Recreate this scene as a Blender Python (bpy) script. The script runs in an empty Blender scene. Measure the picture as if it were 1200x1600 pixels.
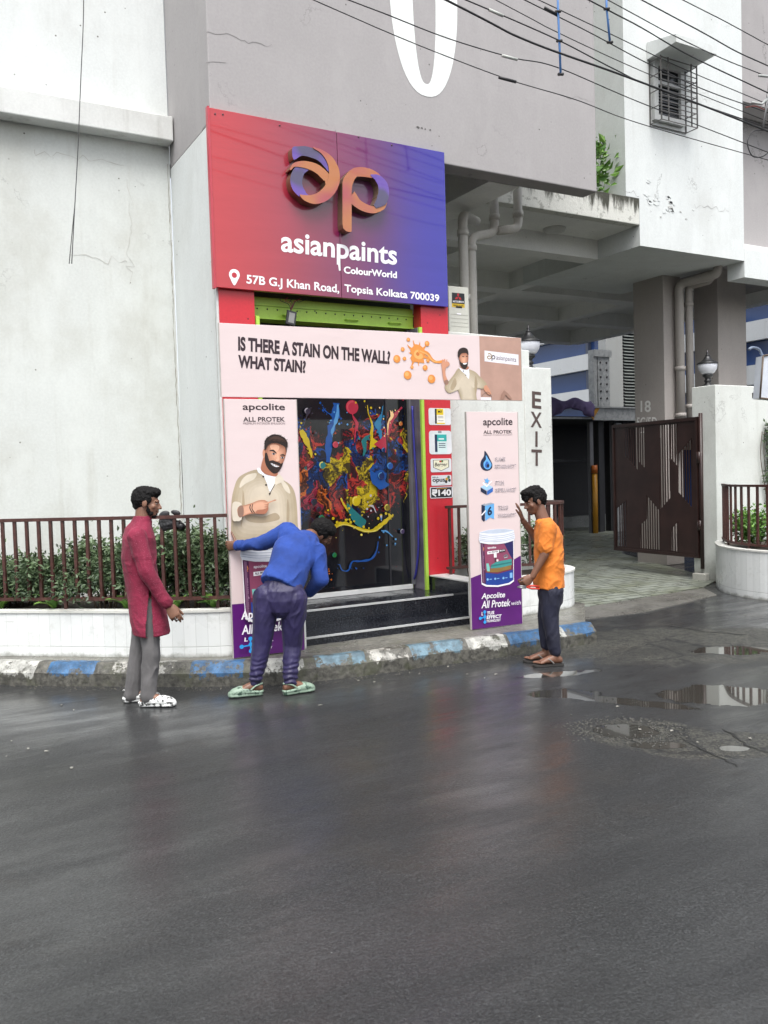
import bpy, bmesh, math, random
from math import sin, cos, pi, radians, sqrt, atan2, exp
from mathutils import Vector, Matrix, noise
from mathutils.geometry import tessellate_polygon
S = bpy.context.scene
C = S.collection
# ---------------------------------------------------------------- camera
cam_d = bpy.data.cameras.new("camera")
cam_d.sensor_fit = 'VERTICAL'; cam_d.sensor_height = 36.0; cam_d.lens = 30.15
cam_d.clip_start = 0.05; cam_d.clip_end = 400
cam = bpy.data.objects.new("camera", cam_d); C.objects.link(cam)
YAW, PITCH, ROLL = radians(29.5), radians(2.4), radians(1.7)
fw = Vector((sin(YAW)*cos(PITCH), cos(YAW)*cos(PITCH), -sin(PITCH)))
rt = Vector((cos(YAW), -sin(YAW), 0)); up = rt.cross(fw)
r2 = rt*cos(ROLL) - up*sin(ROLL); u2 = up*cos(ROLL) + rt*sin(ROLL)
M = Matrix((( r2.x, u2.x, -fw.x, 0), (r2.y, u2.y, -fw.y, 0), (r2.z, u2.z, -fw.z, 1.70), (0, 0, 0, 1)))
cam.matrix_world = M
S.camera = cam
# ---------------------------------------------------------------- light
SUN_EL, SUN_AZ = radians(62), radians(205)     # azimuth clockwise from +Y
w = bpy.data.worlds.new("World"); S.world = w; w.use_nodes = True
nt = w.node_tree; nt.nodes.clear()
sky = nt.nodes.new('ShaderNodeTexSky'); sky.sky_type = 'NISHITA'; sky.sun_disc = False
sky.sun_elevation = SUN_EL; sky.sun_rotation = SUN_AZ; sky.air_density = 1.0; sky.dust_density = 4.0; sky.ozone_density = 1.0
hs = nt.nodes.new('ShaderNodeHueSaturation'); hs.inputs['Saturation'].default_value = 0.32
bg = nt.nodes.new('ShaderNodeBackground'); bg.inputs['Strength'].default_value = 0.15
wo = nt.nodes.new('ShaderNodeOutputWorld')
nt.links.new(sky.outputs[0], hs.inputs['Color']); nt.links.new(hs.outputs[0], bg.inputs['Color']); nt.links.new(bg.outputs[0], wo.inputs['Surface'])
sl = bpy.data.lights.new("sun", 'SUN'); sl.energy = 1.3; sl.angle = radians(40); sl.color = (1, .995, .98)
so = bpy.data.objects.new("sun", sl); C.objects.link(so)
sd = Vector((sin(SUN_AZ)*cos(SUN_EL), cos(SUN_AZ)*cos(SUN_EL), sin(SUN_EL)))
so.rotation_euler = (-sd).to_track_quat('-Z', 'Y').to_euler(); so.location = sd*30
S.view_settings.view_transform = 'Standard'; S.view_settings.look = 'None'; S.view_settings.exposure = 1.05; S.view_settings.gamma = 1.0
S.cycles.max_bounces = 10; S.cycles.diffuse_bounces = 7; S.cycles.glossy_bounces = 4; S.cycles.transparent_max_bounces = 8
S.cycles.caustics_reflective = False; S.cycles.caustics_refractive = False

# ---------------------------------------------------------------- helpers
def lin(c):
    if isinstance(c, str):
        c = c.lstrip('#'); c = [int(c[i:i+2], 16)/255 for i in (0, 2, 4)]
        return tuple(((v+.055)/1.055)**2.4 if v > .04045 else v/12.92 for v in c)
    return tuple(c)
class N:
    """small node-building helper for one material"""
    def __init__(s, name):
        s.m = bpy.data.materials.new(name); s.m.use_nodes = True; s.t = s.m.node_tree
        s.b = s.t.nodes['Principled BSDF']; s._tc = None
    def tc(s, which='Object'):
        if s._tc is None: s._tc = s.t.nodes.new('ShaderNodeTexCoord')
        return s._tc.outputs[which]
    def set(s, sock, v):
        i = s.b.inputs[sock]
        if hasattr(v, 'is_linked'): s.t.links.new(v, i)
        else: i.default_value = (*v, 1) if isinstance(v, (tuple, list)) and len(v) == 3 and i.type == 'RGBA' else v
    def link(s, a, b):
        if hasattr(a, 'is_linked'): s.t.links.new(a, b)
        else: b.default_value = (*a, 1) if isinstance(a, (tuple, list)) and b.type == 'RGBA' else a
    def map(s, scale=(1, 1, 1), loc=(0, 0, 0), rot=(0, 0, 0), src=None):
        n = s.t.nodes.new('ShaderNodeMapping'); n.inputs['Scale'].default_value = scale; n.inputs['Location'].default_value = loc; n.inputs['Rotation'].default_value = rot
        s.t.links.new(src or s.tc(), n.inputs[0]); return n.outputs[0]
    def noise(s, scale=5, detail=4, rough=.55, vec=None, dist=0.0):
        n = s.t.nodes.new('ShaderNodeTexNoise'); n.inputs['Scale'].default_value = scale; n.inputs['Detail'].default_value = detail
        n.inputs['Roughness'].default_value = rough; n.inputs['Distortion'].default_value = dist
        s.t.links.new(vec or s.tc(), n.inputs['Vector']); return n.outputs['Fac']
    def voro(s, scale=5, vec=None, feature='F1', out='Distance'):
        n = s.t.nodes.new('ShaderNodeTexVoronoi'); n.feature = feature; n.inputs['Scale'].default_value = scale
        s.t.links.new(vec or s.tc(), n.inputs['Vector']); return n.outputs[out]
    def ramp(s, f, a, b, ca=(0, 0, 0), cb=(1, 1, 1)):
        n = s.t.nodes.new('ShaderNodeMapRange'); n.interpolation_type = 'SMOOTHSTEP'
        s.link(f, n.inputs['Value']); n.inputs['From Min'].default_value = a; n.inputs['From Max'].default_value = b
        n.inputs['To Min'].default_value = ca if isinstance(ca, (int, float)) else 0; n.inputs['To Max'].default_value = cb if isinstance(cb, (int, float)) else 1
        return n.outputs[0]
    def mix(s, f, a, b, mode='MIX'):
        n = s.t.nodes.new('ShaderNodeMix'); n.data_type = 'RGBA'; n.blend_type = mode
        s.link(f, n.inputs[0]); s.link(a, n.inputs[6]); s.link(b, n.inputs[7]); return n.outputs[2]
    def math(s, op, a, b=0.0):
        n = s.t.nodes.new('ShaderNodeMath'); n.operation = op; s.link(a, n.inputs[0]); s.link(b, n.inputs[1]); return n.outputs[0]
    def sep(s, v=None):
        n = s.t.nodes.new('ShaderNodeSeparateXYZ'); s.t.links.new(v or s.tc(), n.inputs[0]); return n.outputs
    def bump(s, h, strength=.3, dist=.01, prev=None):
        n = s.t.nodes.new('ShaderNodeBump'); n.inputs['Strength'].default_value = strength; n.inputs['Distance'].default_value = dist
        s.link(h, n.inputs['Height'])
        if prev is not None: s.t.links.new(prev, n.inputs['Normal'])
        s.t.links.new(n.outputs[0], s.b.inputs['Normal']); return n.outputs[0]
_flat = {}
def flat(c, rough=.45, coat=0.0, metal=0.0, name=None):
    """evenly coloured printed or painted material with a faint mottle"""
    k = (c if isinstance(c, str) else tuple(c), rough, coat, metal)
    if k in _flat: return _flat[k]
    n = N(name or 'paint'); col = lin(c)
    v = n.noise(6, 5, .6)
    n.set('Base Color', n.mix(n.ramp(v, .3, .75), tuple(x*.9 for x in col), tuple(min(1, x*1.06) for x in col)))
    n.set('Roughness', rough); n.set('Metallic', metal)
    if coat: n.set('Coat Weight', coat); n.set('Coat Roughness', .06)
    _flat[k] = n.m; return n.m
def plaster(name, col, stain=(.30, .29, .26), amt=.35, streak=.4, seed=0, rough=.8, bump=.25, cracks=.0, base_grime=None):
    n = N(name); col = lin(col)
    big = n.noise(.9, 6, .6, n.map(loc=(seed, seed*.7, 0)))
    run = n.noise(1.0, 5, .65, n.map(scale=(5, 5, .35), loc=(seed*2, 0, 0)))
    fine = n.noise(40, 5, .6)
    c = n.mix(n.ramp(fine, .25, .8), tuple(x*.93 for x in col), tuple(min(1, x*1.04) for x in col))
    c = n.mix(n.math('MULTIPLY', n.ramp(big, .46, .70), amt*.55), c, stain)
    c = n.mix(n.math('MULTIPLY', n.ramp(run, .52, .72), streak*.55), c, stain)
    brush = n.noise(1.0, 7, .72, n.map(scale=(2.4, 2.4, 1.2), loc=(seed*3, 4, 1)))
    c = n.mix(n.math('MULTIPLY', n.ramp(brush, .45, .66), .45), c, tuple(min(1, x*1.10) for x in col))
    pit = n.voro(7, n.map(loc=(seed, 3, 3)))
    c = n.mix(n.math('MULTIPLY', n.ramp(pit, .075, .045), n.ramp(n.noise(1.2, 2, .5), .5, .58)), c, tuple(x*.35 for x in stain))
    spk = n.noise(14, 3, .5, n.map(loc=(3+seed, 1, 2)))
    c = n.mix(n.math('MULTIPLY', n.ramp(spk, .73, .77), .5), c, stain)
    if cracks:
        wv = n.voro(.55, n.map(loc=(seed, 2, 5), src=None), 'DISTANCE_TO_EDGE')
        dn = n.noise(3, 5, .7)
        vv = n.math('ADD', wv, n.math('MULTIPLY', n.math('SUBTRACT', dn, .5), .25))
        cm = n.math('MULTIPLY', n.ramp(n.math('ABSOLUTE', vv), .006, 0.0), n.ramp(n.noise(.8, 2, .5, n.map(loc=(9, seed, 1))), .5, .62))
        c = n.mix(n.math('MULTIPLY', cm, cracks), c, (.16, .155, .15))
    if base_grime is not None:
        z0, z1 = base_grime
        zz = n.sep()[2]
        g = n.math('MULTIPLY', n.ramp(n.math('ADD', zz, n.math('MULTIPLY', n.math('SUBTRACT', n.noise(7, 5, .7), .5), .35)), z1, z0), .75)
        c = n.mix(g, c, (.12, .115, .095))
    n.set('Base Color', c); n.set('Roughness', rough)
    b1 = n.bump(n.noise(3.5, 6, .6), bump*.8, .02); n.bump(n.noise(120, 3, .6), bump*.5, .004, b1)
    return n.m
def mesh(name, vs, fs, mats, parent=None, fm=None, smooth=False):
    me = bpy.data.meshes.new(name); me.from_pydata([tuple(v) for v in vs], [], fs); me.update()
    for m in (mats if isinstance(mats, (list, tuple)) else [mats]): me.materials.append(m)
    if fm: me.polygons.foreach_set('material_index', fm)
    if smooth: me.polygons.foreach_set('use_smooth', [True]*len(me.polygons))
    o = bpy.data.objects.new(name, me); C.objects.link(o)
    if parent is not None: o.parent = parent
    return o
def empty(name, loc=(0, 0, 0), rz=0.0, label=None, cat=None, group=None):
    o = bpy.data.objects.new(name, None); C.objects.link(o); o.location = loc; o.rotation_euler = (0, 0, rz); o.empty_display_size = .1
    return tag(o, label, cat, group)
def tag(o, label=None, cat=None, group=None, kind=None):
    if label: o['label'] = label
    if cat: o['category'] = cat
    if group: o['group'] = group
    if kind: o['kind'] = kind
    return o
class B:
    """collects shapes into one bmesh"""
    def __init__(s): s.bm = bmesh.new(); s.mi = 0
    def _done(s, fs):
        for f in fs: f.material_index = s.mi
    def box(s, x0, x1, y0, y1, z0, z1, bev=0.0):
        vs = [s.bm.verts.new(p) for p in ((x0, y0, z0), (x1, y0, z0), (x1, y1, z0), (x0, y1, z0), (x0, y0, z1), (x1, y0, z1), (x1, y1, z1), (x0, y1, z1))]
        fs = [s.bm.faces.new([vs[i] for i in q]) for q in ((3, 2, 1, 0), (4, 5, 6, 7), (0, 1, 5, 4), (1, 2, 6, 5), (2, 3, 7, 6), (3, 0, 4, 7))]
        if bev:
            old = set(s.bm.faces)-set(fs)
            bmesh.ops.bevel(s.bm, geom=list(set(e for f in fs for e in f.edges)), offset=bev, segments=2, affect='EDGES', profile=.6)
            fs = [f for f in s.bm.faces if f not in old]
        s._done(fs); return s
    def prism(s, pts, d0, d1, axis='z'):
        """extrude a 2D outline; axis z: pts (x,y); axis y: pts (x,z); axis x: pts (y,z)"""
        def P(p, d): return (p[0], p[1], d) if axis == 'z' else (p[0], d, p[1]) if axis == 'y' else (d, p[0], p[1])
        n = len(pts); a = [s.bm.verts.new(P(p, d0)) for p in pts]; b = [s.bm.verts.new(P(p, d1)) for p in pts]
        fs = [s.bm.faces.new([a[i], a[(i+1) % n], b[(i+1) % n], b[i]]) for i in range(n)]
        tri = tessellate_polygon([[Vector((p[0], p[1], 0)) for p in pts]])
        for t in tri:
            try: fs.append(s.bm.faces.new([a[i] for i in t])); fs.append(s.bm.faces.new([b[i] for i in reversed(t)]))
            except ValueError: pass
        s._done(fs); return s
    def tube(s, pts, r, seg=8, cap=True, closed=False):
        pts = [Vector(p) for p in pts]; n = len(pts); rs = r if isinstance(r, (list, tuple)) else [r]*n
        rings = []; prev = None
        for i, p in enumerate(pts):
            if closed: d = pts[(i+1) % n]-pts[i-1]
            else: d = (pts[min(i+1, n-1)]-pts[max(i-1, 0)])
            d = d.normalized() if d.length > 1e-9 else Vector((0, 0, 1))
            if prev is None: a = d.orthogonal().normalized()
            else:
                a = prev-d*prev.dot(d); a = a.normalized() if a.length > 1e-6 else d.orthogonal().normalized()
            prev = a; b = d.cross(a)
            rings.append([s.bm.verts.new(p+(a*cos(2*pi*k/seg)+b*sin(2*pi*k/seg))*rs[i]) for k in range(seg)])
        fs = []
        for i in range(n if closed else n-1):
            A, Bq = rings[i], rings[(i+1) % n]
            for k in range(seg): fs.append(s.bm.faces.new([A[k], A[(k+1) % seg], Bq[(k+1) % seg], Bq[k]]))
        if cap and not closed:
            fs.append(s.bm.faces.new(list(reversed(rings[0])))); fs.append(s.bm.faces.new(rings[-1]))
        for f in fs: f.smooth = seg > 4
        s._done(fs); return s
    def bar(s, p, q, w, h=None, upv=(0, 0, 1)):
        """square section bar"""
        p, q = Vector(p), Vector(q); h = h or w; d = (q-p).normalized(); u = Vector(upv)
        if abs(d.dot(u)) > .95: u = Vector((0, 1, 0))
        a = d.cross(u).normalized()*w/2; b = d.cross(a).normalized()*h/2
        vs = [s.bm.verts.new(c) for c in (p-a-b, p+a-b, p+a+b, p-a+b, q-a-b, q+a-b, q+a+b, q-a+b)]
        fs = [s.bm.faces.new([vs[i] for i in qd]) for qd in ((3, 2, 1, 0), (4, 5, 6, 7), (0, 1, 5, 4), (1, 2, 6, 5), (2, 3, 7, 6), (3, 0, 4, 7))]
        s._done(fs); return s
    def lathe(s, prof, c=(0, 0, 0), seg=24):
        c = Vector(c); rings = [[s.bm.verts.new(c+Vector((r*cos(2*pi*k/seg), r*sin(2*pi*k/seg), z))) for k in range(seg)] for r, z in prof]
        fs = []
        for A, Bq in zip(rings, rings[1:]):
            for k in range(seg): fs.append(s.bm.faces.new([A[k], A[(k+1) % seg], Bq[(k+1) % seg], Bq[k]]))
        fs.append(s.bm.faces.new(list(reversed(rings[0])))); fs.append(s.bm.faces.new(rings[-1]))
        for f in fs: f.smooth = True
        s._done(fs); return s
    def ell(s, c, ax, seg=16, rings=10):
        """ellipsoid; ax = three axis vectors or radii"""
        c = Vector(c); ax = [Vector(a) if hasattr(a, '__len__') else Vector([a if i == j else 0 for j in range(3)]) for i, a in enumerate(ax)]
        top = s.bm.verts.new(c+ax[2]); bot = s.bm.verts.new(c-ax[2]); R = []
        for j in range(1, rings):
            t = pi*j/rings; R.append([s.bm.verts.new(c+ax[2]*cos(t)+(ax[0]*cos(2*pi*k/seg)+ax[1]*sin(2*pi*k/seg))*sin(t)) for k in range(seg)])
        fs = []
        for k in range(seg):
            fs.append(s.bm.faces.new([top, R[0][k], R[0][(k+1) % seg]])); fs.append(s.bm.faces.new([bot, R[-1][(k+1) % seg], R[-1][k]]))
        for A, Bq in zip(R, R[1:]):
            for k in range(seg): fs.append(s.bm.faces.new([A[k], Bq[k], Bq[(k+1) % seg], A[(k+1) % seg]]))
        for f in fs: f.smooth = True
        s._done(fs); return s
    def cone(s, p, r0, q, r1, seg=14):
        s.tube([p, q], [r0, r1], seg); s.ell(p, (r0, r0, r0), 14, 8); s.ell(q, (r1, r1, r1), 14, 8); return s
    def chain(s, pts, rs):
        for i in range(len(pts)-1): s.cone(pts[i], rs[i], pts[i+1], rs[i+1])
        return s
    def loft(s, secs, seg=28, power=2.0):
        """secs: (centre, axis vector a, axis vector b)"""
        rings = []
        for c, a, b in secs:
            c, a, b = Vector(c), Vector(a), Vector(b); R = []
            for k in range(seg):
                t = 2*pi*k/seg; ct, st = cos(t), sin(t)
                R.append(s.bm.verts.new(c+a*math.copysign(abs(ct)**(2/power), ct)+b*math.copysign(abs(st)**(2/power), st)))
            rings.append(R)
        fs = []
        for A, Bq in zip(rings, rings[1:]):
            for k in range(seg): fs.append(s.bm.faces.new([A[k], A[(k+1) % seg], Bq[(k+1) % seg], Bq[k]]))
        fs.append(s.bm.faces.new(list(reversed(rings[0])))); fs.append(s.bm.faces.new(rings[-1]))
        for f in fs: f.smooth = True
        s._done(fs); return s
    def build(s, name, mats, parent=None, off=(0, 0, 0), smooth=None):
        bm = s.bm
        if any(off): bmesh.ops.translate(bm, verts=bm.verts, vec=off)
        bmesh.ops.recalc_face_normals(bm, faces=bm.faces)
        me = bpy.data.meshes.new(name); bm.to_mesh(me); bm.free()
        for m in (mats if isinstance(mats, (list, tuple)) else [mats]): me.materials.append(m)
        if smooth is not None: me.polygons.foreach_set('use_smooth', [smooth]*len(me.polygons))
        o = bpy.data.objects.new(name, me); C.objects.link(o)
        if parent is not None: o.parent = parent
        return o
def bevel(o, w=.006, seg=2):
    m = o.modifiers.new('bevel', 'BEVEL'); m.width = w; m.segments = seg; m.limit_method = 'ANGLE'; return o
def spline(pts, n=8, closed=True):
    """Catmull-Rom through 2D or 3D points"""
    P = [Vector(p) for p in pts]; m = len(P); out = []
    rng = range(m) if closed else range(m-1)
    for i in rng:
        p0 = P[(i-1) % m] if closed or i > 0 else P[0]*2-P[1]
        p1, p2 = P[i], P[(i+1) % m]
        p3 = P[(i+2) % m] if closed or i+2 < m else P[-1]*2-P[-2]
        for k in range(n):
            t = k/n; out.append(.5*((2*p1)+(p2-p0)*t+(2*p0-5*p1+4*p2-p3)*t*t+(3*p1-p0-3*p2+p3)*t**3))
    if not closed: out.append(P[-1].copy())
    return out
def stroke(pts, ws, n=6):
    """2D ribbon outline round an open spline with widths"""
    sp = spline(pts, n, False); m = len(sp); L = []; R = []
    for i, p in enumerate(sp):
        d = sp[min(i+1, m-1)]-sp[max(i-1, 0)]; d = d.normalized(); nn = Vector((-d.y, d.x))
        f = i/(m-1)*(len(ws)-1); j = min(int(f), len(ws)-2); wd = ws[j]+(ws[j+1]-ws[j])*(f-j)
        L.append(p+nn*wd/2); R.append(p-nn*wd/2)
    return L+R[::-1]
_txt = {}
def text_tris(body, bold=0.0, shear=0.0):
    k = (body, bold, shear)
    if k in _txt: return _txt[k]
    cu = bpy.data.curves.new('lettering', 'FONT'); cu.body = body; cu.size = 1; cu.offset = bold; cu.shear = shear; cu.resolution_u = 4; cu.fill_mode = 'FRONT'
    o = bpy.data.objects.new('lettering', cu); C.objects.link(o)
    bpy.context.view_layer.update()
    me = bpy.data.meshes.new_from_object(o.evaluated_get(bpy.context.evaluated_depsgraph_get()))
    vs = [(v.co.x, v.co.y) for v in me.vertices]; fs = [tuple(p.vertices) for p in me.polygons]
    bpy.data.objects.remove(o); bpy.data.curves.remove(cu); bpy.data.meshes.remove(me)
    _txt[k] = (vs, fs); return vs, fs
class Art:
    """flat print: coloured shapes a hair's breadth proud of one another on a vertical face.
    to3(a, b, d): 2D position on the face and distance in front of it -> 3D"""
    def __init__(s, to3, step=.0007): s.to3 = to3; s.step = step; s.vs = []; s.fs = []; s.fm = []; s.mats = []; s.L = 1
    clip = None
    def cut(s, name, parent):
        o = s.build(name, parent); s.vs = []; s.fs = []; s.fm = []; s.mats = []; return o
    def mi(s, m):
        if m not in s.mats: s.mats.append(m)
        return s.mats.index(m)
    def poly(s, pts, m, smooth=0, layer=None):
        if smooth: pts = spline(pts, smooth)
        s.L += .25
        d = (layer if layer is not None else s.L)*s.step; k = len(s.vs)
        P = [Vector((p[0], p[1], 0)) for p in pts]
        if s.clip:
            for p in P: p.x = min(max(p.x, s.clip[0]), s.clip[1]); p.y = min(max(p.y, s.clip[2]), s.clip[3])
        s.vs += [s.to3(p.x, p.y, d) for p in P]; q = s.mi(m)
        for t in tessellate_polygon([P]):
            a, b, c = [P[i] for i in t]; cr = (b-a).cross(c-a).z
            if abs(cr) < 1e-12: continue
            s.fs.append(tuple(k+i for i in (t if cr > 0 else t[::-1]))); s.fm.append(q)
    def soft(s, pts, ca, cb, steps=6, centre=(0, 0), reach=.75, sm=4):
        """printed tone running from ca at the outline to cb inside"""
        P = [Vector(p) for p in spline(pts, sm)]; c = Vector(centre) if centre != (0, 0) else sum(P, Vector((0, 0)))/len(P); A, Z = lin(ca), lin(cb)
        for k in range(steps):
            t = k/(steps-1) if steps > 1 else 0; f = 1-reach*t; m = flat(tuple(round(a+(z-a)*t, 3) for a, z in zip(A, Z)), .4)
            s.L -= .15; s.poly([c+(p-c)*f for p in P], m)
    def disc(s, c, r, m, ry=None, n=24, layer=None):
        ry = ry or r; s.poly([(c[0]+r*cos(2*pi*i/n), c[1]+ry*sin(2*pi*i/n)) for i in range(n)], m, 0, layer)
    def rect(s, x0, z0, x1, z1, m, r=0.0):
        if r:
            pts = []
            for cx, cz, a0 in ((x1-r, z1-r, 0), (x0+r, z1-r, 90), (x0+r, z0+r, 180), (x1-r, z0+r, 270)):
                pts += [(cx+r*cos(radians(a0+t)), cz+r*sin(radians(a0+t))) for t in (0, 30, 60, 90)]
        else: pts = [(x0, z0), (x1, z0), (x1, z1), (x0, z1)]
        s.poly(pts, m)
    def line(s, pts, ws, m, n=6): s.poly(stroke(pts, ws if isinstance(ws, (list, tuple)) else [ws, ws], n), m)
    def text(s, body, box, m, bold=0.0, shear=0.0, layer=None):
        """box: bottom-left, bottom-right, top-left corners of the lettering"""
        vs, fs = text_tris(body, bold, shear); s.L += .25; d = (layer if layer is not None else s.L)*s.step
        x0 = min(v[0] for v in vs); x1 = max(v[0] for v in vs); y0 = min(v[1] for v in vs); y1 = max(v[1] for v in vs)
        o = Vector(box[0][:2]); e = Vector(box[1][:2])-o; f = Vector(box[2][:2])-o; k = len(s.vs); q = s.mi(m)
        for v in vs:
            p = o+e*((v[0]-x0)/(x1-x0))+f*((v[1]-y0)/(y1-y0)); s.vs.append(s.to3(p.x, p.y, d))
        for t in fs: s.fs.append(tuple(k+i for i in t)); s.fm.append(q)
    def build(s, name, parent=None):
        return mesh(name, s.vs, s.fs, s.mats, parent, s.fm)
def onY(y, sx=0, sz=0):
    return lambda a, b, d: (a-sx, y-d, b-sz)
rnd = random.Random(7)

# ---------------------------------------------------------------- materials of the setting
M_WHITE = plaster('white_plaster', (.645, .67, .658), stain=(.40, .39, .35), amt=.35, streak=.30, seed=1, cracks=.5)
M_WALL = plaster('aged_white_plaster', (.595, .618, .592), stain=(.36, .35, .29), amt=.65, streak=.5, seed=4, cracks=.35)
M_WHITE2 = plaster('boundary_plaster', (.63, .65, .615), stain=(.30, .29, .25), amt=.4, streak=.35, seed=7, cracks=.4, base_grime=(.0, .45))
M_GREY = plaster('grey_painted_plaster', (.355, .338, .336), stain=(.25, .24, .235), amt=.35, streak=.22, seed=2, cracks=.8)
M_OLIVE = plaster('olive_grey_plaster', (.34, .345, .30), stain=(.2, .2, .17), amt=.5, streak=.5, seed=3)
M_SOFFIT = plaster('soffit_paint', (.80, .80, .775), stain=(.33, .33, .31), amt=.25, streak=.1, seed=5)
M_COL = plaster('taupe_column_paint', (.40, .365, .34), stain=(.2, .19, .175), amt=.3, streak=.2, seed=6)
M_PIPE = plaster('old_pvc_pipe', (.56, .54, .49), stain=(.30, .28, .25), amt=.4, streak=.4, seed=8, rough=.5, bump=.08)
M_PIPEG = plaster('taupe_painted_pipe', (.40, .37, .34), stain=(.2, .19, .175), amt=.4, streak=.4, seed=8, rough=.5, bump=.08)
M_BLACK = flat((.012, .012, .013), .5)
def stained_slab():
    n = N('rain_stained_slab'); col = (.62, .62, .57)
    z = n.sep()[2]
    run = n.noise(1.0, 6, .7, n.map(scale=(7, 7, .8)))
    m = n.ramp(n.math('ADD', run, n.math('MULTIPLY', n.math('SUBTRACT', z, 5.47), .9)), .50, .66)
    blot = n.ramp(n.noise(9, 5, .7), .56, .62)
    c = n.mix(m, col, (.055, .055, .042)); c = n.mix(n.math('MULTIPLY', blot, .45), c, (.10, .10, .075))
    n.set('Base Color', c); n.set('Roughness', .9); n.bump(n.noise(20, 6, .7), .5, .02); return n.m
M_SLAB = stained_slab()
def road_mat():
    n = N('wet_asphalt'); P = n.tc()
    x, y, z = n.sep(P)
    grit = n.noise(85, 4, .7, P); grit2 = n.voro(60, P)
    big = n.noise(.55, 5, .6, n.map(rot=(0, 0, -.35), scale=(1, 2.2, 1)))
    swirl = n.noise(1.0, 6, .6, n.map(rot=(0, 0, -.30), scale=(1.1, 8, 1)), dist=.6)
    chip = n.noise(46, 2, .5, n.map(loc=(4, 2, 0)))
    # how near the kerb (wetter, smoother)
    near = n.ramp(y, 2.6, 5.6)
    c = n.mix(n.ramp(grit, .3, .75), (.009, .009, .009), (.050, .050, .049))
    c = n.mix(n.math('MULTIPLY', n.ramp(big, .45, .68), .35), c, (.050, .049, .047))
    c = n.mix(n.math('MULTIPLY', n.ramp(swirl, .50, .68), .45), c, (.068, .067, .065))
    c = n.mix(n.ramp(chip, .765, .79), c, (.42, .41, .37))
    gut = n.math('MULTIPLY', n.ramp(n.noise(2.6, 6, .65), .50, .66), n.ramp(x, 5.0, 6.6))
    c = n.mix(n.math('MULTIPLY', gut, .55), c, (.14, .13, .105))
    wobb = n.math('MULTIPLY', n.math('SUBTRACT', n.noise(3.0, 6, .7, P), .5), 1.3)
    def ellipse(cx, cy, a, b, rot, soft=.35):
        d = n.map(loc=(0, 0, 0), src=n.map(loc=(-cx, -cy, 0), src=P))
        mp = n.t.nodes.new('ShaderNodeMapping'); mp.vector_type = 'TEXTURE'; mp.inputs['Location'].default_value = (cx, cy, 0); mp.inputs['Rotation'].default_value = (0, 0, rot); mp.inputs['Scale'].default_value = (a, b, 1)
        n.t.links.new(P, mp.inputs[0]); sx, sy, _ = n.sep(mp.outputs[0])
        r = n.math('SQRT', n.math('ADD', n.math('MULTIPLY', sx, sx), n.math('MULTIPLY', sy, sy)))
        return n.ramp(r, 1.0+soft, 1.0-soft)
    wob = n.math('MULTIPLY', n.math('SUBTRACT', n.noise(4.2, 7, .68, P), .5), 2.3)
    zone = n.ramp(n.math('ADD', n.math('MAXIMUM', ellipse(4.1, 3.92, .42, .32, -.6, .3), n.math('MAXIMUM', n.math('MULTIPLY', ellipse(6.6, 5.7, 2.0, .95, -.5, .5), .85), ellipse(4.3, 3.50, .55, .26, -.5, .3))), wobb), .42, .75)
    c = n.mix(n.math('MULTIPLY', zone, .8), c, n.mix(n.ramp(n.math('ADD', n.math('MULTIPLY', n.noise(14, 6, .8), .7), n.math('MULTIPLY', n.voro(70, P, 'F1', 'Color'), .3)), .36, .60), (.018, .017, .014), (.185, .172, .130)))
    ck = n.math('ABSOLUTE', n.math('ADD', n.voro(1.3, n.map(loc=(1, 4, 0)), 'DISTANCE_TO_EDGE'), n.math('MULTIPLY', n.math('SUBTRACT', n.noise(5, 5, .7), .5), .16)))
    c = n.mix(n.math('MULTIPLY', zone, n.ramp(ck, .016, .004)), c, (.012, .012, .010))
    pud = None
    for e in PUDDLES:
        m = ellipse(*e); pud = m if pud is None else n.math('MAXIMUM', pud, m)
    wet = n.ramp(n.math('ADD', pud, wob), .50, .60)
    film = n.math('MULTIPLY', n.ramp(n.noise(.9, 6, .65, n.map(rot=(0, 0, -.3), scale=(1, 3, 1), loc=(2, 5, 0))), .44, .66), near)
    stone = n.voro(150, P, 'F1', 'Color'); sr, sg_, _s = n.sep(stone)
    c = n.mix(n.math('MULTIPLY', n.ramp(sr, .35, 1.0), .75), c, (.068, .068, .067)); c = n.mix(n.math('MULTIPLY', n.ramp(sg_, .5, 1.0), .75), c, (.008, .008, .008))
    blot = n.noise(.8, 6, .65, n.map(rot=(0, 0, -.3), scale=(1, 2.6, 1), loc=(7, 1, 0)))
    c = n.mix(n.math('MULTIPLY', n.ramp(blot, .40, .62), .45), c, (.020, .020, .020))
    brn = n.ramp(n.noise(1.1, 4, .6, n.map(loc=(3, 8, 0))), .55, .72)
    c = n.mix(n.math('MULTIPLY', brn, .16), c, (.070, .052, .035))
    c = n.mix(1.0, c, (.82, .86, .90), 'MULTIPLY'); c = n.mix(wet, c, (.040, .038, .033))
    n.set('Base Color', c); n.set('Roughness', n.math('SUBTRACT', .62, n.math('MULTIPLY', wet, .55))); n.set('Specular IOR Level', .4)
    dry = n.math('SUBTRACT', 1.0, wet)
    fm2 = n.ramp(n.noise(1.3, 6, .66, n.map(rot=(0, 0, -.3), scale=(.8, 3.2, 1), loc=(2, 5, 0))), .36, .64)
    dz = n.math('MULTIPLY', n.math('SUBTRACT', 1.0, n.math('MULTIPLY', zone, .75)), 1.0)
    n.set('Coat Weight', n.math('MAXIMUM', wet, n.math('MULTIPLY', dz, n.math('ADD', .45, n.math('MULTIPLY', fm2, .55))))); n.set('Coat IOR', 1.38)
    cr_ = n.math('SUBTRACT', .27, n.math('ADD', n.math('MULTIPLY', fm2, .10), n.math('MULTIPLY', near, .10)))
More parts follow.
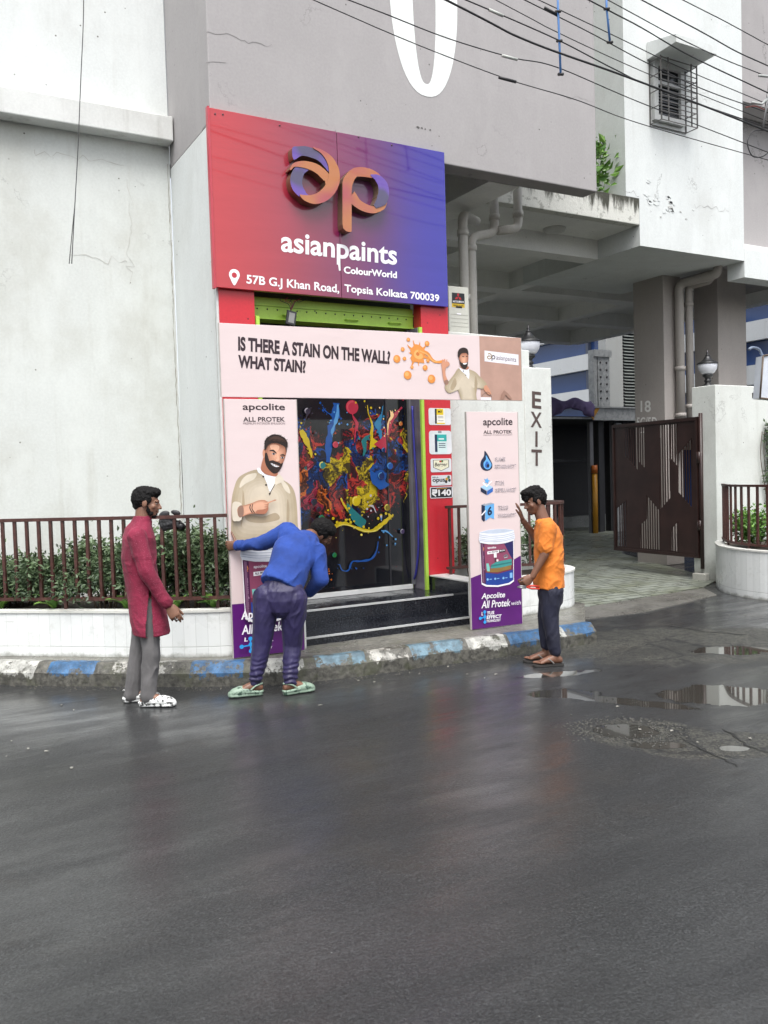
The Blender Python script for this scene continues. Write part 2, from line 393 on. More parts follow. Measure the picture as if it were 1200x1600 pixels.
    n.set('Coat Roughness', n.math('MULTIPLY', cr_, n.math('SUBTRACT', 1.0, n.math('MULTIPLY', wet, .93))))
    h = n.math('MULTIPLY', n.math('ADD', n.math('MULTIPLY', grit2, .6), n.math('ADD', grit, n.math('ADD', n.math('MULTIPLY', sr, .5), n.math('MULTIPLY', zone, n.noise(18, 6, .8))))), dry)
    b = n.bump(h, 1.0, .014); n.bump(n.math('MULTIPLY', n.math('ADD', swirl, n.math('MULTIPLY', big, 2)), dry), .35, .012, b)
    cb = n.t.nodes.new('ShaderNodeBump'); cb.inputs['Strength'].default_value = .14; cb.inputs['Distance'].default_value = .006
    n.t.links.new(n.math('MULTIPLY', n.math('ADD', grit, n.math('MULTIPLY', swirl, 1.5)), dry), cb.inputs['Height']); n.t.links.new(cb.outputs[0], n.b.inputs['Coat Normal'])
    return n.m
# centre x, y, half-length, half-width, turn, softness: the hollows where rain water stands
PUDDLES = [(4.04, 4.04, .21, .16, -.75, .22), (5.25, 4.28, .44, .30, -.45, .35), (4.58, 4.52, .52, .10, -1.03, .5), (4.36, 4.98, .30, .13, -.6, .5), (6.65, 5.25, .42, .20, -.6, .45), (3.98, 3.72, .16, .07, -.6, .4), (4.3, 3.42, .10, .06, -.5, .4), (4.75, 5.5, .4, .09, -.3, .5)]
M_ROAD = road_mat()
def concrete(name, col, seed=0, rough=.7, moss=0.0, wet=0.0):
    n = N(name)
    c = n.mix(n.ramp(n.noise(30, 5, .65), .3, .72), tuple(v*.72 for v in col), tuple(min(1, v*1.2) for v in col))
    c = n.mix(n.math('MULTIPLY', n.ramp(n.noise(2.2, 6, .65, n.map(loc=(seed, seed, 0))), .45, .68), .6), c, tuple(v*.42 for v in col))
    if moss: c = n.mix(n.math('MULTIPLY', n.ramp(n.noise(3.4, 6, .7, n.map(loc=(0, seed, 3))), .50, .66), moss), c, (.085, .10, .045))
    n.set('Base Color', c); n.set('Roughness', n.math('SUBTRACT', rough, n.math('MULTIPLY', n.ramp(n.noise(1.6, 5, .6), .4, .6), wet)))
    b = n.bump(n.noise(55, 4, .7), .45, .012); n.bump(n.noise(7, 5, .6), .35, .02, b); return n.m
M_PAVE = concrete('wet_pavement_concrete', (.17, .165, .145), 3, .6, .25, .35)
M_PATCH = concrete('broken_concrete_patch', (.115, .108, .082), 6, .6, .35, .4)
M_APRON = concrete('apron_concrete', (.135, .13, .118), 9, .55, .1, .3)
def driveway_mat():
    n = N('patterned_driveway'); P = n.map(rot=(0, 0, radians(3)), src=n.tc())
    br = n.t.nodes.new('ShaderNodeTexBrick'); n.t.links.new(P, br.inputs['Vector']); br.inputs['Scale'].default_value = 1.0
    br.inputs['Brick Width'].default_value = .42; br.inputs['Row Height'].default_value = .17; br.inputs['Mortar Size'].default_value = .03; br.inputs['Mortar Smooth'].default_value = .3
    col = n.mix(n.ramp(n.noise(1.3, 5, .6), .4, .66), (.30, .325, .285), (.19, .205, .135))
    col = n.mix(n.ramp(n.noise(16, 5, .7), .35, .75), n.mix(.5, col, (.15, .16, .14)), col)
    wear = n.math('MULTIPLY', br.outputs['Fac'], n.ramp(n.noise(4, 5, .75), .30, .50))
    qx, qy, _q = n.sep(n.map(rot=(0, 0, radians(24)), src=n.tc())); seam = n.ramp(n.math('ABSOLUTE', n.math('SUBTRACT', n.math('FRACT', n.math('DIVIDE', n.math('ADD', qx, .25), 1.05)), .5)), .016, .008)
    wear = n.math('MAXIMUM', wear, seam)
    col = n.mix(n.math('MULTIPLY', wear, .72), col, (.06, .066, .05))
    n.set('Base Color', col); n.set('Roughness', n.ramp(n.noise(2, 5, .6), .35, .65, .25, .6))
    n.bump(n.math('SUBTRACT', n.noise(40, 4, .7), n.math('MULTIPLY', wear, 1.0)), .4, .012); return n.m
M_DRIVE = driveway_mat()
def white_tile(name, pitch=.105):
    """vertical glazed strips; runs along the stored strip coordinate"""
    n = N(name); uv = n.t.nodes.new('ShaderNodeUVMap'); u, v, _ = n.sep(uv.outputs[0])
    fu = n.math('FRACT', n.math('DIVIDE', u, pitch))
    line = n.math('MAXIMUM', n.ramp(fu, .045, .0), n.ramp(n.math('ABSOLUTE', n.math('SUBTRACT', v, .09)), .006, .001))
    cell = n.t.nodes.new('ShaderNodeTexWhiteNoise'); cell.noise_dimensions = '1D'; n.t.links.new(n.math('FLOOR', n.math('DIVIDE', u, pitch)), cell.inputs['W'])
    c = n.mix(cell.outputs['Value'], (.66, .68, .665), (.75, .765, .75))
    dirt = n.ramp(n.noise(4.5, 6, .7), .53, .66)
    c = n.mix(n.math('MULTIPLY', dirt, .3), c, (.36, .37, .33))
    scr = n.noise(1.0, 4, .6, n.map(rot=(0, .5, .4), scale=(3, 3, 26)))
    c = n.mix(n.math('MULTIPLY', n.ramp(scr, .70, .74), .5), c, (.28, .27, .24))
    g = n.ramp(n.math('ADD', v, n.math('MULTIPLY', n.noise(9, 5, .7), .11)), .10, .045)
    c = n.mix(n.math('MULTIPLY', g, .75), c, (.13, .13, .10))
    c = n.mix(n.math('MULTIPLY', line, .55), c, (.30, .31, .29))
    n.set('Base Color', c); n.set('Roughness', n.ramp(n.noise(3, 4, .6), .3, .7, .22, .42))
    n.bump(n.math('SUBTRACT', n.noise(2, 3, .5), n.math('MULTIPLY', line, .6)), .25, .012); return n.m
M_TILE = white_tile('white_glazed_strip_tile')
def rail_mat():
    n = N('dark_brown_railing_paint'); c = n.mix(n.ramp(n.noise(18, 5, .65), .4, .68), (.050, .018, .014), (.085, .033, .026))
    c = n.mix(n.ramp(n.noise(60, 3, .6), .68, .74), c, (.16, .10, .07)); n.set('Base Color', c); n.set('Roughness', .42); n.bump(n.noise(90, 3, .6), .2, .003); return n.m
M_RAIL = rail_mat()
# ---------------------------------------------------------------- ground
bx = B(); R = 160
mesh('road', [(-R, -R, 0), (R, -R, 0), (R, R, 0), (-R, R, 0)], [(0, 1, 2, 3)], M_ROAD)['kind'] = 'structure'
tag(B().prism([(6.72, 7.92), (9.75, 8.22), (10.55, 8.62), (12.5, 12.5), (19, 19.4), (13.2, 19.4)], -.10, .016).build('driveway', M_DRIVE), kind='structure')
tag(B().prism([(6.55, 7.35), (7.6, 7.25), (9.3, 7.62), (9.72, 8.19), (6.74, 7.90)], -.10, .010).build('driveway_apron_ground', M_APRON), kind='structure')
tag(B().prism([(5.0, 8.5), (6.9, 8.4), (13.1, 19.4), (19.1, 19.4), (26, 19.4), (26, 30), (5, 30)], -.10, .006).build('yard_ground', concrete('yard_concrete', (.30, .295, .275), 2, .7, 0, .2)), kind='structure')
# pavement slab between kerb and walls
KERB = [(-3.2, 11.2), (-1.6, 9.9), (-.4, 8.92), (.691, 8.033), (1.15, 7.62), (1.603, 7.278), (2.0, 6.97), (2.344, 6.758), (2.846, 6.522), (3.577, 6.406), (4.211, 6.363), (4.877, 6.30), (5.4, 6.27), (5.92, 6.281)]
KS = [p.to_2d() for p in spline([(x, y, 0) for x, y in KERB], 6, False)]
def offs(path, d):
    out = []
    for i, p in enumerate(path):
        t = (path[min(i+1, len(path)-1)]-path[max(i-1, 0)]).normalized(); out.append(p+Vector((-t.y, t.x))*d)
    return out
inner = offs(KS, .16)
pv = [tuple(p) for p in inner]+[(6.02, 6.55), (6.75, 7.35), (6.74, 8.0), (5, 8.6), (2.6, 8.6), (2.3, 9.3), (-3, 12)]
tag(B().prism(pv, -.1, .186).build('pavement', M_PAVE), kind='structure')
# kerb: one swept concrete edging, painted in worn white and blue blocks
def kerb_paint(name, paint, flake=.5, seed=0):
    n = N(name); x, y, z = n.sep()
    con = n.mix(n.ramp(n.noise(24, 6, .7), .3, .7), (.028, .027, .023), (.125, .12, .102))
    con = n.mix(n.math('MULTIPLY', n.ramp(n.noise(4, 5, .7), .5, .65), .6), con, (.06, .065, .035))
    if paint:
        edge = n.math('ADD', n.math('MULTIPLY', n.noise(8, 7, .75, n.map(loc=(seed, 0, seed))), 1.0), n.math('MULTIPLY', n.ramp(z, .02, .15), .25))
        m = n.math('MULTIPLY', n.ramp(edge, flake+.16, flake+.21), n.ramp(n.noise(45, 4, .7), .30, .42))
        pc = n.mix(n.ramp(n.noise(11, 5, .6), .35, .7), tuple(v*.45 for v in paint), paint)
        c = n.mix(m, con, pc)
    else: c = con
    n.set('Base Color', c); n.set('Roughness', n.ramp(n.noise(6, 4, .6), .35, .7, .35, .75)); b = n.bump(n.noise(40, 5, .75), .6, .012); n.bump(n.noise(8, 4, .6), .5, .02, b); return n.m
KM = [kerb_paint('bare_kerb', None), kerb_paint('kerb_white_paint', (.50, .50, .46), .50, 2), kerb_paint('kerb_blue_paint', (.045, .14, .29), .50, 5), kerb_paint('kerb_faded_blue_paint', (.15, .25, .31), .52, 9), kerb_paint('kerb_worn_white_paint', (.45, .44, .40), .56, 11)]
SEG = [(-9, 0, 2), (.55, .93, 1), (.93, 1.02, 0), (1.02, 1.36, 2), (1.36, 1.47, 0), (1.47, 1.92, 4), (1.92, 2.02, 0), (2.02, 2.43, 2), (2.43, 2.55, 0), (2.55, 2.9, 1), (2.9, 2.98, 0), (2.98, 3.42, 3), (3.42, 3.47, 0), (3.47, 3.83, 4), (3.83, 3.88, 0), (3.88, 4.38, 3), (4.38, 4.42, 0), (4.42, 4.83, 1), (4.83, 4.87, 0), (4.87, 5.33, 2), (5.33, 5.37, 0), (5.37, 5.54, 1), (5.54, 5.9, 2)]
def densify(path, step):
    out = [path[0]]
    for a, b in zip(path, path[1:]):
        k = max(1, int((b-a).length/step)); out += [a+(b-a)*(i/k) for i in range(1, k+1)]
    return out
KD = densify(KS, .03)
prof = [(0.0, -.05), (0.0, .112), (.012, .122), (.072, .186), (.088, .192), (.16, .190), (.16, -.05)]
vs = []; fs = []; fm = []
for i, p in enumerate(KD):
    t = (KD[min(i+1, len(KD)-1)]-KD[max(i-1, 0)]).normalized(); nn = Vector((-t.y, t.x))
    for d, z in prof:
        j = noise.noise(Vector((p.x*3, p.y*3, z*6)))*.012; k = 0
        gap = min(abs(p.x-e) for s_ in SEG for e in s_[:2])
        j += .010*max(0, 1-gap/.02)
        q = p+nn*(d+j*(1 if d < .1 else 0)); vs.append((q.x, q.y, z-(abs(j)*.6 if z > .1 else 0)))
n_ = len(prof)
for i in range(len(KD)-1):
    mx = (KD[i].x+KD[i+1].x)/2; mi = next((m for a, b, m in SEG if a <= mx < b), 0)
    for k in range(n_-1):
        fs.append((i*n_+k, (i+1)*n_+k, (i+1)*n_+k+1, i*n_+k+1)); fm.append(mi)
fs.append(tuple((len(KD)-1)*n_+k for k in range(n_))); fm.append(2)
tag(mesh('kerb', vs, fs, KM, None, fm), kind='structure')
# broken concrete slabs let into the asphalt by the driveway
def ragged(pts, amp=.02, n=5, seed=1):
    r = random.Random(seed); out = []
    for a, b in zip(pts, pts[1:]+pts[:1]):
        for k in range(n): out.append((a[0]+(b[0]-a[0])*k/n+r.uniform(-amp, amp), a[1]+(b[1]-a[1])*k/n+r.uniform(-amp, amp)))
    return out
# rim of loose grit round the pothole
gv = B()
for i in range(520):
    t = rnd.uniform(0, 2*pi); rr = rnd.gauss(1.25, .28); a, b = .24*rr*cos(t), .19*rr*sin(t)
    x, y = 4.04+a*cos(-.75)-b*sin(-.75), 4.04+a*sin(-.75)+b*cos(-.75); q = rnd.uniform(.003, .010)
    gv.ell((x, y, q*.3), (q, q*rnd.uniform(.6, 1), q*.6), 5, 4)
tag(gv.build('pothole_gravel', concrete('grit', (.07, .068, .06), 5, .5)), kind='stuff')

def seam(pts, wd):
    r = random.Random(len(pts)); P = densify([Vector(p) for p in pts], .03); P = [p+Vector((r.gauss(0, .006), r.gauss(0, .006))) for p in P]
    a = Art(lambda x, y, d: (x, y, .0022+d), .0005); a.poly(stroke([tuple(p) for p in P], [wd*r.uniform(.4, 1.3) for _ in P], 2), flat((.010, .010, .009), .6), layer=1); tag(a.build('road_crack', None), kind='structure')
seam([(4.223,3.81),(4.148,3.579),(4.104,3.379),(4.054,3.199)], .012)
seam([(4.563,3.704),(4.495,3.554),(4.406,3.415),(4.396,3.232)], .016)
seam([(7.167,6.46),(7.16,6.033),(7.334,5.669)], .02)
gv = B(); KX = [p for p in KD if 0 < p.x < 5.9]
for i in range(520):
    p = rnd.choice(KX); d = abs(rnd.gauss(0, .09)); q = rnd.uniform(.002, .007)
    gv.ell((p.x+rnd.uniform(-.02, .02), p.y-.012-d, q*.3), (q, q*rnd.uniform(.6, 1), q*.5), 5, 4)
tag(gv.build('gutter_grit', concrete('gutter_dirt', (.13, .12, .10), 4, .7)), kind='stuff')

# ---------------------------------------------------------------- the apartment building
BLD = empty('apartment_building', (2.7, 7.85, 0), 0, 'grey and white apartment block with a giant painted zero above a raised parking level', 'building')
off = (-2.7, -7.85, 0)
def part(b, name, m, parent=BLD, bev=0): 
    o = b.build(name, m, parent, off)
    if bev: bevel(o, bev)
    return o
part(B().box(2.70, 7.54, 7.85, 8.10, 5.062, 13), 'grey_facade', M_GREY, bev=.012)
part(B().box(2.703, 2.95, 8.10, 9.2, 5.062, 13), 'grey_return_wall', M_GREY)
part(B().box(2.70, 2.95, 7.86, 9.2, 0, 5.055), 'white_return_wall', M_WHITE, bev=.01)
part(B().box(2.95, 6.55, 8.10, 10.5, 5.42, 13), 'upper_storey', M_SOFFIT)
part(B().box(6.10, 6.55, 8.10, 10.2, 5.06, 5.42), 'beam', M_SOFFIT)
part(B().box(5.36, 5.60, 8.50, 17, 0.0, 5.42), 'shop_side_wall', M_OLIVE)
part(B().box(7.3, 9.5, 10.6, 10.8, 5.55, 13), 'recess_wall', M_OLIVE)
# slab edge and tower
part(B().box(6.55, 9.74, 9.27, 9.42, 5.30, 5.69), 'balcony_slab', M_SLAB, bev=.01)
part(B().box(6.55, 9.74, 9.42, 10.6, 5.30, 5.50), 'balcony_floor', M_SOFFIT)
part(B().box(9.74, 12.07, 9.27, 12.0, 5.0, 13).box(9.47, 9.74, 9.27, 12.0, 5.69, 13), 'tower_wall', M_WHITE)
part(B().box(12.07, 16.5, 9.85, 12, 5.2, 13), 'grey_side_wall', M_GREY)
part(B().box(12.075, 16.5, 9.40, 9.84, 7.62, 7.80), 'sunshade_ledge', M_GREY)
part(B().box(12.075, 18, 9.27, 9.6, 4.74, 5.195), 'lintel_beam', M_WHITE)
part(B().box(5.6, 15.6, 10.6, 17.3, 5.302, 5.5).box(12.07, 15.6, 9.6, 10.6, 5.201, 5.4), 'parking_ceiling', M_SOFFIT)
for x0, x1, y0, y1 in ((5.6, 15.6, 10.15, 10.45), (5.6, 15.6, 12.45, 12.8), (5.6, 15.6, 14.7, 15.0), (5.6, 15.6, 17.0, 17.35)):
    part(B().box(x0, 9.74 if y0 < 11 else x1, y0, y1, 5.003, 5.32), 'beam', M_SOFFIT)
for x0 in (7.4, 9.78, 12.9, 15.3):
    part(B().box(x0, x0+.28, 12.05 if 9 < x0 < 12 else 10.46, 17.0, 4.96 if x0 > 15 else 5.006, 5.32), 'beam', M_SOFFIT)
# painted numeral: an oval ring, part of it above the picture
ring = Art(onY(7.847, 2.7, 7.85*0), .001)
ring.to3 = lambda a, b, d: (a-2.7, -.003-d, b)
oc, oz = 5.115, 6.87
sg = lambda v, e: math.copysign(abs(v)**e, v)
outer = [(oc+.43*sg(cos(2*pi*i/56), .86), oz+1.13*sg(sin(2*pi*i/56), .95)) for i in range(56)]
innr = [(oc+.145*sg(cos(2*pi*i/56), .8), oz+1.0*sg(sin(2*pi*i/56), .95)) for i in range(56)]
k0 = len(outer); vsn = [ring.to3(a, b, 0) for a, b in outer+innr]
mesh('painted_zero', vsn, [(i, (i+1) % 56, 56+(i+1) % 56, 56+i) for i in range(56)], plaster('white_numeral_paint', (.76, .78, .76), seed=3, amt=.3), BLD)
# window with grille and sunshade
wf = part(B().box(10.02, 10.10, 9.20, 9.268, 6.87, 7.74).box(10.58, 10.66, 9.20, 9.268, 6.87, 7.74).box(10.10, 10.58, 9.20, 9.268, 7.66, 7.74).box(10.10, 10.58, 9.20, 9.268, 6.87, 6.95).box(10.10, 10.58, 9.215, 9.262, 7.40, 7.46), 'window', flat((.55, .56, .55), .5))
gl = N('dark_louvre_glass'); gl.set('Base Color', (.012, .014, .018)); gl.set('Roughness', .12)
o = part(B().box(10.10, 10.58, 9.255, 9.266, 6.95, 7.66), 'pane', gl.m, wf)
lv = B()
for i in range(9): lv.box(10.11, 10.57, 9.235, 9.25, 6.98+i*.045, 6.99+i*.045)
part(lv, 'louvre', flat((.06, .062, .065), .3), wf)
gr = B(); gm = flat((.09, .085, .08), .5)
for z in [6.80]+[6.93+i*.075 for i in range(9)]+[7.70]:
    gr.bar((9.98, 9.04, z), (10.74, 9.04, z), .011)
for z in (6.80, 7.02, 7.25, 7.48, 7.70):
    gr.bar((9.98, 9.04, z), (9.98, 9.262, z), .011); gr.bar((10.74, 9.04, z), (10.74, 9.262, z), .011)
for x in (9.98, 10.13, 10.62, 10.74): gr.bar((x, 9.04, 6.80), (x, 9.04, 7.72), .016)
for x in (9.98, 10.74): gr.bar((x, 9.255, 6.80), (x, 9.255, 7.72), .016)
gr.bar((9.98, 9.255, 6.80), (10.74, 9.255, 6.80), .012)
part(gr, 'grille', gm, wf)
part(B().prism([(9.262, 7.74), (8.72, 7.76), (8.72, 7.87), (9.262, 7.99)], 9.94, 10.80, 'x'), 'sunshade', M_WHITE, wf)
# parking columns with bay numbers
part(B().box(11.57, 12.0, 10.51, 11.2, 0, 5.02), 'column', M_COL, bev=.01)
part(B().box(12.84, 13.60, 10.42, 10.95, 0, 5.22), 'column', M_COL, bev=.01)
bay = Art(lambda a, b, d: (11.57-2.7-.002-d, a-7.85, b), .001); mw = flat((.80, .79, .76), .6)
def xtext(art, body, pts, m, bold): art.text(body, [(p[0], p[1]) for p in pts], m, bold)
xtext(bay, '18', [(11.065,2.701),(10.827,2.682),(11.061,2.905)], mw, .02)
xtext(bay, '5C/5D', [(11.162,2.445),(10.687,2.415),(11.159,2.617)], mw, .02)
bay.line([(11.089,2.338),(10.879,2.348)], .02, mw)
bay.build('bay_lettering', BLD)
# drain pipes
def pipe(name, pts, r, m=M_PIPE, parent=BLD, collars=()):
    b = B(); b.tube(pts, r, 12)
    for c, d in collars:
        c, d = Vector(c), Vector(d)*.035; b.tube([c-d, c+d], r*1.22, 12)
    return part(b, name, m, parent)
def bend(p, q, r_, k=5):  # rounded corner points for a path of straight runs
    return None
def rounded(path, rad=.10):
    path = [Vector(p) for p in path]; out = [path[0]]
    for a, b, c in zip(path, path[1:], path[2:]):
        u, v = (a-b).normalized(), (c-b).normalized(); p0, p1 = b+u*rad, b+v*rad
        for k in range(7):
            t = k/6; out.append(p0*(1-t)**2+b*2*t*(1-t)+p1*t*t)
    return out+[path[-1]]
pipe('drain_pipe', rounded([(6.285, 8.9, 2.2), (6.285, 8.9, 4.92), (6.75, 9.25, 4.99)], .1), .062, collars=(((6.285, 8.9, 4.70), (0, 0, 1)), ((6.285, 8.9, 3.9), (0, 0, 1))))
pipe('drain_pipe', rounded([(6.41, 8.9, 2.2), (6.41, 8.9, 4.66), (6.78, 8.9, 4.76), (6.78, 8.9, 5.35)], .09), .058, collars=(((6.41, 8.9, 4.52), (0, 0, 1)), ((6.78, 8.9, 4.95), (0, 0, 1))))
pipe('drain_pipe', rounded([(6.80, 8.86, 4.78), (7.13, 8.86, 4.84), (7.13, 8.86, 5.45)], .1), .058, collars=(((7.13, 8.86, 5.02), (0, 0, 1)),))
pipe('drain_pipe', rounded([(11.84, 10.40, 2.0), (11.84, 10.40, 4.84), (12.0, 9.72, 4.88), (12.0, 9.72, 5.1)], .12), .075, M_PIPEG, collars=(((11.84, 10.40, 3.4), (0, 0, 1)), ((11.84, 10.40, 2.6), (0, 0, 1))))
pipe('drain_pipe', rounded([(12.03, 10.36, 2.0), (12.03, 10.36, 4.82), (12.12, 9.96, 4.84), (12.12, 9.96, 5.1)], .1), .066, M_PIPEG, collars=(((12.03, 10.36, 4.5), (0, 0, 1)), ((12.03, 10.36, 2.75), (0, 0, 1))))
part(B().lathe([(.17, 5.299), (.17, 5.285), (.15, 5.255), (.05, 5.25)], (8.67, 9.93, 0), 28), 'ceiling_lamp', flat((.55, .55, .53), .4))
# adjoining white wall on the left with its ledge
WB = empty('white_building', (2.69, 9.2, 0), 0, 'tall blank white plaster building with a projecting ledge, beside the shop', 'building'); off = (-2.69, -9.2, 0)
part(B().box(-9, 2.695, 9.2, 9.6, 0, 5.27), 'lower_wall', M_WALL, WB)
part(B().box(-9, 2.695, 9.2, 9.6, 5.27, 13), 'upper_wall', M_WHITE, WB)
part(B().box(-9, 2.69, 9.0, 9.195, 5.275, 5.53), 'ledge', plaster('ledge_plaster', (.64, .65, .63), amt=.4, streak=.8, seed=12), WB, .012)
off = (-2.7, -7.85, 0)

# cracks, peeling and chipped joints that belong to the plaster
def crack(name, pts, wdt, to3, parent, m, seed=1, jag=.02):
    r = random.Random(seed); P = [Vector(p) for p in pts]; D = densify(P, .05); D = [p+Vector((r.gauss(0, jag), r.gauss(0, jag))) for p in D]
    a = Art(to3, .001); a.poly(stroke([tuple(p) for p in D], [wdt*r.uniform(.2, 1.4) for _ in D], 2), m, layer=1.5); return a.build(name, parent)
mck = flat((.10, .095, .09), .9); mck2 = flat((.23, .22, .215), .9); fy = lambda a, b, d: (a-2.7, -.0005-d, b)
crack('plaster_crack', [(2.692,5.844),(2.836,5.894),(3.025,5.889),(3.186,5.888),(3.351,5.9)], .006, fy, BLD, mck2, 3)
crack('plaster_crack', [(2.681,5.58),(2.763,5.608),(2.857,5.622)], .004, fy, BLD, mck2, 4)
crack('plaster_crack', [(7.033,6.145),(7.282,6.14),(7.516,6.124)], .004, fy, BLD, mck2, 5)
for p, k in zip([(4.996,5.396),(5.044,5.398),(5.084,5.391),(5.149,5.395),(5.262,5.347),(5.168,5.23)], (.022, .018, .012, .014, .010, .008)):
    a = Art(fy, .001); rr = random.Random(int(k*1e4)); a.poly([(p[0]+k*cos(t)*rr.uniform(.4, 1.2), p[1]+k*.8*sin(t)*rr.uniform(.4, 1.2)) for t in [i*pi/4 for i in range(8)]], mck, layer=1.5); a.build('plaster_chip', BLD)
fx_ = lambda a, b, d: (-.0005-d, a-7.85, b)
crack('plaster_crack', [(7.90, .7), (7.90, 1.6), (7.905, 2.6), (7.90, 3.6), (7.905, 4.9)], .008, fx_, BLD, flat((.36, .35, .32), .9), 8, .006)
fj = lambda a, b, d: (a-2.7, 9.198-7.85-d, b)
crack('joint_crack', [(2.672, 1.2), (2.676, 2.2), (2.668, 3.3), (2.674, 4.3), (2.672, 5.1)], .008, fj, BLD, flat((.30, .28, .24), .9), 9, .003)
ft = lambda a, b, d: (a-2.7, 9.268-7.85-d, b)
pl_ = random.Random(31)
for k in range(26):
    c0 = Vector([(10.288,5.619)][0])+Vector((pl_.gauss(0, .26), pl_.gauss(0, .10))); c0.y -= (c0.x-10.4)*.25
    a = Art(ft, .004); rr = pl_.uniform(.02, .07); a.poly([(c0.x+rr*cos(t)*pl_.uniform(.4, 1.2), c0.y+rr*.6*sin(t)*pl_.uniform(.4, 1.2)) for t in [i*pi/4 for i in range(8)]], M_WHITE if k % 5 else flat((.50, .50, .48), .9), layer=1); o = a.build('peeling_flake', BLD)
    m_ = o.modifiers.new('thickness', 'SOLIDIFY'); m_.thickness = .004
crack('plaster_crack', [(9.432,5.76),(9.625,5.749),(9.755,5.729)], .006, ft, BLD, mck2, 12)
crack('plaster_crack', [(10.92,5.728),(11.283,5.754),(11.732,5.751)], .006, ft, BLD, flat((.35, .34, .33), .9), 13)
off = (-2.69, -9.2, 0)
fw_ = lambda a, b, d: (a-2.69, 9.199-9.2-d, b)
crack('plaster_crack', [(1.316,5.024),(1.556,5.017),(1.804,5.024),(2.188,5.017)], .006, fw_, WB, flat((.46, .455, .42), .9), 14)
crack('plaster_crack', [(2.234,4.879),(2.25,4.617),(2.243,4.285),(2.23,3.819)], .006, fw_, WB, flat((.48, .475, .44), .9), 15)
crack('plaster_crack', [(1.637,4.026),(1.888,4.025),(2.212,4.03)], .006, fw_, WB, flat((.48, .475, .44), .9), 16)
off = (-2.7, -7.85, 0)
# ---------------------------------------------------------------- shop front
SF = empty('paint_shop', (4, 7.9, .45), 0, 'paint shop front with red pilasters, lime shutter box and a dark glass door', 'shop front')
off = (-4, -7.9, -.45)
M_RED = plaster('red_panel', (.56, .022, .035), stain=(.35, .03, .04), amt=.25, streak=.15, seed=3, rough=.32, bump=.05)
M_LIME = plaster('lime_painted_metal', (.40, .64, .075), stain=(.14, .22, .04), amt=.3, streak=.3, seed=4, rough=.4, bump=.06)
M_DARK = flat((.015, .015, .017), .4)
part(B().box(2.72, 3.075, 7.845, 8.0, .30, 3.56), 'pilaster', M_RED, SF, .004)
part(B().box(4.965, 5.315, 7.845, 8.0, .60, 3.56), 'pilaster', M_RED, SF, .004)
part(B().box(4.93, 4.965, 7.83, 8.24, .452, 3.28), 'lime_guide', M_LIME, SF)
part(B().box(3.08, 3.115, 7.83, 8.24, .452, 3.28), 'lime_guide', M_LIME, SF)
sb = part(B().box(3.08, 4.96, 8.0, 8.20, 3.285, 3.50), 'shutter_box', M_LIME, SF, .004)
part(B().box(3.08, 4.96, 7.985, 7.998, 3.285, 3.30).box(3.08, 4.96, 7.985, 7.998, 3.415, 3.43), 'rolled_edge', M_LIME, sb)
rv = B()
for i in range(17): rv.ell((3.16+i*.107, 7.998, 3.385), (.008, .006, .008), 8, 5)
part(rv, 'rivet', M_DARK, sb)
for x in (3.50, 4.20, 4.72):
    part(B().tube(rounded([(x-.07, 8.0, 3.335), (x-.07, 7.965, 3.335), (x+.07, 7.965, 3.335), (x+.07, 8.0, 3.335)], .02), .008, 8), 'handle', M_LIME, sb)
part(B().box(3.08, 4.96, 8.05, 8.4, 3.505, 3.70), 'shutter_drum', flat((.05, .08, .03), .6), SF)
part(B().box(3.0, 5.36, 8.21, 8.45, .45, 3.5), 'door_backing', M_BLACK, SF)
glass = N('printed_black_glass'); glass.set('Base Color', glass.mix(glass.ramp(glass.noise(2.2, 5, .6), .4, .7), (.006, .007, .010), (.017, .017, .020)))
glass.set('Roughness', .06); glass.set('Coat Weight', .3)
door = part(B().box(3.12, 4.895, 8.08, 8.13, .50, 2.62), 'glass_door', glass.m, SF)
part(B().box(3.12, 4.895, 8.05, 8.079, .453, .50), 'door_sill', flat((.62, .63, .62), .45), SF)
part(B().box(4.62, 4.635, 8.066, 8.079, .50, 2.62), 'sliding_seam', flat((.03, .03, .035), .3), SF)
jamb = N('clear_plastic_jamb'); jamb.set('Base Color', jamb.mix(jamb.ramp(jamb.noise(3, 4, .5), .3, .7), (.085, .078, .10), (.17, .155, .185))); jamb.set('Roughness', .15)
part(B().box(4.921, 4.9295, 7.86, 8.079, .453, 3.28), 'door_jamb', jamb.m, SF)
part(B().box(4.897, 4.920, 8.03, 8.079, .50, 3.28), 'door_frame', flat((.22, .22, .24), .35, metal=.3), SF)
part(B().tube(spline([(4.905, 7.98, 2.45), (4.905, 7.96, 2.0), (4.905, 7.93, 1.4), (4.905, 7.93, .95), (4.90, 7.98, .66), (4.90, 8.03, .56)], 8, False), .012, 8), 'blue_cable', flat((.03, .03, .25), .5), SF)

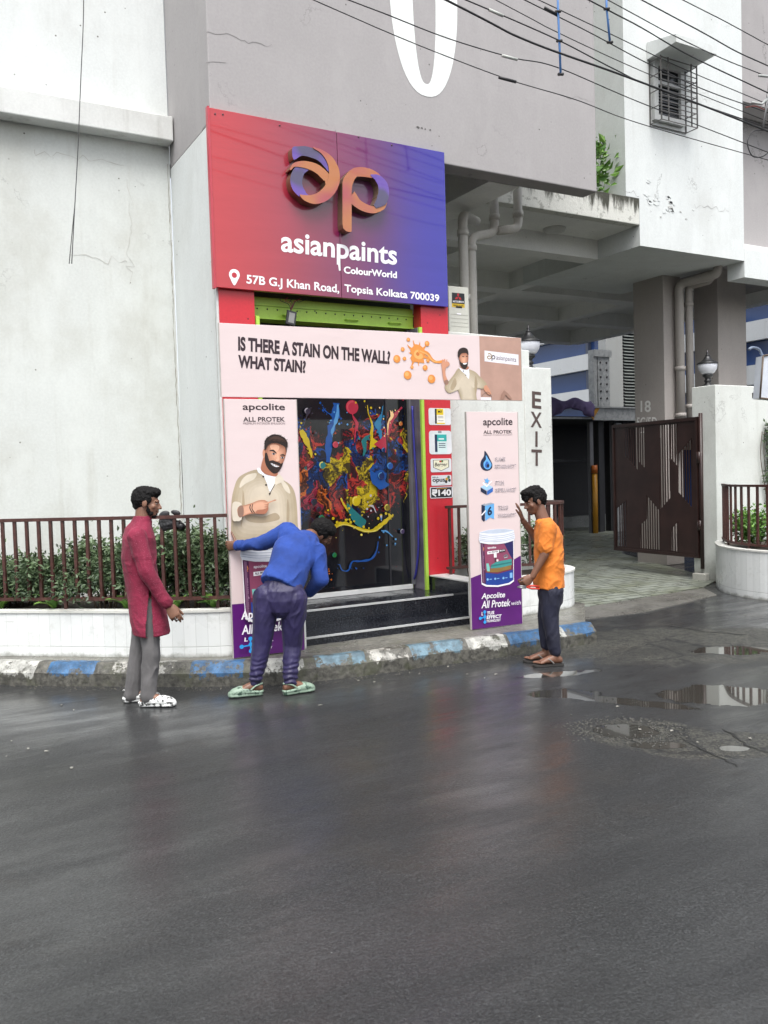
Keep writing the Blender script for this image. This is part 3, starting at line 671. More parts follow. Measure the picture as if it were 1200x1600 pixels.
# ---- printed paint splash on the door (free-form colours on black)
gp = dict(rough=.12, coat=.5)
RED, CRI, YEL, ORG, BLU, DBL, CYA, TEA, GRN, WHT, PUR, NAV = [flat(c, **gp) for c in ('#8c1f26', '#a32b40', '#bda61c', '#b05c22', '#164a90', '#0f2454', '#24709a', '#1f6c70', '#206a38', '#aaa6b0', '#35224e', '#0a0d1e')]
LRED, LYEL, LBLU, DRED, DYEL = [flat(c, **gp) for c in ('#b84650', '#cfc05a', '#4f8cc0', '#54121a', '#6f5f10')]
spl = Art(lambda a, b, d: (a-4, 8.079-d-7.9, b-.45), .0006)
def DP(pts): return pts
def splat(c, r, m, seed, spikes=11, st=1.0, ang=0.0, jag=.55, hi=None):
    q = random.Random(seed); pts = []
    for i in range(spikes*2):
        a = 2*pi*i/(spikes*2)+q.uniform(-.1, .1); rr = r*(q.uniform(.85, 1.45) if i % 2 else q.uniform(1-jag, .8))
        x, y = rr*cos(a)*st, rr*sin(a); pts.append((c[0]+x*cos(ang)-y*sin(ang), c[1]+x*sin(ang)+y*cos(ang)))
    spl.poly(pts, m, 4)
    for i in range(spikes):
        a = q.uniform(0, 2*pi); d = r*q.uniform(1.2, 1.9); spl.disc((c[0]+d*cos(a)*st, c[1]+d*sin(a)), r*q.uniform(.03, .10), m, n=10)
    if hi:
        for i in range(4):
            a = q.uniform(0, 2*pi); d = r*q.uniform(.1, .5); x, y = c[0]+d*cos(a), c[1]+d*sin(a)
            spl.line([(x-r*.25, y-r*.1), (x, y+r*.06), (x+r*.22, y+r*.15)], [.0, r*.09, .0], hi, 5)
def ball(c, r, m, hi):
    spl.disc(c, r, m); spl.poly([(c[0]+r*.8*cos(t)-r*.05, c[1]+r*.8*sin(t)+r*.08) for t in [i*pi/8 for i in range(3, 12)]], hi, 2); spl.disc((c[0]+r*.12, c[1]-r*.08), r*.74, m)
def splash_vinyl():
    n = N('paint_splash_vinyl'); P = n.tc(); x, y, z = n.sep(P)
    def el(cx, cz, a, b_):
        dx = n.math('DIVIDE', n.math('SUBTRACT', x, cx-4), a); dz = n.math('DIVIDE', n.math('SUBTRACT', z, cz-.45), b_)
        return n.ramp(n.math('SQRT', n.math('ADD', n.math('MULTIPLY', dx, dx), n.math('MULTIPLY', dz, dz))), 1.15, .25)
    env = n.math('MAXIMUM', n.math('MAXIMUM', el(3.5, 1.75, .60, .75), el(4.5, 1.85, .66, .72)), n.math('MULTIPLY', el(4.1, 1.6, 1.0, .50), .9))
    wv = n.t.nodes.new('ShaderNodeTexNoise'); wv.inputs['Scale'].default_value = 3.2; wv.inputs['Detail'].default_value = 4; n.t.links.new(P, wv.inputs['Vector'])
    vm = n.t.nodes.new('ShaderNodeVectorMath'); vm.operation = 'MULTIPLY_ADD'; n.t.links.new(wv.outputs['Color'], vm.inputs[0]); vm.inputs[1].default_value = (.55, 0, .75); n.t.links.new(P, vm.inputs[2])
    W = vm.outputs[0]
    body = n.noise(7.5, 6, .66, W, 1.4); mask = n.ramp(n.math('ADD', body, n.math('MULTIPLY', n.math('SUBTRACT', env, .5), .50)), .515, .53)
    drop = n.math('MULTIPLY', n.ramp(n.voro(34, P), .16, .13), n.ramp(n.math('ADD', n.noise(5, 3, .6), n.math('MULTIPLY', env, .22)), .62, .66)); mask = n.math('MAXIMUM', mask, drop)
    cell = n.voro(5.5, W, 'F1', 'Color'); cr_, cg_, _c = n.sep(cell)
    rp_ = n.t.nodes.new('ShaderNodeValToRGB'); rp_.color_ramp.interpolation = 'CONSTANT'; e = rp_.color_ramp.elements
    cols = [(0, '#8f1f26'), (.20, '#c9b11e'), (.33, '#b5372f'), (.48, '#174a94'), (.58, '#0f2a5c'), (.66, '#c9682a'), (.76, '#a82a44'), (.86, '#24868a'), (.93, '#d9c040')]
    while len(e) < len(cols): e.new(.5)
    for k, (p, c_) in zip(e, cols): k.position = p; k.color = (*lin(c_), 1)
    n.t.links.new(n.math('ADD', n.math('MULTIPLY', cr_, .55), n.math('MULTIPLY', n.ramp(x, .75, -.75), .42)), rp_.inputs[0])
    det = n.noise(11, 5, .65, W, 1.5)
    col = n.mix(n.ramp(det, .60, .44), rp_.outputs[0], n.mix(.93, rp_.outputs[0], (.008, .006, .010)))
    col = n.mix(n.math('MULTIPLY', n.ramp(det, .66, .72), .55), col, (.85, .80, .70))
    bgc = n.mix(n.ramp(n.noise(2.2, 5, .6), .4, .7), (.006, .007, .010), (.017, .017, .020))
    n.set('Base Color', n.mix(mask, bgc, n.mix(.22, col, (.01, .01, .012)))); n.set('Roughness', .06); n.set('Coat Weight', .3); return n.m
q = random.Random(5)
door.data.materials[0] = splash_vinyl()
def sline(pts, ws, m, n=6):
    q2 = random.Random(int(abs(pts[0][0]*7919+pts[0][1]*104729)*100)); ws2 = []
    for i in range(len(ws)*3): j = i/(len(ws)*3-1)*(len(ws)-1); k = min(int(j), len(ws)-2); ws2.append((ws[k]+(ws[k+1]-ws[k])*(j-k))*q2.uniform(.35, .95))
    spl.line(pts, ws2, m, n)
    for i in range(9):
        p = Vector(q2.choice(pts)); spl.disc((min(4.87, p.x+q2.gauss(0, .06)), p.y+q2.gauss(0, .06)), q2.uniform(.003, .014), m, n=8)
sline([(4.035,2.477),(4.026,2.385),(4.005,2.289),(3.954,2.178),(3.931,2.036),(3.919,1.862)], [.10, .13, .14, .10, .13, .06], BLU)
sline([(4.052,2.464),(4.045,2.369),(4.019,2.281),(3.977,2.178),(3.978,2.115)], [.03, .045, .05, .04, .0], LBLU)
sline([(3.875,2.438),(3.909,2.391),(3.96,2.36),(4.007,2.337)], [.012, .02, .02, .05], BLU)
ball(*[(4.218,2.438)], .075, CRI, LRED)
sline([(4.217,2.403),(4.227,2.339),(4.27,2.259),(4.249,2.178),(4.236,2.066)], [.05, .02, .10, .03, .02], CRI)
sline([(4.402,2.461),(4.412,2.373),(4.454,2.251),(4.44,2.129),(4.483,2.015)], [.015, .02, .03, .06, .2], YEL)
sline([(4.592,2.456),(4.57,2.358),(4.525,2.26),(4.548,2.162),(4.56,2.08)], [.02, .03, .10, .09, .02], CYA)
sline([(4.83,2.446),(4.741,2.359),(4.66,2.244),(4.619,2.129),(4.539,1.998)], [.03, .06, .08, .12, .2], CRI)
sline([(4.675,2.408),(4.702,2.351),(4.652,2.276),(4.629,2.145)], [.01, .06, .03, .05], flat('#e9c48a', **gp))
sline([(3.617,2.194),(3.665,2.1),(3.712,1.991),(3.726,1.912)], [.06, .09, .08, .02], YEL)
sline([(4.422,2.146),(4.346,2.081),(4.353,2),(4.331,1.919)], [.02, .08, .06, .04], TEA)
spl.poly([(4.114,1.425),(4.202,1.349),(4.29,1.272),(4.34,1.221),(4.287,1.158),(4.215,1.195),(4.154,1.279)], TEA, 5)
sline([(3.867,1.245),(3.927,1.178),(4.017,1.213),(4.106,1.209),(4.213,1.162),(4.322,1.124),(4.434,1.126),(4.529,1.178),(4.617,1.239),(4.647,1.279)], [.03, .05, .05, .05, .04, .045, .06, .07, .05, .09], YEL)
sline([(3.943,1.153),(4.034,1.196),(4.124,1.192),(4.231,1.148),(4.34,1.113),(4.452,1.116),(4.548,1.169)], [.01, .015, .015, .012, .02, .02, .01], LYEL)
for p in [(4.099,1.249),(4.152,1.222),(4.305,1.165),(4.485,1.246),(4.523,1.277),(4.584,1.294),(3.948,1.273),(3.991,1.231)]: spl.disc(p, .016, YEL, n=12)
sline([(4.044,1.484),(4.069,1.427),(4.112,1.361),(4.128,1.328)], [.02, .035, .03, .0], YEL)
sline([(4.002,0.789),(4.035,0.722),(4.107,0.717),(4.155,0.802),(4.256,0.802),(4.386,0.817),(4.454,0.903),(4.476,1)], [.012, .025, .03, .03, .025, .035, .03, .012], BLU)
sline([(4.518,1.113),(4.584,1.101),(4.658,1.038)], [.02, .03, .02], LBLU)
sline([(4.368,1.39),(4.424,1.377),(4.462,1.304)], [.01, .03, .01], WHT)
sline([(3.84,0.722),(3.829,0.659),(3.783,0.599)], [.03, .02, .01], ORG)
spl.poly([(4.4,1.772),(4.455,1.738),(4.531,1.769),(4.595,1.718),(4.583,1.645),(4.629,1.602),(4.523,1.556),(4.468,1.591),(4.414,1.641)], BLU, 5)
for p, r, m, h in zip([(3.689,2.389),(4.22,1.445),(4.596,1.359),(4.646,1.808),(4.572,1.982),(3.836,1.832),(3.996,2.043),(4.795,2.264),(3.943,0.89),(3.807,1.28),(4.457,1.906),(3.727,1.457),(3.776,1.376),(4.775,1.09),(4.529,1.704)], (.05, .075, .055, .055, .036, .055, .048, .034, .038, .055, .036, .05, .04, .04, .06), (flat('#3a3644', **gp), YEL, DYEL, BLU, DBL, TEA, CRI, ORG, GRN, GRN, NAV, NAV, NAV, PUR, DBL), (WHT, LYEL, LYEL, LBLU, LBLU, LYEL, LRED, LYEL, TEA, TEA, BLU, PUR, PUR, WHT, LBLU)):
    ball(p, r*.7, m, h)
sline([(3.688,2.365),(3.663,2.303),(3.644,2.241)], [.03, .01, .006], flat('#3a3644', **gp))
spl.build('splash_print', door)

# ---- product stickers on the red pilaster, each a thing of its own
def sticker(label, box, draw, y=7.843):
    (x0, z0), (x1, z1) = box
    e = empty('sticker', (x0, y, z0), 0, label, 'sticker', 'product stickers on the red pilaster')
    a = Art(lambda p, q_, d: (p-x0, -.0005-d, q_-z0), .0006)
    W, H = x1-x0, z1-z0
    a.rect(x0, z0, x1, z1, flat('#d9dcdf', .35), min(W, H)*.12)
    draw(a, lambda u, v: (x0+u*W, z0+v*H)); a.build('sticker_print', e)
K = flat('#14161c', .4); GY = flat('#8a8e92', .5)
def box_of(P, u0, v0, u1, v1): return [P(u0, v0), P(u1, v0), P(u0, v1)]
def d1(a, P):
    a.rect(*P(.28, .08), *P(.72, .96), flat('#eceade', .4), .01); a.rect(*P(.34, .60), *P(.66, .96), flat('#e0c41f', .4)); a.rect(*P(.28, .08), *P(.36, .96), K); a.rect(*P(.36, .06), *P(.72, .13), flat('#e0c41f', .4)); a.text('M7', box_of(P, .42, .72, .62, .86), K, .03)
    for v in (.5, .42, .25): a.rect(*P(.42, v), *P(.66, v+.025), GY)
def d2(a, P):
    a.rect(*P(.25, .06), *P(.78, .9), flat('#cfe3e2', .4), .012); a.rect(*P(.34, .55), *P(.78, .84), flat('#2fa9a4', .4)); a.rect(*P(.25, .10), *P(.36, .84), flat('#1b2a4a', .4)); a.rect(*P(.4, .9), *P(.56, .99), GY)
    for v in (.44, .36, .28): a.rect(*P(.42, v), *P(.72, v+.03), flat('#1b2a4a', .4))
    a.rect(*P(.42, .62), *P(.66, .68), flat('#dfeeea', .4))
def d3(a, P):
    a.poly([P(.12, .90), P(.88, .90), P(.88, .34), P(.5, .08), P(.12, .34)], flat('#4a4438', .4)); a.poly([P(.15, .87), P(.85, .87), P(.85, .36), P(.5, .12), P(.15, .36)], flat('#e6e3c8', .4))
    a.text('Berger', box_of(P, .19, .34, .81, .70), K, .015, .15); a.rect(*P(.42, .72), *P(.52, .84), flat('#b52424', .4)); a.rect(*P(.52, .72), *P(.60, .86), flat('#3c7a34', .4))
def d4(a, P):
    a.text('opus', box_of(P, .06, .22, .68, .66), K, .03); a.text('BIRLA', box_of(P, .06, .74, .36, .88), K, .02)
    for u, v, c in ((.86, .78, '#39684e'), (.90, .48, '#26332f'), (.76, .60, '#c99a2a'), (.73, .36, '#2b2b2b')): a.disc(P(u, v), .018, flat(c, .4), n=14)
    a.text('PAINTS', box_of(P, .42, .07, .66, .14), GY)
def d5(a, P):
    a.rect(*P(.04, .06), *P(.96, .94), flat('#17181d', .35)); W = flat('#e8e8e8', .4)
    a.text('140', box_of(P, .36, .2, .93, .76), W, .035)
    a.line([P(.09, .74), P(.31, .74)], .013, W); a.line([P(.09, .58), P(.31, .58)], .013, W); a.line([P(.13, .74), P(.27, .70), P(.27, .50), P(.10, .44), P(.26, .18)], .016, W)
    a.rect(*P(.28, .82), *P(.75, .87), flat('#b8862b', .4))
sticker('sticker of a yellow-capped white paint pack, topmost on the red pilaster', [(5.026,2.237),(5.314,2.42)], d1)
sticker('sticker of a teal and navy paint pack, second from the top of the red pilaster', [(5.023,1.919),(5.315,2.175)], d2)
sticker('white sticker with a cream shield reading Berger', [(5.034,1.725),(5.305,1.873)], d3)
sticker('white sticker reading opus with coloured dots, above the price', [(5.037,1.579),(5.3,1.691)], d4)
sticker('black and white price sticker reading 140 rupees', [(5.016,1.441),(5.312,1.564)], d5, 7.842)

# ---------------------------------------------------------------- fascia sign
SG = empty('shop_sign', (2.68, 7.80, 3.50), 0, 'large pink to violet shop fascia sign with raised ribbon logo and address line', 'sign')
SY = 7.79
def sign_mat():
    n = N('sign_vinyl'); x, y, z = n.sep()
    f = n.math('DIVIDE', x, 2.62)
    cr = n.t.nodes.new('ShaderNodeValToRGB'); e = cr.color_ramp; e.interpolation = 'B_SPLINE'
    stops = [(0, '#b5121a'), (.22, '#a01c2c'), (.42, '#7e2142'), (.58, '#6c1250'), (.72, '#4a0f66'), (.86, '#260f8c'), (1, '#190e90')]
    while len(e.elements) < len(stops): e.elements.new(.5)
    for k, (p, c) in zip(e.elements, stops): k.position = p; k.color = (*lin(c), 1)
    n.t.links.new(n.math('ADD', f, n.math('MULTIPLY', n.math('SUBTRACT', n.noise(.8, 2, .5), .5), .10)), cr.inputs[0])
    n.set('Base Color', cr.outputs[0]); n.set('Roughness', .28); n.set('Specular IOR Level', .5); n.set('Coat Weight', 1.0); n.set('Coat Roughness', .05); n.set('Coat IOR', 1.52)
    n.bump(n.noise(1.0, 3, .5, n.map(scale=(.9, 1, 4))), .30, .03); return n.m
off = (-2.68, -7.80, -3.50)
mS = sign_mat()
part(B().box(2.675, 3.99, SY, 7.838, 3.51, 5.16), 'sign_panel', mS, SG, .004)
part(B().box(3.995, 5.285, SY, 7.838, 3.51, 5.16), 'sign_panel', mS, SG, .004)
sf = part(B().box(2.655, 2.675, SY-.006, 7.84, 3.50, 5.17), 'edge_trim', flat('#b8404c', .4), SG)
wl = flat('#f2f0f2', .35)
A_ = Art(lambda a, b, d: (a-2.68, SY-.001-d-7.80, b-3.50), .0012)
A_.text('asianpaints', [(3.342,3.842),(4.647,3.834),(3.352,4.104)], wl, .022)
A_.poly([(3.948,3.924),(3.988,3.928),(3.986,3.781),(3.968,3.779)], wl)
A_.cut('brand_lettering', SG)
A_.text('ColourWorld', [(4.022,3.758),(4.644,3.761),(4.024,3.829)], wl, .03)
A_.build('brand_lettering', SG)
A_ = Art(lambda a, b, d: (a-2.68, SY-.001-d-7.80, b-3.50), .0012)
A_.text('57B G.J Khan Road,', [(2.977,3.544),(3.963,3.533),(2.981,3.653)], wl, .022); A_.cut('address_lettering', SG)
A_.text('Topsia Kolkata 700039', [(4.022,3.55),(5.165,3.533),(4.025,3.65)], wl, .022)
A_.build('address_lettering', SG)
pin = Art(lambda a, b, d: (a-2.68, SY-.001-d-7.80, b-3.50), .0012)
pin.poly([(2.855,3.54),(2.82,3.597),(2.806,3.638),(2.823,3.678),(2.861,3.693),(2.899,3.679),(2.913,3.641),(2.896,3.598)], wl, 4)
pin.disc([(2.859,3.636)][0], .026, flat('#b8303c', .35))
pin.build('location_pin', SG)
# small seam, screws and chips of torn vinyl
sc = B()
for x, z in [(2.729,5.109),(2.804,5.117),(4.629,5.129),(4.239,5.149),(3.376,5.115)]: sc.tube([(x, SY+.002, z), (x, SY-.006, z)], .008, 8)
part(sc, 'screw', flat((.08, .03, .04), .5), SG)
# raised ribbon logo: channel letters standing 11 cm proud, faces tinted copper to lilac
def logo_face():
    n = N('logo_face_vinyl'); x, y, z = n.sep()
    f = n.ramp(n.noise(2.3, 1, .5), .35, .65)
    n.set('Base Color', n.mix(f, lin('#a34a52'), lin('#b06f42'))); n.set('Roughness', .28); n.set('Coat Weight', .4); return n.m
def logo_lilac():
    n = N('logo_lilac_face'); b_ = n.ramp(n.noise(3.0, 1, .5), .45, .60)
    n.set('Base Color', n.mix(b_, lin('#4f4866'), lin('#664a9e'))); n.set('Roughness', .28); n.set('Coat Weight', .4); return n.m
mF, mL, mE = logo_face(), logo_lilac(), N('brushed_gold_return')
mE.set('Base Color', mE.mix(mE.noise(30, 2, .5), (.20, .13, .07), (.34, .24, .14))); mE.set('Roughness', .35); mE.set('Metallic', .7); mE = mE.m
lg = empty('raised_logo', (0, 0, 0)); lg.parent = SG
def ribbon(name, pts, face, depth):
    b = B(); b.mi = 0; b.prism(pts, SY-.0005, SY-depth, 'y')
    bm = b.bm
    for f in bm.faces:
        c = f.calc_center_median()
        f.material_index = 1 if abs(c.y-(SY-depth)) < 1e-4 else 0
    return part(b, name, [mE, face], lg)
# outlines measured on the face 11 cm in front of the panel
LD = .11
def rstroke(pts, ws, n=6): return stroke(pts, [v*.63 for v in ws], 14)
ribbon('letter_stroke', spline([(3.457,4.88),(3.527,4.906),(3.614,4.919),(3.701,4.901),(3.788,4.851),(3.83,4.789),(3.839,4.719),(3.828,4.715),(3.784,4.76),(3.723,4.803),(3.635,4.821),(3.548,4.819),(3.466,4.771)], 5), mL, LD-.008)
ribbon('letter_stroke', [tuple(p) for p in rstroke([(3.676,4.916),(3.77,4.888),(3.851,4.826),(3.893,4.736),(3.889,4.633),(3.84,4.535),(3.754,4.455),(3.658,4.416),(3.571,4.419),(3.516,4.44)], [.02, .06, .13, .18, .20, .19, .17, .14, .09, .02], 6)], mF, LD)
ribbon('letter_stroke', [tuple(p) for p in rstroke([(3.613,4.723),(3.53,4.677),(3.488,4.587),(3.5,4.51),(3.559,4.451),(3.621,4.439)], [.09, .17, .20, .19, .13, .02], 6)][:], mL, LD-.010)
ribbon('letter_stroke', [tuple(p) for p in rstroke([(3.426,4.667),(3.464,4.715),(3.533,4.736),(3.62,4.738),(3.707,4.72),(3.775,4.679),(3.824,4.629),(3.816,4.577)], [.02, .05, .09, .12, .14, .15, .14, .06], 6)], mF, LD-.004)
ribbon('letter_stroke', [(3.983,4.623),(4.001,4.672),(4.039,4.723),(4.093,4.766),(4.16,4.718),(4.119,4.671),(4.093,4.615),(4.083,4.556),(4.069,4.152),(4.048,4.145),(4.008,4.148),(3.976,4.174),(3.969,4.213)], mF, LD)
ribbon('letter_stroke', [tuple(p) for p in rstroke([(4.068,4.71),(4.135,4.746),(4.215,4.763),(4.31,4.762),(4.391,4.745),(4.464,4.691)], [.10, .14, .15, .14, .10, .02], 6)], mF, LD-.006)
ribbon('letter_stroke', [tuple(p) for p in rstroke([(4.309,4.745),(4.39,4.721),(4.445,4.664),(4.454,4.583),(4.424,4.508),(4.346,4.434)], [.02, .13, .19, .20, .19, .06], 6)], mL, LD-.002)
ribbon('letter_stroke', [tuple(p) for p in rstroke([(4.078,4.509),(4.151,4.444),(4.243,4.409),(4.338,4.403),(4.442,4.437),(4.492,4.494)], [.20, .15, .13, .11, .06, .01], 6)], mF, LD-.008)
part(B().box(3.985, 4.09, SY-.09, SY-.001, 4.35, 4.44), 'logo_bracket', flat((.02, .015, .015), .5), lg)

# floodlight driver dangling under the sign with its wires
FD = empty('light_driver', (3.47, 7.90, 3.30), 0, 'small black electrical driver box hanging by red wires under the fascia', 'driver box')
g = B().box(-.05, .05, -.03, .0, -.08, .06, .006).build('case', flat((.03, .03, .033), .5), FD); g.rotation_euler = (0, .18, 0)
h = B().box(-.03, .03, -.0335, -.0305, -.06, .04).build('type_plate', flat((.25, .25, .24), .5), g)
for k in range(5):
    B().tube(spline([(.0, -.015, .06), (.02*k-.03, -.03, .12+.01*k), (.05*k-.12, -.04, .15), (.07*k-.10, -.02, .19)], 6, False), .003, 6).build('wire', flat((.25, .03, .04) if k % 2 else (.02, .02, .02), .5), FD)

# ---------------------------------------------------------------- granite steps
ST = empty('entrance_steps', (4, 7.4, .18), 0, 'two wet black granite entrance steps with white nosing lines', 'steps'); off = (-4, -7.4, -.18)
gn = N('wet_black_granite'); P_ = gn.tc()
gc = gn.mix(gn.ramp(gn.noise(70, 4, .7), .45, .75), (.008, .009, .013), (.05, .055, .065))
gs = gn.noise(1.0, 6, .7, gn.map(rot=(0, .5, .6), scale=(30, 30, 4)))
gc = gn.mix(gn.math('MULTIPLY', gn.ramp(gs, .60, .74), .6), gc, (.16, .17, .18))
gn.set('Base Color', gc); gn.set('Roughness', gn.ramp(gn.noise(4, 5, .65), .4, .62, .05, .28)); gn.bump(gn.noise(5, 3, .5), .08, .01)
M_GRAN = gn.m
M_NOSE = plaster('worn_nosing', (.42, .43, .43), amt=.5, streak=.1, seed=2, rough=.5)
part(B().box(2.9, 4.985, 7.05, 7.4, .10, .262), 'lower_step', M_GRAN, ST)
part(B().box(2.9, 4.985, 7.4, 8.248, .10, .450), 'upper_step', M_GRAN, ST)
part(B().box(2.9, 4.985, 7.043, 7.0495, .248, .265).box(2.9, 4.985, 7.0495, 7.060, .2625, .266), 'nosing', M_NOSE, ST)
part(B().box(2.9, 4.985, 7.393, 7.3995, .436, .453).box(2.9, 4.985, 7.3995, 7.410, .4505, .454), 'nosing', M_NOSE, ST)
part(B().box(4.986, 5.03, 7.12, 7.83, .10, .592), 'cheek_wall', M_GRAN, ST)
part(B().box(4.980, 5.20, 7.13, 7.835, .5985, .612).box(4.980, 5.045, 7.085, 7.118, .187, .598), 'cheek_trim', plaster('white_trim_tile', (.66, .67, .65), amt=.4, streak=.3, seed=3, rough=.4), ST)

# ---------------------------------------------------------------- planters, with tiled fronts
def planter(name, label, path, zb, zt, back, group=None, thick=.11):
    """path: outer face as 2D points; back: closing points behind"""
    root = empty(name, (path[0][0], path[0][1], zb), 0, label, 'planter', group); ox, oy = path[0][0], path[0][1]
    P = [p.to_2d() for p in spline([(a, b, 0) for a, b in path], 8, False)]
    vs, fs, uv = [], [], []; u = 0; us = []
    for i, p in enumerate(P):
        if i: u += (p-P[i-1]).length
        us.append(u); vs += [(p.x-ox, p.y-oy, 0), (p.x-ox, p.y-oy, zt-zb)]
    for i in range(len(P)-1): fs.append((2*i, 2*i+2, 2*i+3, 2*i+1))
    o = mesh('tiled_front', vs, fs, M_TILE, root); l = o.data.uv_layers.new(name='UVMap')
    for poly in o.data.polygons:
        for li in poly.loop_indices:
            vi = o.data.loops[li].vertex_index; l.data[li].uv = (us[vi//2], (vi % 2)*(zt-zb))
    sol = o.modifiers.new('thickness', 'SOLIDIFY'); sol.thickness = .05; sol.offset = -1
    In = offs(P, thick); Op = offs(P, -.012)
    b = B()
    for i in range(len(P)-1):
        q = [Op[i], Op[i+1], In[i+1], In[i]]
        lo = [b.bm.verts.new((p.x-ox, p.y-oy, zt-zb+.001)) for p in q]; hi = [b.bm.verts.new((p.x-ox, p.y-oy, zt-zb+.022)) for p in q]
        for k in range(4): b.bm.faces.new([lo[k], lo[(k+1) % 4], hi[(k+1) % 4], hi[k]])
        b.bm.faces.new(hi); b.bm.faces.new(lo[::-1])
    bmesh.ops.remove_doubles(b.bm, verts=b.bm.verts, dist=.0005)
    seen = {}
    for f in list(b.bm.faces):
        k = tuple(sorted(v.index for v in f.verts))
    b.build('coping', plaster('coping_cement', (.60, .60, .56), amt=.5, streak=.1, seed=6, stain=(.2, .2, .16)), root)
    soil = [tuple(p-Vector((ox, oy))) for p in offs(P, thick-.02)]+[(a-ox, c-oy) for a, c in back]
    B().prism(soil, .03, zt-zb-.03).build('soil', concrete('dark_soil', (.055, .042, .03), 4, .9), root)
    return root, P
PL1, P1_ = planter('planter', 'long curved planter of white glazed strip tile with a dark railing on top', [(-1.75, 10.0), (-.6, 9.25), (.2, 8.72), (.731, 8.369), (1.308, 7.891), (1.679, 7.572), (2.14, 7.217), (2.431, 7.06), (2.75, 6.98), (3.1, 6.95)], .187, .575, [(3.1, 7.8), (2.69, 7.85), (2.69, 9.19), (-1.7, 10.2)])
PL2, P2_ = planter('planter', 'short round-ended planter of white tile beside the steps and the EXIT pillar', [(5.032, 7.10), (5.5, 7.11), (6.05, 7.13), (6.42, 7.22), (6.66, 7.42), (6.77, 7.68), (6.76, 7.96)], .187, .575, [(6.5, 7.97), (5.32, 7.97), (5.32, 7.83), (5.04, 7.83)])
PL3, P3_ = planter('planter', 'rounded white tiled planter at the foot of the boundary wall beyond the gate', [(10.36, 8.46), (10.02, 8.22), (9.62, 7.78), (9.42, 7.25), (9.46, 6.7), (9.85, 6.1), (10.6, 5.7), (12, 5.5)], .0, .60, [(12, 8.48), (10.45, 8.48)])

# ---------------------------------------------------------------- railings
def railing(label, path, zt, zb, zfoot, pitch, feet, group='dark brown railings on the planters', w=.026):
    root = empty('railing', (path[0][0], path[0][1], zfoot), 0, label, 'railing', group); ox, oy, oz_ = path[0][0], path[0][1], zfoot
    P = [p.to_2d() for p in spline([(a, b, 0) for a, b in path], 10, False)]
    L = lambda p, z: (p.x-ox, p.y-oy, z-oz_)
    for nm, z, hh in (('top_rail', zt, .030), ('bottom_rail', zb, .028)):
        b = B(); D = densify(P, .06); a_, c_ = offs(D, -.021), offs(D, .021)
        rings = [[b.bm.verts.new(L(p, zz)) for p, zz in ((a_[i], z), (c_[i], z), (c_[i], z+hh), (a_[i], z+hh))] for i in range(len(D))]
        for A1, B1 in zip(rings, rings[1:]):
            for k in range(4): b.bm.faces.new([A1[k], A1[(k+1) % 4], B1[(k+1) % 4], B1[k]])
        b.bm.faces.new(rings[0][::-1]); b.bm.faces.new(rings[-1]); b.build(nm, M_RAIL, root)
    tot = 0; nxt = pitch*.4; k = 0
    for p, q in zip(P, P[1:]):
        l = (q-p).length
        while tot+l > nxt:
            c = p+(q-p)*((nxt-tot)/l); d = (q-p).normalized(); nn = Vector((-d.y, d.x)); h = w/2
            z0 = zfoot if k % feet == 0 else zb+.028
            b = B(); vs_ = [b.bm.verts.new(L(c+d*sx*h+nn*sy*h, z)) for z in (z0, zt) for sx, sy in ((-1, -1), (1, -1), (1, 1), (-1, 1))]
            for qd in ((3, 2, 1, 0), (4, 5, 6, 7), (0, 1, 5, 4), (1, 2, 6, 5), (2, 3, 7, 6), (3, 0, 4, 7)): b.bm.faces.new([vs_[i] for i in qd])
            b.build('baluster', M_RAIL, root); nxt += pitch; k += 1
        tot += l
    return root
railing('long curved dark brown railing in front of the leafy shrubs', [tuple(p) for p in offs(P1_, .10)[14:-8]], 1.385, .672, .597, .118, 6)
railing('dark railing on the short planter, wrapping round the foot of the EXIT pillar', [(5.13, 7.72), (5.45, 7.66), (5.75, 7.52), (6.05, 7.34), (6.36, 7.34), (6.57, 7.49), (6.66, 7.70), (6.66, 7.94)], 1.33, .67, .597, .112, 5)
railing('short dark railing with knobbed ends on the planter beyond the gate', [(10.28, 8.30), (10.06, 8.10), (9.72, 7.72), (9.53, 7.24), (9.57, 6.75), (9.95, 6.2), (10.7, 5.82)], 1.42, .66, .622, .15, 4)
# ---------------------------------------------------------------- printed promotion boards, in one line on the pavement edge
BA = math.atan(.074); BO = Vector((2.41, 6.915)); BU = Vector((cos(BA), -sin(BA)))
def board(label, s0, s1, z0, z1, name='promotion_board'):
    p = BO+BU*s0
    e = empty(name, (p.x, p.y, z0), -BA, label, 'board', 'pink paint promotion boards')
    W, H = s1-s0, z1-z0
    pv_ = N('pink_printed_vinyl'); pv_.set('Base Color', pv_.mix(pv_.noise(1.2, 4, .5), lin('#d0bcba'), lin('#d8c8c7'))); pv_.set('Roughness', .3); pv_.set('Coat Weight', .4); pv_.set('Coat Roughness', .15); pv_.bump(pv_.noise(1.0, 4, .55, pv_.map(scale=(2, 1, 5), rot=(0, .4, 0))), .12, .03)
    o = B().box(0, W, .002, .026, 0, H).build('panel', pv_.m, e); bevel(o, .003)
    fr = flat('#b9b4ae', .5)
    B().box(-.004, .0, -.001, .03, 0, H).box(W, W+.004, -.001, .03, 0, H).build('frame_edge', fr, e)
    a = Art(lambda a_, b_, d: (a_-s0, .0015-d, b_-z0), .0005); a.s0, a.z0 = s0, z0; a.clip = (s0+.001, s1-.001, z0+.002, z1-.002)
    return e, a
INK = flat('#2a1720', .4); PURP = flat('#56186a', .35); SK = flat('#c98f72', .45); SKS = flat('#a86c52', .45); SKL = flat('#dba98c', .45); HAIR = flat('#24150f', .5); HAIR2 = flat('#3d261b', .5)
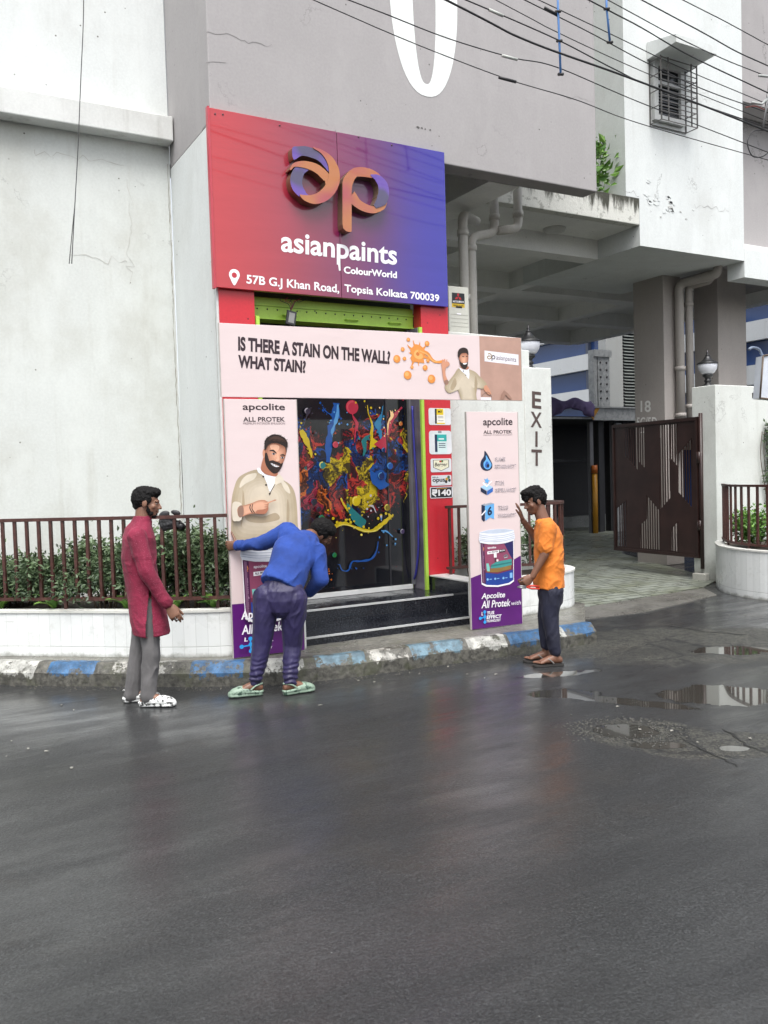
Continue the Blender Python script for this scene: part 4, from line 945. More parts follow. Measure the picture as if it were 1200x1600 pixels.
SWT = flat('#c3b5a0', .6); SWS = flat('#a39278', .6); SWL = flat('#d2c7b4', .6); TEE = flat('#e9e9f0', .5); WH = flat('#efedf0', .4); MAR = flat('#6e2a45', .4); MAR2 = flat('#8a4560', .4); NVY = flat('#262259', .4); BLP = flat('#1f3f8f', .4); TEAL = flat('#3f8f8c', .4)
def T3(bl, br, tl): return [bl, br, tl]
def header_texts(a, P):
    pass
def pail(a, F, detail=True):
    """paint pail print; F maps unit coordinates (0..1 wide, 0..1.55 high) to the board"""
    a.poly([F(-.03, 1.32), F(1.03, 1.32), F(1.0, 1.25), F(0, 1.25)], flat('#9aa6ba', .4))
    a.poly([F(0, 1.27), F(1, 1.27), F(.975, .12), F(.85, .05), F(.5, .01), F(.15, .05), F(.025, .12)], WH)
    a.poly([F(.02, 1.22), F(.25, 1.17), F(.5, 1.155), F(.75, 1.17), F(.98, 1.22), F(.96, .16), F(.82, .09), F(.5, .055), F(.18, .09), F(.04, .16)], MAR)
    a.poly([F(.12, 1.19), F(.5, 1.155), F(.75, 1.17), F(.92, .75), F(.9, .5), F(.13, .5)], MAR2)
    a.poly([F(.70, 1.17), F(.98, 1.22), F(.975, .70), F(.88, .82)], NVY)
    a.poly([F(.03, .44), F(.5, .36), F(.97, .44), F(.96, .16), F(.82, .09), F(.5, .055), F(.18, .09), F(.04, .16)], BLP)
    a.poly([F(.015, 1.21), F(.13, 1.19), F(.15, .12), F(.04, .16)], flat('#4a1f45', .4))
    a.poly([F(.18, .50), F(.90, .56), F(.90, .46), F(.5, .40), F(.18, .43)], flat('#8a6a3a', .4))
    a.poly([F(.30, .60), F(.45, .68), F(.92, .73), F(.93, .57), F(.60, .52), F(.30, .52)], TEAL)
    a.poly([F(.30, .60), F(.92, .66), F(.92, .62), F(.30, .56)], flat('#2f6f6e', .4))
    a.poly([F(.17, .66), F(.24, .66), F(.27, .54), F(.27, .44), F(.19, .46)], flat('#79bdb4', .4))
    a.rect(*F(.40, .80), *F(.48, .93), WH); a.rect(*F(.42, .68), *F(.46, .80), flat('#3a2a30', .4)); a.disc(F(.5, .72), .012, flat('#e6dcd8', .4))
    a.line([F(.68, .80), F(.76, .85), F(.82, .80)], .006, TEAL); a.line([F(.70, .77), F(.80, .79)], .006, flat('#a8ccc6', .4))
    a.text('apcolite', T3(F(.22, 1.03), F(.47, 1.03), F(.22, 1.10)), WH, .02)
    a.poly([F(.21, .90), F(.55, .92), F(.55, .995), F(.21, .975)], WH); a.poly([F(.55, .92), F(.74, .935), F(.74, 1.01), F(.55, .995)], flat('#241a22', .4))
    a.text('ALL PROTEK', T3(F(.235, .922), F(.53, .938), F(.235, .965)), INK, .03); a.text('SHYNE' if False else 'EMULSION', T3(F(.57, .95), F(.72, .96), F(.57, .985)), WH, .02)
    a.text('asianpaints', T3(F(.115, .16), F(.115, .88), F(.06, .16)), flat('#b99aae', .4), .02)
    a.line([F(.07, .99), F(.11, 1.05), F(.08, 1.10)], .008, flat('#d08a4a', .4)); a.line([F(.11, .99), F(.07, 1.05), F(.11, 1.10)], .006, flat('#c26a5a', .4))
    for u in (.20, .42, .66): a.disc(F(u, .235), .012, flat('#7fb0de', .4)); a.rect(*F(u+.05, .225), *F(u+.12, .245), flat('#7fb0de', .4))
    a.rect(*F(.85, .22), *F(.93, .36), flat('#7fb0de', .4))
    a.poly([F(.04, 1.19), F(.09, 1.18), F(.10, .16), F(.055, .17)], flat('#74506c', .4))
    # white ribbed lid
    a.poly([F(-.03, 1.30), F(0, 1.22), F(.25, 1.165), F(.5, 1.15), F(.75, 1.165), F(1, 1.22), F(1.03, 1.30), F(1.0, 1.50), F(.75, 1.545), F(.5, 1.555), F(.25, 1.545), F(0, 1.50)], flat('#dfe3ea', .35))
    for v in (1.235, 1.275, 1.33, 1.38): a.line([F(-.01, v+.05), F(.25, v), F(.5, v-.012), F(.75, v), F(1.01, v+.05)], .005, flat('#aab2c2', .4))
    a.poly([F(0.0, 1.49), F(.25, 1.45), F(.5, 1.44), F(.75, 1.45), F(1.0, 1.49), F(.75, 1.54), F(.5, 1.55), F(.25, 1.54)], flat('#b9c3d2', .4), 0)
def lotus(a, F, s=1.0):
    for p in ((.30, 1.0), (.30, .55), (.02, .45), (.30, .05)): a.disc(F(*p), .018*s, flat('#2f9be0', .4))
    a.line([F(.30, 1.0), F(.30, .05)], .012*s, flat('#2f9be0', .4)); a.line([F(.30, .5), F(.02, .45)], .012*s, flat('#2f9be0', .4))

# ---- tall board with the pointing man
LB, a = board('tall pink board printed with a bearded man pointing, in front of the stooping man', 0.0, .637, .195, 2.385)
X0, X1 = 0.0, .637
a.rect(.001, .196, .636, .655, PURP)
c = [(0.156,2.275),(0.531,2.293),(0.159,2.349),(0.22,2.254),(0.157,2.194),(0.527,2.194),(0.159,2.234),(0.156,2.17),(0.526,2.169),(0.157,2.188)]
a.text('apcolite', [c[0], (c[1][0], c[0][1]), (c[0][0], c[2][1])], INK, .018); a.cut('brand_lettering', LB)
a.text('ALL PROTEK', [c[4], (c[5][0], c[4][1]), (c[4][0], c[6][1])], INK, .02); a.cut('range_lettering', LB)
a.text('PREMIUM INTERIOR EMULSION', [c[7], (c[8][0], c[7][1]), (c[7][0], c[9][1])], flat('#6a545a', .4), .0)
a.cut('tagline_lettering', LB)
# figure
a.soft([(0.022,1.25),(0.023,1.375),(0.031,1.53),(0.052,1.622),(0.091,1.714),(0.165,1.762),(0.263,1.787),(0.319,1.755),(0.391,1.705),(0.458,1.735),(0.498,1.69),(0.555,1.649),(0.591,1.588),(0.608,1.483),(0.611,1.314),(0.598,1.186),(0.371,1.167),(0.111,1.183)], '#a8997f', '#cabda8', 7, (0, 0), .55)
a.poly([(0.132,1.619),(0.143,1.486),(0.108,1.308),(0.102,1.371),(0.119,1.487)], SWS, 4)
a.poly([(0.525,1.526),(0.54,1.43),(0.525,1.27),(0.512,1.159),(0.511,1.351)], SWS, 4)
a.poly([(0.172,1.743),(0.254,1.756),(0.236,1.71),(0.162,1.673),(0.104,1.636),(0.123,1.697)], SWL, 4)
a.poly([(0.465,1.703),(0.53,1.646),(0.552,1.573),(0.503,1.607)], SWL, 4)
a.poly([(0.152,1.408),(0.297,1.385),(0.413,1.411),(0.444,1.354),(0.295,1.33),(0.166,1.352)], SWS, 4)
a.poly([(0.263,1.795),(0.288,1.798),(0.335,1.742),(0.408,1.732),(0.425,1.728),(0.41,1.665),(0.37,1.595),(0.348,1.659),(0.318,1.731),(0.274,1.76)], TEE, 3)
a.poly([(0.424,1.724),(0.458,1.743),(0.498,1.694),(0.476,1.671),(0.422,1.649),(0.37,1.587),(0.41,1.665)], SWL, 3)
a.line([(0.418,1.657),(0.387,1.611),(0.362,1.564)], .006, HAIR)
for p in [(0.315,1.726),(0.337,1.654),(0.367,1.578)]: a.disc(p, .0085, HAIR)
a.poly([(0.296,1.802),(0.341,1.911),(0.428,1.831),(0.446,1.751),(0.424,1.724),(0.375,1.733),(0.319,1.758)], SKS, 3)
a.poly([(0.338,1.958),(0.326,1.959),(0.316,1.935),(0.32,1.896),(0.336,1.884),(0.349,1.911)], SK, 4)
a.soft([(0.343,1.974),(0.377,2.009),(0.435,2.012),(0.5,1.988),(0.533,1.956),(0.521,1.9),(0.499,1.845),(0.468,1.79),(0.426,1.76),(0.377,1.777),(0.346,1.833),(0.334,1.896)], '#9a644c', '#d6a083', 7, [(0.444,1.918)][0], .8)
a.poly([(0.385,1.989),(0.434,1.997),(0.467,1.98),(0.449,1.941),(0.4,1.95)], SKL, 4)
a.poly([(0.337,1.919),(0.354,1.927),(0.372,1.864),(0.387,1.84),(0.428,1.815),(0.461,1.806),(0.482,1.838),(0.495,1.833),(0.464,1.775),(0.425,1.749),(0.389,1.761),(0.349,1.809),(0.333,1.864)], HAIR, 3)
a.poly([(0.373,1.856),(0.405,1.864),(0.429,1.853),(0.462,1.842),(0.476,1.83),(0.469,1.813),(0.445,1.821),(0.416,1.831),(0.387,1.84)], HAIR, 3)
a.poly([(0.383,1.84),(0.412,1.831),(0.448,1.816),(0.461,1.81),(0.436,1.805),(0.403,1.817)], WH, 3)
a.poly([(0.334,1.951),(0.337,2.021),(0.363,2.06),(0.413,2.084),(0.47,2.079),(0.519,2.051),(0.541,2.011),(0.537,1.972),(0.525,1.924),(0.521,1.968),(0.492,1.992),(0.443,2.011),(0.394,2.009),(0.36,1.986),(0.347,1.958)], HAIR, 3)
a.poly([(0.37,2.037),(0.421,2.069),(0.478,2.063),(0.519,2.031),(0.469,2.04),(0.411,2.044)], HAIR2, 3)
a.line([(0.379,1.946),(0.412,1.946),(0.44,1.922)], [.008, .016, .006], HAIR); a.line([(0.472,1.905),(0.498,1.909),(0.516,1.899)], [.006, .015, .006], HAIR)
for p in [(0.415,1.918),(0.49,1.885)]: a.disc(p, .015, flat('#5a3626', .4), .009); a.disc(p, .0125, WH, .0065); a.disc(p, .0075, HAIR); a.line([(p[0]-.016, p[1]+.003), (p[0], p[1]+.009), (p[0]+.016, p[1]+.001)], [.002, .005, .002], HAIR, 4)
a.poly([(0.448,1.917),(0.463,1.878),(0.461,1.858),(0.438,1.856),(0.43,1.866),(0.443,1.882)], SKL, 3); a.line([(0.425,1.859),(0.446,1.85),(0.464,1.855)], .006, SKS)
qb = random.Random(4)
for path, inw in (([(0.334,1.951),(0.337,2.021),(0.363,2.06),(0.413,2.084),(0.47,2.079),(0.519,2.051),(0.541,2.011),(0.537,1.972)], .012), ([(0.337,1.919),(0.351,1.864),(0.379,1.832),(0.428,1.819),(0.461,1.808),(0.486,1.834)], .012), ([(0.347,1.958),(0.36,1.986),(0.394,2.009),(0.443,2.011),(0.492,1.992)], .010)):
    D_ = densify([Vector(p) for p in path], .006)
    for p in D_: t = qb.uniform(0, 6.3); l_ = qb.uniform(.4, 1)*inw; a.line([(p.x-l_*cos(t), p.y-l_*sin(t)), (p.x+l_*cos(t), p.y+l_*sin(t))], .0022, HAIR, 2)
for k in range(60):
    u, v = qb.uniform(0, 1), qb.uniform(-1, 1); c1, c2 = [(0.362,2.037),(0.527,2.019)]; p = Vector(c1).lerp(Vector(c2), u)+Vector((0, v*.012+.008)); a.line([(p.x-.012, p.y-.003), (p.x+.012, p.y+.004)], .0018, HAIR2 if k % 2 else flat('#4a3226', .5), 2)
for k in range(40):
    p = Vector([(0.427,1.783)][0])+Vector((qb.gauss(0, .018), qb.gauss(0, .008))); a.line([(p.x, p.y), (p.x+qb.gauss(0, .004), p.y-.008)], .0016, HAIR2, 2)
# forearm, hand, bracelet
a.poly([(0.028,1.506),(0.076,1.52),(0.111,1.487),(0.102,1.371),(0.054,1.358),(0.025,1.375)], SWL, 3)
a.soft([(0.074,1.473),(0.123,1.487),(0.196,1.504),(0.253,1.525),(0.31,1.526),(0.342,1.509),(0.401,1.527),(0.413,1.519),(0.346,1.497),(0.34,1.446),(0.306,1.408),(0.233,1.416),(0.152,1.408),(0.087,1.387),(0.069,1.427)], '#b0785c', '#d9a588', 5, (0, 0), .35, 2)
a.poly([(0.083,1.481),(0.119,1.483),(0.12,1.409),(0.087,1.387),(0.071,1.427)], flat('#8d6d5c', .5), 3)
a.poly([(0.242,1.443),(0.307,1.448),(0.339,1.462),(0.327,1.423),(0.298,1.407),(0.233,1.415)], SKS, 3)
for k in range(3): a.line([(p[0], p[1]) for p in [[(0.305,1.487),(0.304,1.468),(0.299,1.448)][k], [(0.34,1.487),(0.339,1.468),(0.334,1.448)][k]]], .003, SKS)
a.line([(0.183,1.492),(0.178,1.461),(0.197,1.421)], .008, HAIR); a.line([(0.202,1.495),(0.196,1.457),(0.217,1.419)], .007, HAIR)
a.cut('printed_man', LB)
# pail (mostly behind the stooping man) and purple foot
fx = lambda u, v: (.09+u*.46, .47+v*.46)
pail(a, fx)
a.cut('printed_pail', LB)
a.text('Apcolite', [(.065, .50), (.36, .50), (.065, .60)], WH, .02, .12)
a.text('All Protek', [(.065, .395), (.43, .395), (.065, .475)], WH, .02, .12); a.text('with', [(.455, .40), (.57, .40), (.455, .465)], WH, .0, .1)
lotus(a, lambda u, v: (.055+u*.28, .245+v*.11))
a.text('L', [(.085, .335), (.115, .335), (.085, .370)], WH, .03, .1); a.text('TUS', [(.17, .335), (.25, .335), (.17, .370)], WH, .03, .1); a.text('EFFECT', [(.165, .285), (.34, .285), (.165, .320)], WH, .03, .1); a.text('TECHNOLOGY', [(.165, .252), (.33, .252), (.165, .272)], WH, .02, .1)
a.build('slogan_lettering', LB)

# ---- tall board with the three claims
RB, a = board('tall pink board listing three paint claims above a maroon pail, beside the man in orange', 2.346, 2.928, .195, 2.29)
s0 = 2.346
a.poly([(s0+.001, .196), (s0+.581, .196), (s0+.581, .875), (s0+.40, .80), (s0+.001, .695)], PURP)
o_ = dict()
def RT(body, pts, m, bold, shear=0.0): a.text(body, [pts[0], (pts[1][0], pts[1][1]), pts[2]], m, bold, shear)
RT('apcolite', [(2.528,2.136),(2.865,2.14),(2.531,2.23)], INK, .018); a.cut('brand_lettering', RB)
RT('ALL PROTEK', [(2.53,2.078),(2.859,2.08),(2.531,2.111)], INK, .02); a.cut('range_lettering', RB)
RT('PREMIUM INTERIOR EMULSION', [(2.529,2.061),(2.859,2.062),(2.53,2.07)], flat('#6a545a', .4), 0)
a.cut('tagline_lettering', RB)
LBL = flat('#62a6dc', .4); DNV = flat('#16233f', .4)
a.poly([(2.54,1.915),(2.577,1.871),(2.604,1.822),(2.622,1.781),(2.614,1.744),(2.573,1.722),(2.522,1.729),(2.489,1.767),(2.494,1.816),(2.529,1.864)], DNV, 4)
a.poly([(2.552,1.871),(2.582,1.83),(2.613,1.781),(2.595,1.744),(2.56,1.735),(2.526,1.759),(2.524,1.799),(2.551,1.831)], LBL, 4)
a.poly([(2.562,1.814),(2.588,1.781),(2.579,1.749),(2.549,1.75),(2.538,1.778)], flat('#2b62b0', .4), 4); a.disc([(2.572,1.77)][0], .016, DNV)
a.poly([(2.483,1.566),(2.554,1.596),(2.622,1.561),(2.552,1.528)], flat('#9fc6e6', .4)); a.poly([(2.483,1.562),(2.55,1.524),(2.549,1.485),(2.482,1.524)], DNV); a.poly([(2.554,1.524),(2.622,1.558),(2.621,1.519),(2.553,1.485)], flat('#2b62b0', .4))
a.poly([(2.507,1.597),(2.553,1.563),(2.614,1.618),(2.61,1.623),(2.554,1.583),(2.513,1.613)], WH); a.poly([(2.523,1.645),(2.546,1.637),(2.561,1.656),(2.568,1.634),(2.589,1.627),(2.572,1.615),(2.567,1.595),(2.549,1.609),(2.529,1.603),(2.538,1.622)], LBL)
a.poly([(2.487,1.395),(2.526,1.405),(2.521,1.24),(2.507,1.23),(2.483,1.258)], DNV); a.poly([(2.525,1.382),(2.631,1.401),(2.626,1.251),(2.581,1.269),(2.527,1.239)], LBL); a.poly([(2.487,1.395),(2.593,1.412),(2.631,1.402),(2.525,1.384)], flat('#9aa4b0', .4))
a.line([(2.484,1.293),(2.533,1.337)], .012, WH); RT('6', [(2.551,1.284),(2.604,1.291),(2.553,1.371)], DNV, .04)
a.cut('claim_icon', RB)
for body, p in (('FLAME', [(2.65,1.808),(2.77,1.809),(2.651,1.85)]), ('RETARDANCY*', [(2.648,1.74),(2.897,1.739),(2.649,1.782)]), ('STAIN', [(2.647,1.578),(2.75,1.578),(2.649,1.622)]), ('REPELLANCE*', [(2.645,1.51),(2.891,1.508),(2.647,1.552)]), ('YEARS', [(2.667,1.334),(2.79,1.333),(2.669,1.38)]), ('WARRANTY*', [(2.665,1.262),(2.884,1.26),(2.666,1.304)])):
    RT(body, p, flat('#57525c', .4), .032); RT(body, p, flat('#e6d6d8', .4), -.008)
a.cut('claim_lettering', RB)
P4 = [(2.455,0.592),(2.847,0.576),(2.462,1.161)]
pw = P4[1][0]-P4[0][0]; ph = (P4[2][1]-P4[0][1])/1.55
pail(a, lambda u, v: (P4[0][0]+u*pw, P4[0][1]-.01+v*ph))
a.cut('printed_pail', RB)
RT('Apcolite', [(2.455,0.468),(2.724,0.461),(2.461,0.54)], WH, .02, .12)
RT('All Protek', [(2.453,0.393),(2.785,0.386),(2.458,0.465)], WH, .02, .12)
RT('with', [(2.793,0.393),(2.907,0.391),(2.798,0.434)], WH, 0, .1)
q4 = [(2.429,0.252),(2.621,0.246),(2.436,0.356)]
lotus(a, lambda u, v: (q4[0][0]+.005+u*(q4[1][0]-q4[0][0])*.95, q4[0][1]+v*(q4[2][1]-q4[0][1])), .9)
RT('L', [(2.451,0.325),(2.471,0.324),(2.452,0.359)], WH, .03, .1); RT('TUS', [(2.512,0.325),(2.596,0.324),(2.513,0.358)], WH, .03, .1); RT('EFFECT', [(2.508,0.285),(2.68,0.281),(2.509,0.319)], WH, .03, .1); RT('TECHNOLOGY', [(2.506,0.252),(2.669,0.249),(2.506,0.277)], WH, .02, .1)
a.build('slogan_lettering', RB)

# ---- header board across the top
HB, a = board('long pink header board asking about a wall stain, spanning the two tall boards', -.02, 2.985, 2.40, 3.015)
a.rect(2.51, 2.402, 2.984, 3.013, flat('#b08d7e', .4))
RT('IS THERE A STAIN ON THE WALL?', [(0.135,2.789),(1.554,2.714),(0.139,2.91)], INK, .045); a.cut('headline_lettering', HB)
RT('WHAT STAIN?', [(0.129,2.646),(0.733,2.614),(0.134,2.756)], INK, .045); a.cut('headline_lettering', HB)
lgw = [(2.562,2.773),(2.954,2.746),(2.565,2.877)]
a.poly([lgw[0], (lgw[1][0], lgw[1][1]), (lgw[1][0], lgw[1][1]+lgw[2][1]-lgw[0][1]), lgw[2]], flat('#e4e2e8', .4))
RT('asianpaints', [(2.695,2.779),(2.926,2.763),(2.697,2.836)], flat('#5a4a52', .4), .005)
GOLD = flat('#8f7434', .4)
for pts, m in (([(2.603,2.843),(2.621,2.849),(2.642,2.834),(2.638,2.808),(2.614,2.797),(2.596,2.812),(2.609,2.825),(2.633,2.824)], GOLD), ([(2.647,2.778),(2.648,2.819),(2.663,2.832),(2.681,2.82),(2.671,2.799),(2.647,2.804)], INK)):
    a.line(pts, .009, m, 5)
a.cut('brand_logo', HB)
OR1 = flat('#d98a3e', .35); OR2 = flat('#e6a862', .35); OR3 = flat('#bf6a2a', .35)
qh = random.Random(3)
cS = [(1.839,2.819)][0]
for i in range(11):
    t = 2*pi*i/11+.2; L_ = qh.uniform(.09, .16); a.line([cS, (cS[0]+L_*.7*cos(t), cS[1]+L_*.6*sin(t)), (cS[0]+L_*cos(t), cS[1]+L_*sin(t))], [.05, .02, .003], OR1, 4)
a.poly([(cS[0]+.085*cos(2*pi*k/14)*qh.uniform(.7, 1.25), cS[1]+.085*sin(2*pi*k/14)*qh.uniform(.7, 1.25)) for k in range(14)], OR1, 4)
a.poly([(cS[0]+.01+.045*cos(2*pi*k/10)*qh.uniform(.7, 1.2), cS[1]+.045*sin(2*pi*k/10)*qh.uniform(.7, 1.2)) for k in range(10)], OR2, 4)
a.disc(cS, .018, OR3)
a.line([(1.846,2.847),(1.936,2.828),(1.986,2.772),(2.037,2.751),(2.13,2.76)], [.04, .035, .03, .022, .03], OR1); a.line([(1.859,2.848),(1.942,2.814),(1.992,2.763),(2.064,2.749)], [.01, .012, .01, .004], OR2)
for p, r_ in zip([(1.622,2.767),(1.684,2.856),(1.745,2.947),(1.939,2.918),(1.727,2.622),(1.976,2.592),(1.912,2.694),(1.699,2.772),(1.774,2.695),(1.943,2.76)], (.036, .02, .018, .025, .04, .04, .026, .018, .016, .018)):
    a.disc(p, r_, OR1); a.disc((p[0]-r_*.2, p[1]+r_*.2), r_*.5, OR2)
a.cut('printed_splash', HB)
# throwing man
a.soft([(2.261,2.694),(2.315,2.702),(2.382,2.692),(2.45,2.67),(2.503,2.625),(2.571,2.567),(2.576,2.532),(2.514,2.508),(2.466,2.542),(2.457,2.448),(2.474,2.343),(2.453,2.317),(2.303,2.316),(2.286,2.4),(2.255,2.492),(2.222,2.526),(2.201,2.479),(2.16,2.462),(2.122,2.49),(2.116,2.536),(2.164,2.582),(2.219,2.641)], '#a8997f', '#cabda8', 6, (0, 0), .5, 3)
a.poly([(2.225,2.607),(2.243,2.549),(2.201,2.491),(2.175,2.514)], SWS, 3); a.poly([(2.455,2.635),(2.474,2.554),(2.45,2.448),(2.439,2.541)], SWS, 3); a.poly([(2.306,2.4),(2.441,2.378),(2.453,2.322),(2.31,2.321)], SWL, 3)
a.poly([(2.275,2.706),(2.328,2.69),(2.382,2.692),(2.379,2.599),(2.34,2.644),(2.3,2.672)], TEE, 2)
a.disc([(2.321,2.673)][0], .006, HAIR); a.disc([(2.347,2.635)][0], .006, HAIR)
a.poly([(2.123,2.536),(2.099,2.604),(2.088,2.695),(2.083,2.741),(2.104,2.765),(2.13,2.754),(2.156,2.76),(2.175,2.732),(2.148,2.709),(2.128,2.691),(2.126,2.628),(2.157,2.559)], SK, 2)
a.poly([(2.123,2.536),(2.111,2.576),(2.144,2.588),(2.157,2.557)], flat('#8d6d5c', .5), 2)
a.line([(2.101,2.753),(2.097,2.776)], .012, SK); a.line([(2.119,2.756),(2.12,2.782)], .012, SK); a.line([(2.139,2.754),(2.144,2.777)], .011, SK)
a.poly([(2.545,2.532),(2.577,2.544),(2.61,2.497),(2.626,2.462),(2.609,2.45),(2.575,2.467),(2.548,2.496)], SK, 2)
a.poly([(2.289,2.736),(2.343,2.725),(2.383,2.715),(2.369,2.689),(2.328,2.688),(2.295,2.701)], SKS, 2)
a.soft([(2.278,2.828),(2.319,2.846),(2.373,2.842),(2.377,2.784),(2.359,2.726),(2.328,2.696),(2.295,2.718),(2.279,2.77)], '#9a644c', '#d6a083', 5, (0, 0), .75, 3)
a.poly([(2.28,2.781),(2.292,2.759),(2.316,2.748),(2.35,2.749),(2.373,2.761),(2.363,2.714),(2.335,2.69),(2.302,2.707),(2.284,2.741)], HAIR, 3); a.poly([(2.316,2.746),(2.343,2.749),(2.362,2.752),(2.354,2.74),(2.329,2.734)], WH, 2)
a.poly([(2.271,2.793),(2.263,2.844),(2.283,2.88),(2.327,2.895),(2.368,2.883),(2.38,2.848),(2.377,2.825),(2.353,2.844),(2.305,2.838),(2.284,2.811)], HAIR, 3)
a.line([(2.311,2.811),(2.332,2.809)], .008, HAIR); a.line([(2.352,2.81),(2.37,2.814)], .008, HAIR)
a.line([(2.518,2.414),(2.526,2.449),(2.582,2.479),(2.62,2.45),(2.629,2.415)], .004, flat('#6a5a58', .4))
p5 = [(2.51,2.299),(2.616,2.299),(2.514,2.42)]
a.poly([p5[0], p5[1], (p5[1][0], p5[2][1]-.035), (p5[0][0], p5[2][1]-.035)], flat('#3a1a2e', .4)); a.poly([(p5[0][0]+.02, p5[0][1]+.01), (p5[1][0]-.01, p5[0][1]+.012), (p5[1][0]-.01, p5[2][1]-.05), (p5[0][0]+.02, p5[2][1]-.05)], MAR2)
a.rect(p5[0][0]-.006, p5[2][1]-.04, p5[1][0]+.006, p5[2][1]+.008, flat('#e2e0e4', .4))
a.poly([(2.728,2.416),(2.772,2.5),(2.862,2.418),(2.819,2.423),(2.784,2.453),(2.754,2.381)], flat('#9a7767', .4), 2)
a.build('printed_man', HB)

# ---------------------------------------------------------------- low wall, EXIT pillar, boundary wall, lamps
LW = empty('low_wall', (5.3, 8.0, 0), 0, 'chipped white plaster wall with a stepped top between the shop and the EXIT pillar', 'wall'); off = (-5.3, -8.0, 0)
part(B().prism([(5.316, .1), (6.55, .1), (6.55, 3.13), (6.37, 3.13), (6.37, 3.27), (5.316, 3.29)], 7.99, 8.14, 'y'), 'wall_panel', M_WHITE2, LW, .008)
part(B().box(6.33, 6.75, 8.16, 8.35, 3.10, 3.25), 'wall_cap', M_WHITE, LW, .008)
GP = empty('gate_pillar', (6.66, 8.16, 0), 0, 'white gate pillar lettered EXIT in dark capitals, rising behind the man in orange', 'pillar'); off = (-6.66, -8.16, 0)
part(B().box(6.455, 6.868, 7.975, 8.12, .05, 2.93).box(6.56, 6.866, 8.12, 8.40, .05, 2.928), 'pillar_body', M_WHITE2, GP, .012)
ex = Art(lambda p, q_, d: (p-6.66, 7.973-d-8.16, q_), .0008); me_ = plaster('chipped_dark_lettering', (.075, .05, .045), stain=(.4, .38, .35), amt=.25, streak=.3, seed=9)
for ch, p in (('E', [(6.56,2.451),(6.7,2.441),(6.565,2.65)]), ('X', [(6.534,2.228),(6.703,2.217),(6.539,2.409)]), ('I', [(6.597,1.994),(6.632,1.994),(6.602,2.176)]), ('T', [(6.531,1.772),(6.691,1.765),(6.536,1.964)])):
    ex.text(ch, p, me_, .0 if ch == 'I' else .02)
ex.build('lettering', GP)
BW = empty('boundary_wall', (10.4, 8.5, 0), 0, 'white plastered boundary wall and gate pier with a lamp on its corner', 'wall'); off = (-10.4, -8.5, 0)
part(B().box(10.40, 15, 8.50, 8.93, 0, 2.885), 'wall_body', M_WHITE2, BW, .01)
part(B().box(10.32, 10.45, 8.66, 8.9, 0, .11), 'pier_foot', plaster('dirty_pier_foot', (.45, .44, .40), amt=.9, streak=.9, seed=15, stain=(.07, .07, .05)), BW, .01)
def lamp(loc, label):
    e = empty('pillar_lamp', loc, 0, label, 'lamp', 'lamps on the gate piers')
    mk = flat((.012, .012, .013), .35)
    B().lathe([(.085, 0), (.085, .02), (.05, .035), (.04, .06), (.055, .075), (.055, .09), (.04, .10), (.045, .13), (.075, .15), (.078, .17), (.05, .18)], seg=20).build('base', mk, e)
    gm_ = N('milk_glass'); gm_.set('Base Color', (.74, .75, .80)); gm_.set('Roughness', .25); gm_.set('Subsurface Weight', .25); gm_.set('Subsurface Radius', (.05, .05, .05))
    B().lathe([(.06, .178), (.095, .20), (.125, .245), (.138, .30), (.138, .335)], seg=28).build('globe', gm_.m, e)
    cp = B().lathe([(.152, .33), (.155, .338), (.135, .355), (.10, .372), (.065, .40), (.045, .43), (.035, .45)], seg=28).build('cap', mk, e)
    B().lathe([(.03, .449), (.034, .46), (.014, .475), (.022, .495), (.012, .51), (.004, .55)], seg=14).build('finial', mk, cp)
lamp((6.70, 8.18, 2.93), 'black lamp with a milky globe on top of the EXIT pillar')
lamp((10.53, 8.74, 2.885), 'black lamp with a milky globe on the corner of the boundary wall by the gate')
# meter cabinet
MB = empty('control_cabinet', (5.74, 8.25, 3.36), 0, 'beige elevator control cabinet with a black and yellow maker label beside the sign', 'cabinet'); off = (-5.74, -8.25, -3.36)
part(B().box(5.605, 5.885, 8.25, 8.42, 3.2, 3.86), 'case', plaster('beige_powder_coat', (.53, .53, .47), amt=.2, streak=.2, seed=3, rough=.45, bump=.03), MB, .008)
cl = Art(lambda p, q_, d: (p-5.74, 8.2495-d-8.25, q_-3.36), .0008)
b0 = [(5.646,3.662),(5.825,3.664),(5.65,3.786),(5.645,3.621),(5.824,3.623)]
cl.poly([b0[0], b0[1], (b0[1][0], b0[2][1]), b0[2]], K); cl.poly([b0[3], b0[4], b0[1], b0[0]], flat('#c9a81a', .4))
cx_, cz_ = (b0[0][0]+b0[1][0])/2, (b0[0][1]+b0[2][1])/2+.015; rdm = flat('#b01c24', .4); rh = .026
for an in (90, 210, 330):
    d1_ = Vector((cos(radians(an)), sin(radians(an)))); n1 = Vector((-d1_.y, d1_.x)); o2 = Vector((cx_, cz_))
    cl.poly([o2, o2+d1_*rh+n1*rh*.58, o2+d1_*rh*2, o2+d1_*rh-n1*rh*.58], rdm)
cl.text('MITSUBISHI', [(b0[0][0]+.015, b0[0][1]+.012), (b0[1][0]-.015, b0[1][1]+.014), (b0[0][0]+.015, b0[0][1]+.034)], WH, .02)
cl.text('HEAVY DUTY', [(b0[3][0]+.02, b0[3][1]+.012), (b0[4][0]-.02, b0[4][1]+.010), (b0[3][0]+.02, b0[3][1]+.030)], K, .02)
cl.rect(5.70, 3.615, 5.785, 3.635, K)
for i in range(4): cl.rect(5.62, 3.40+i*.045, 5.87, 3.403+i*.045, flat('#8b8a80', .5))
cl.rect(5.71, 3.54, 5.77, 3.555, WH)
cl.build('maker_label', MB)

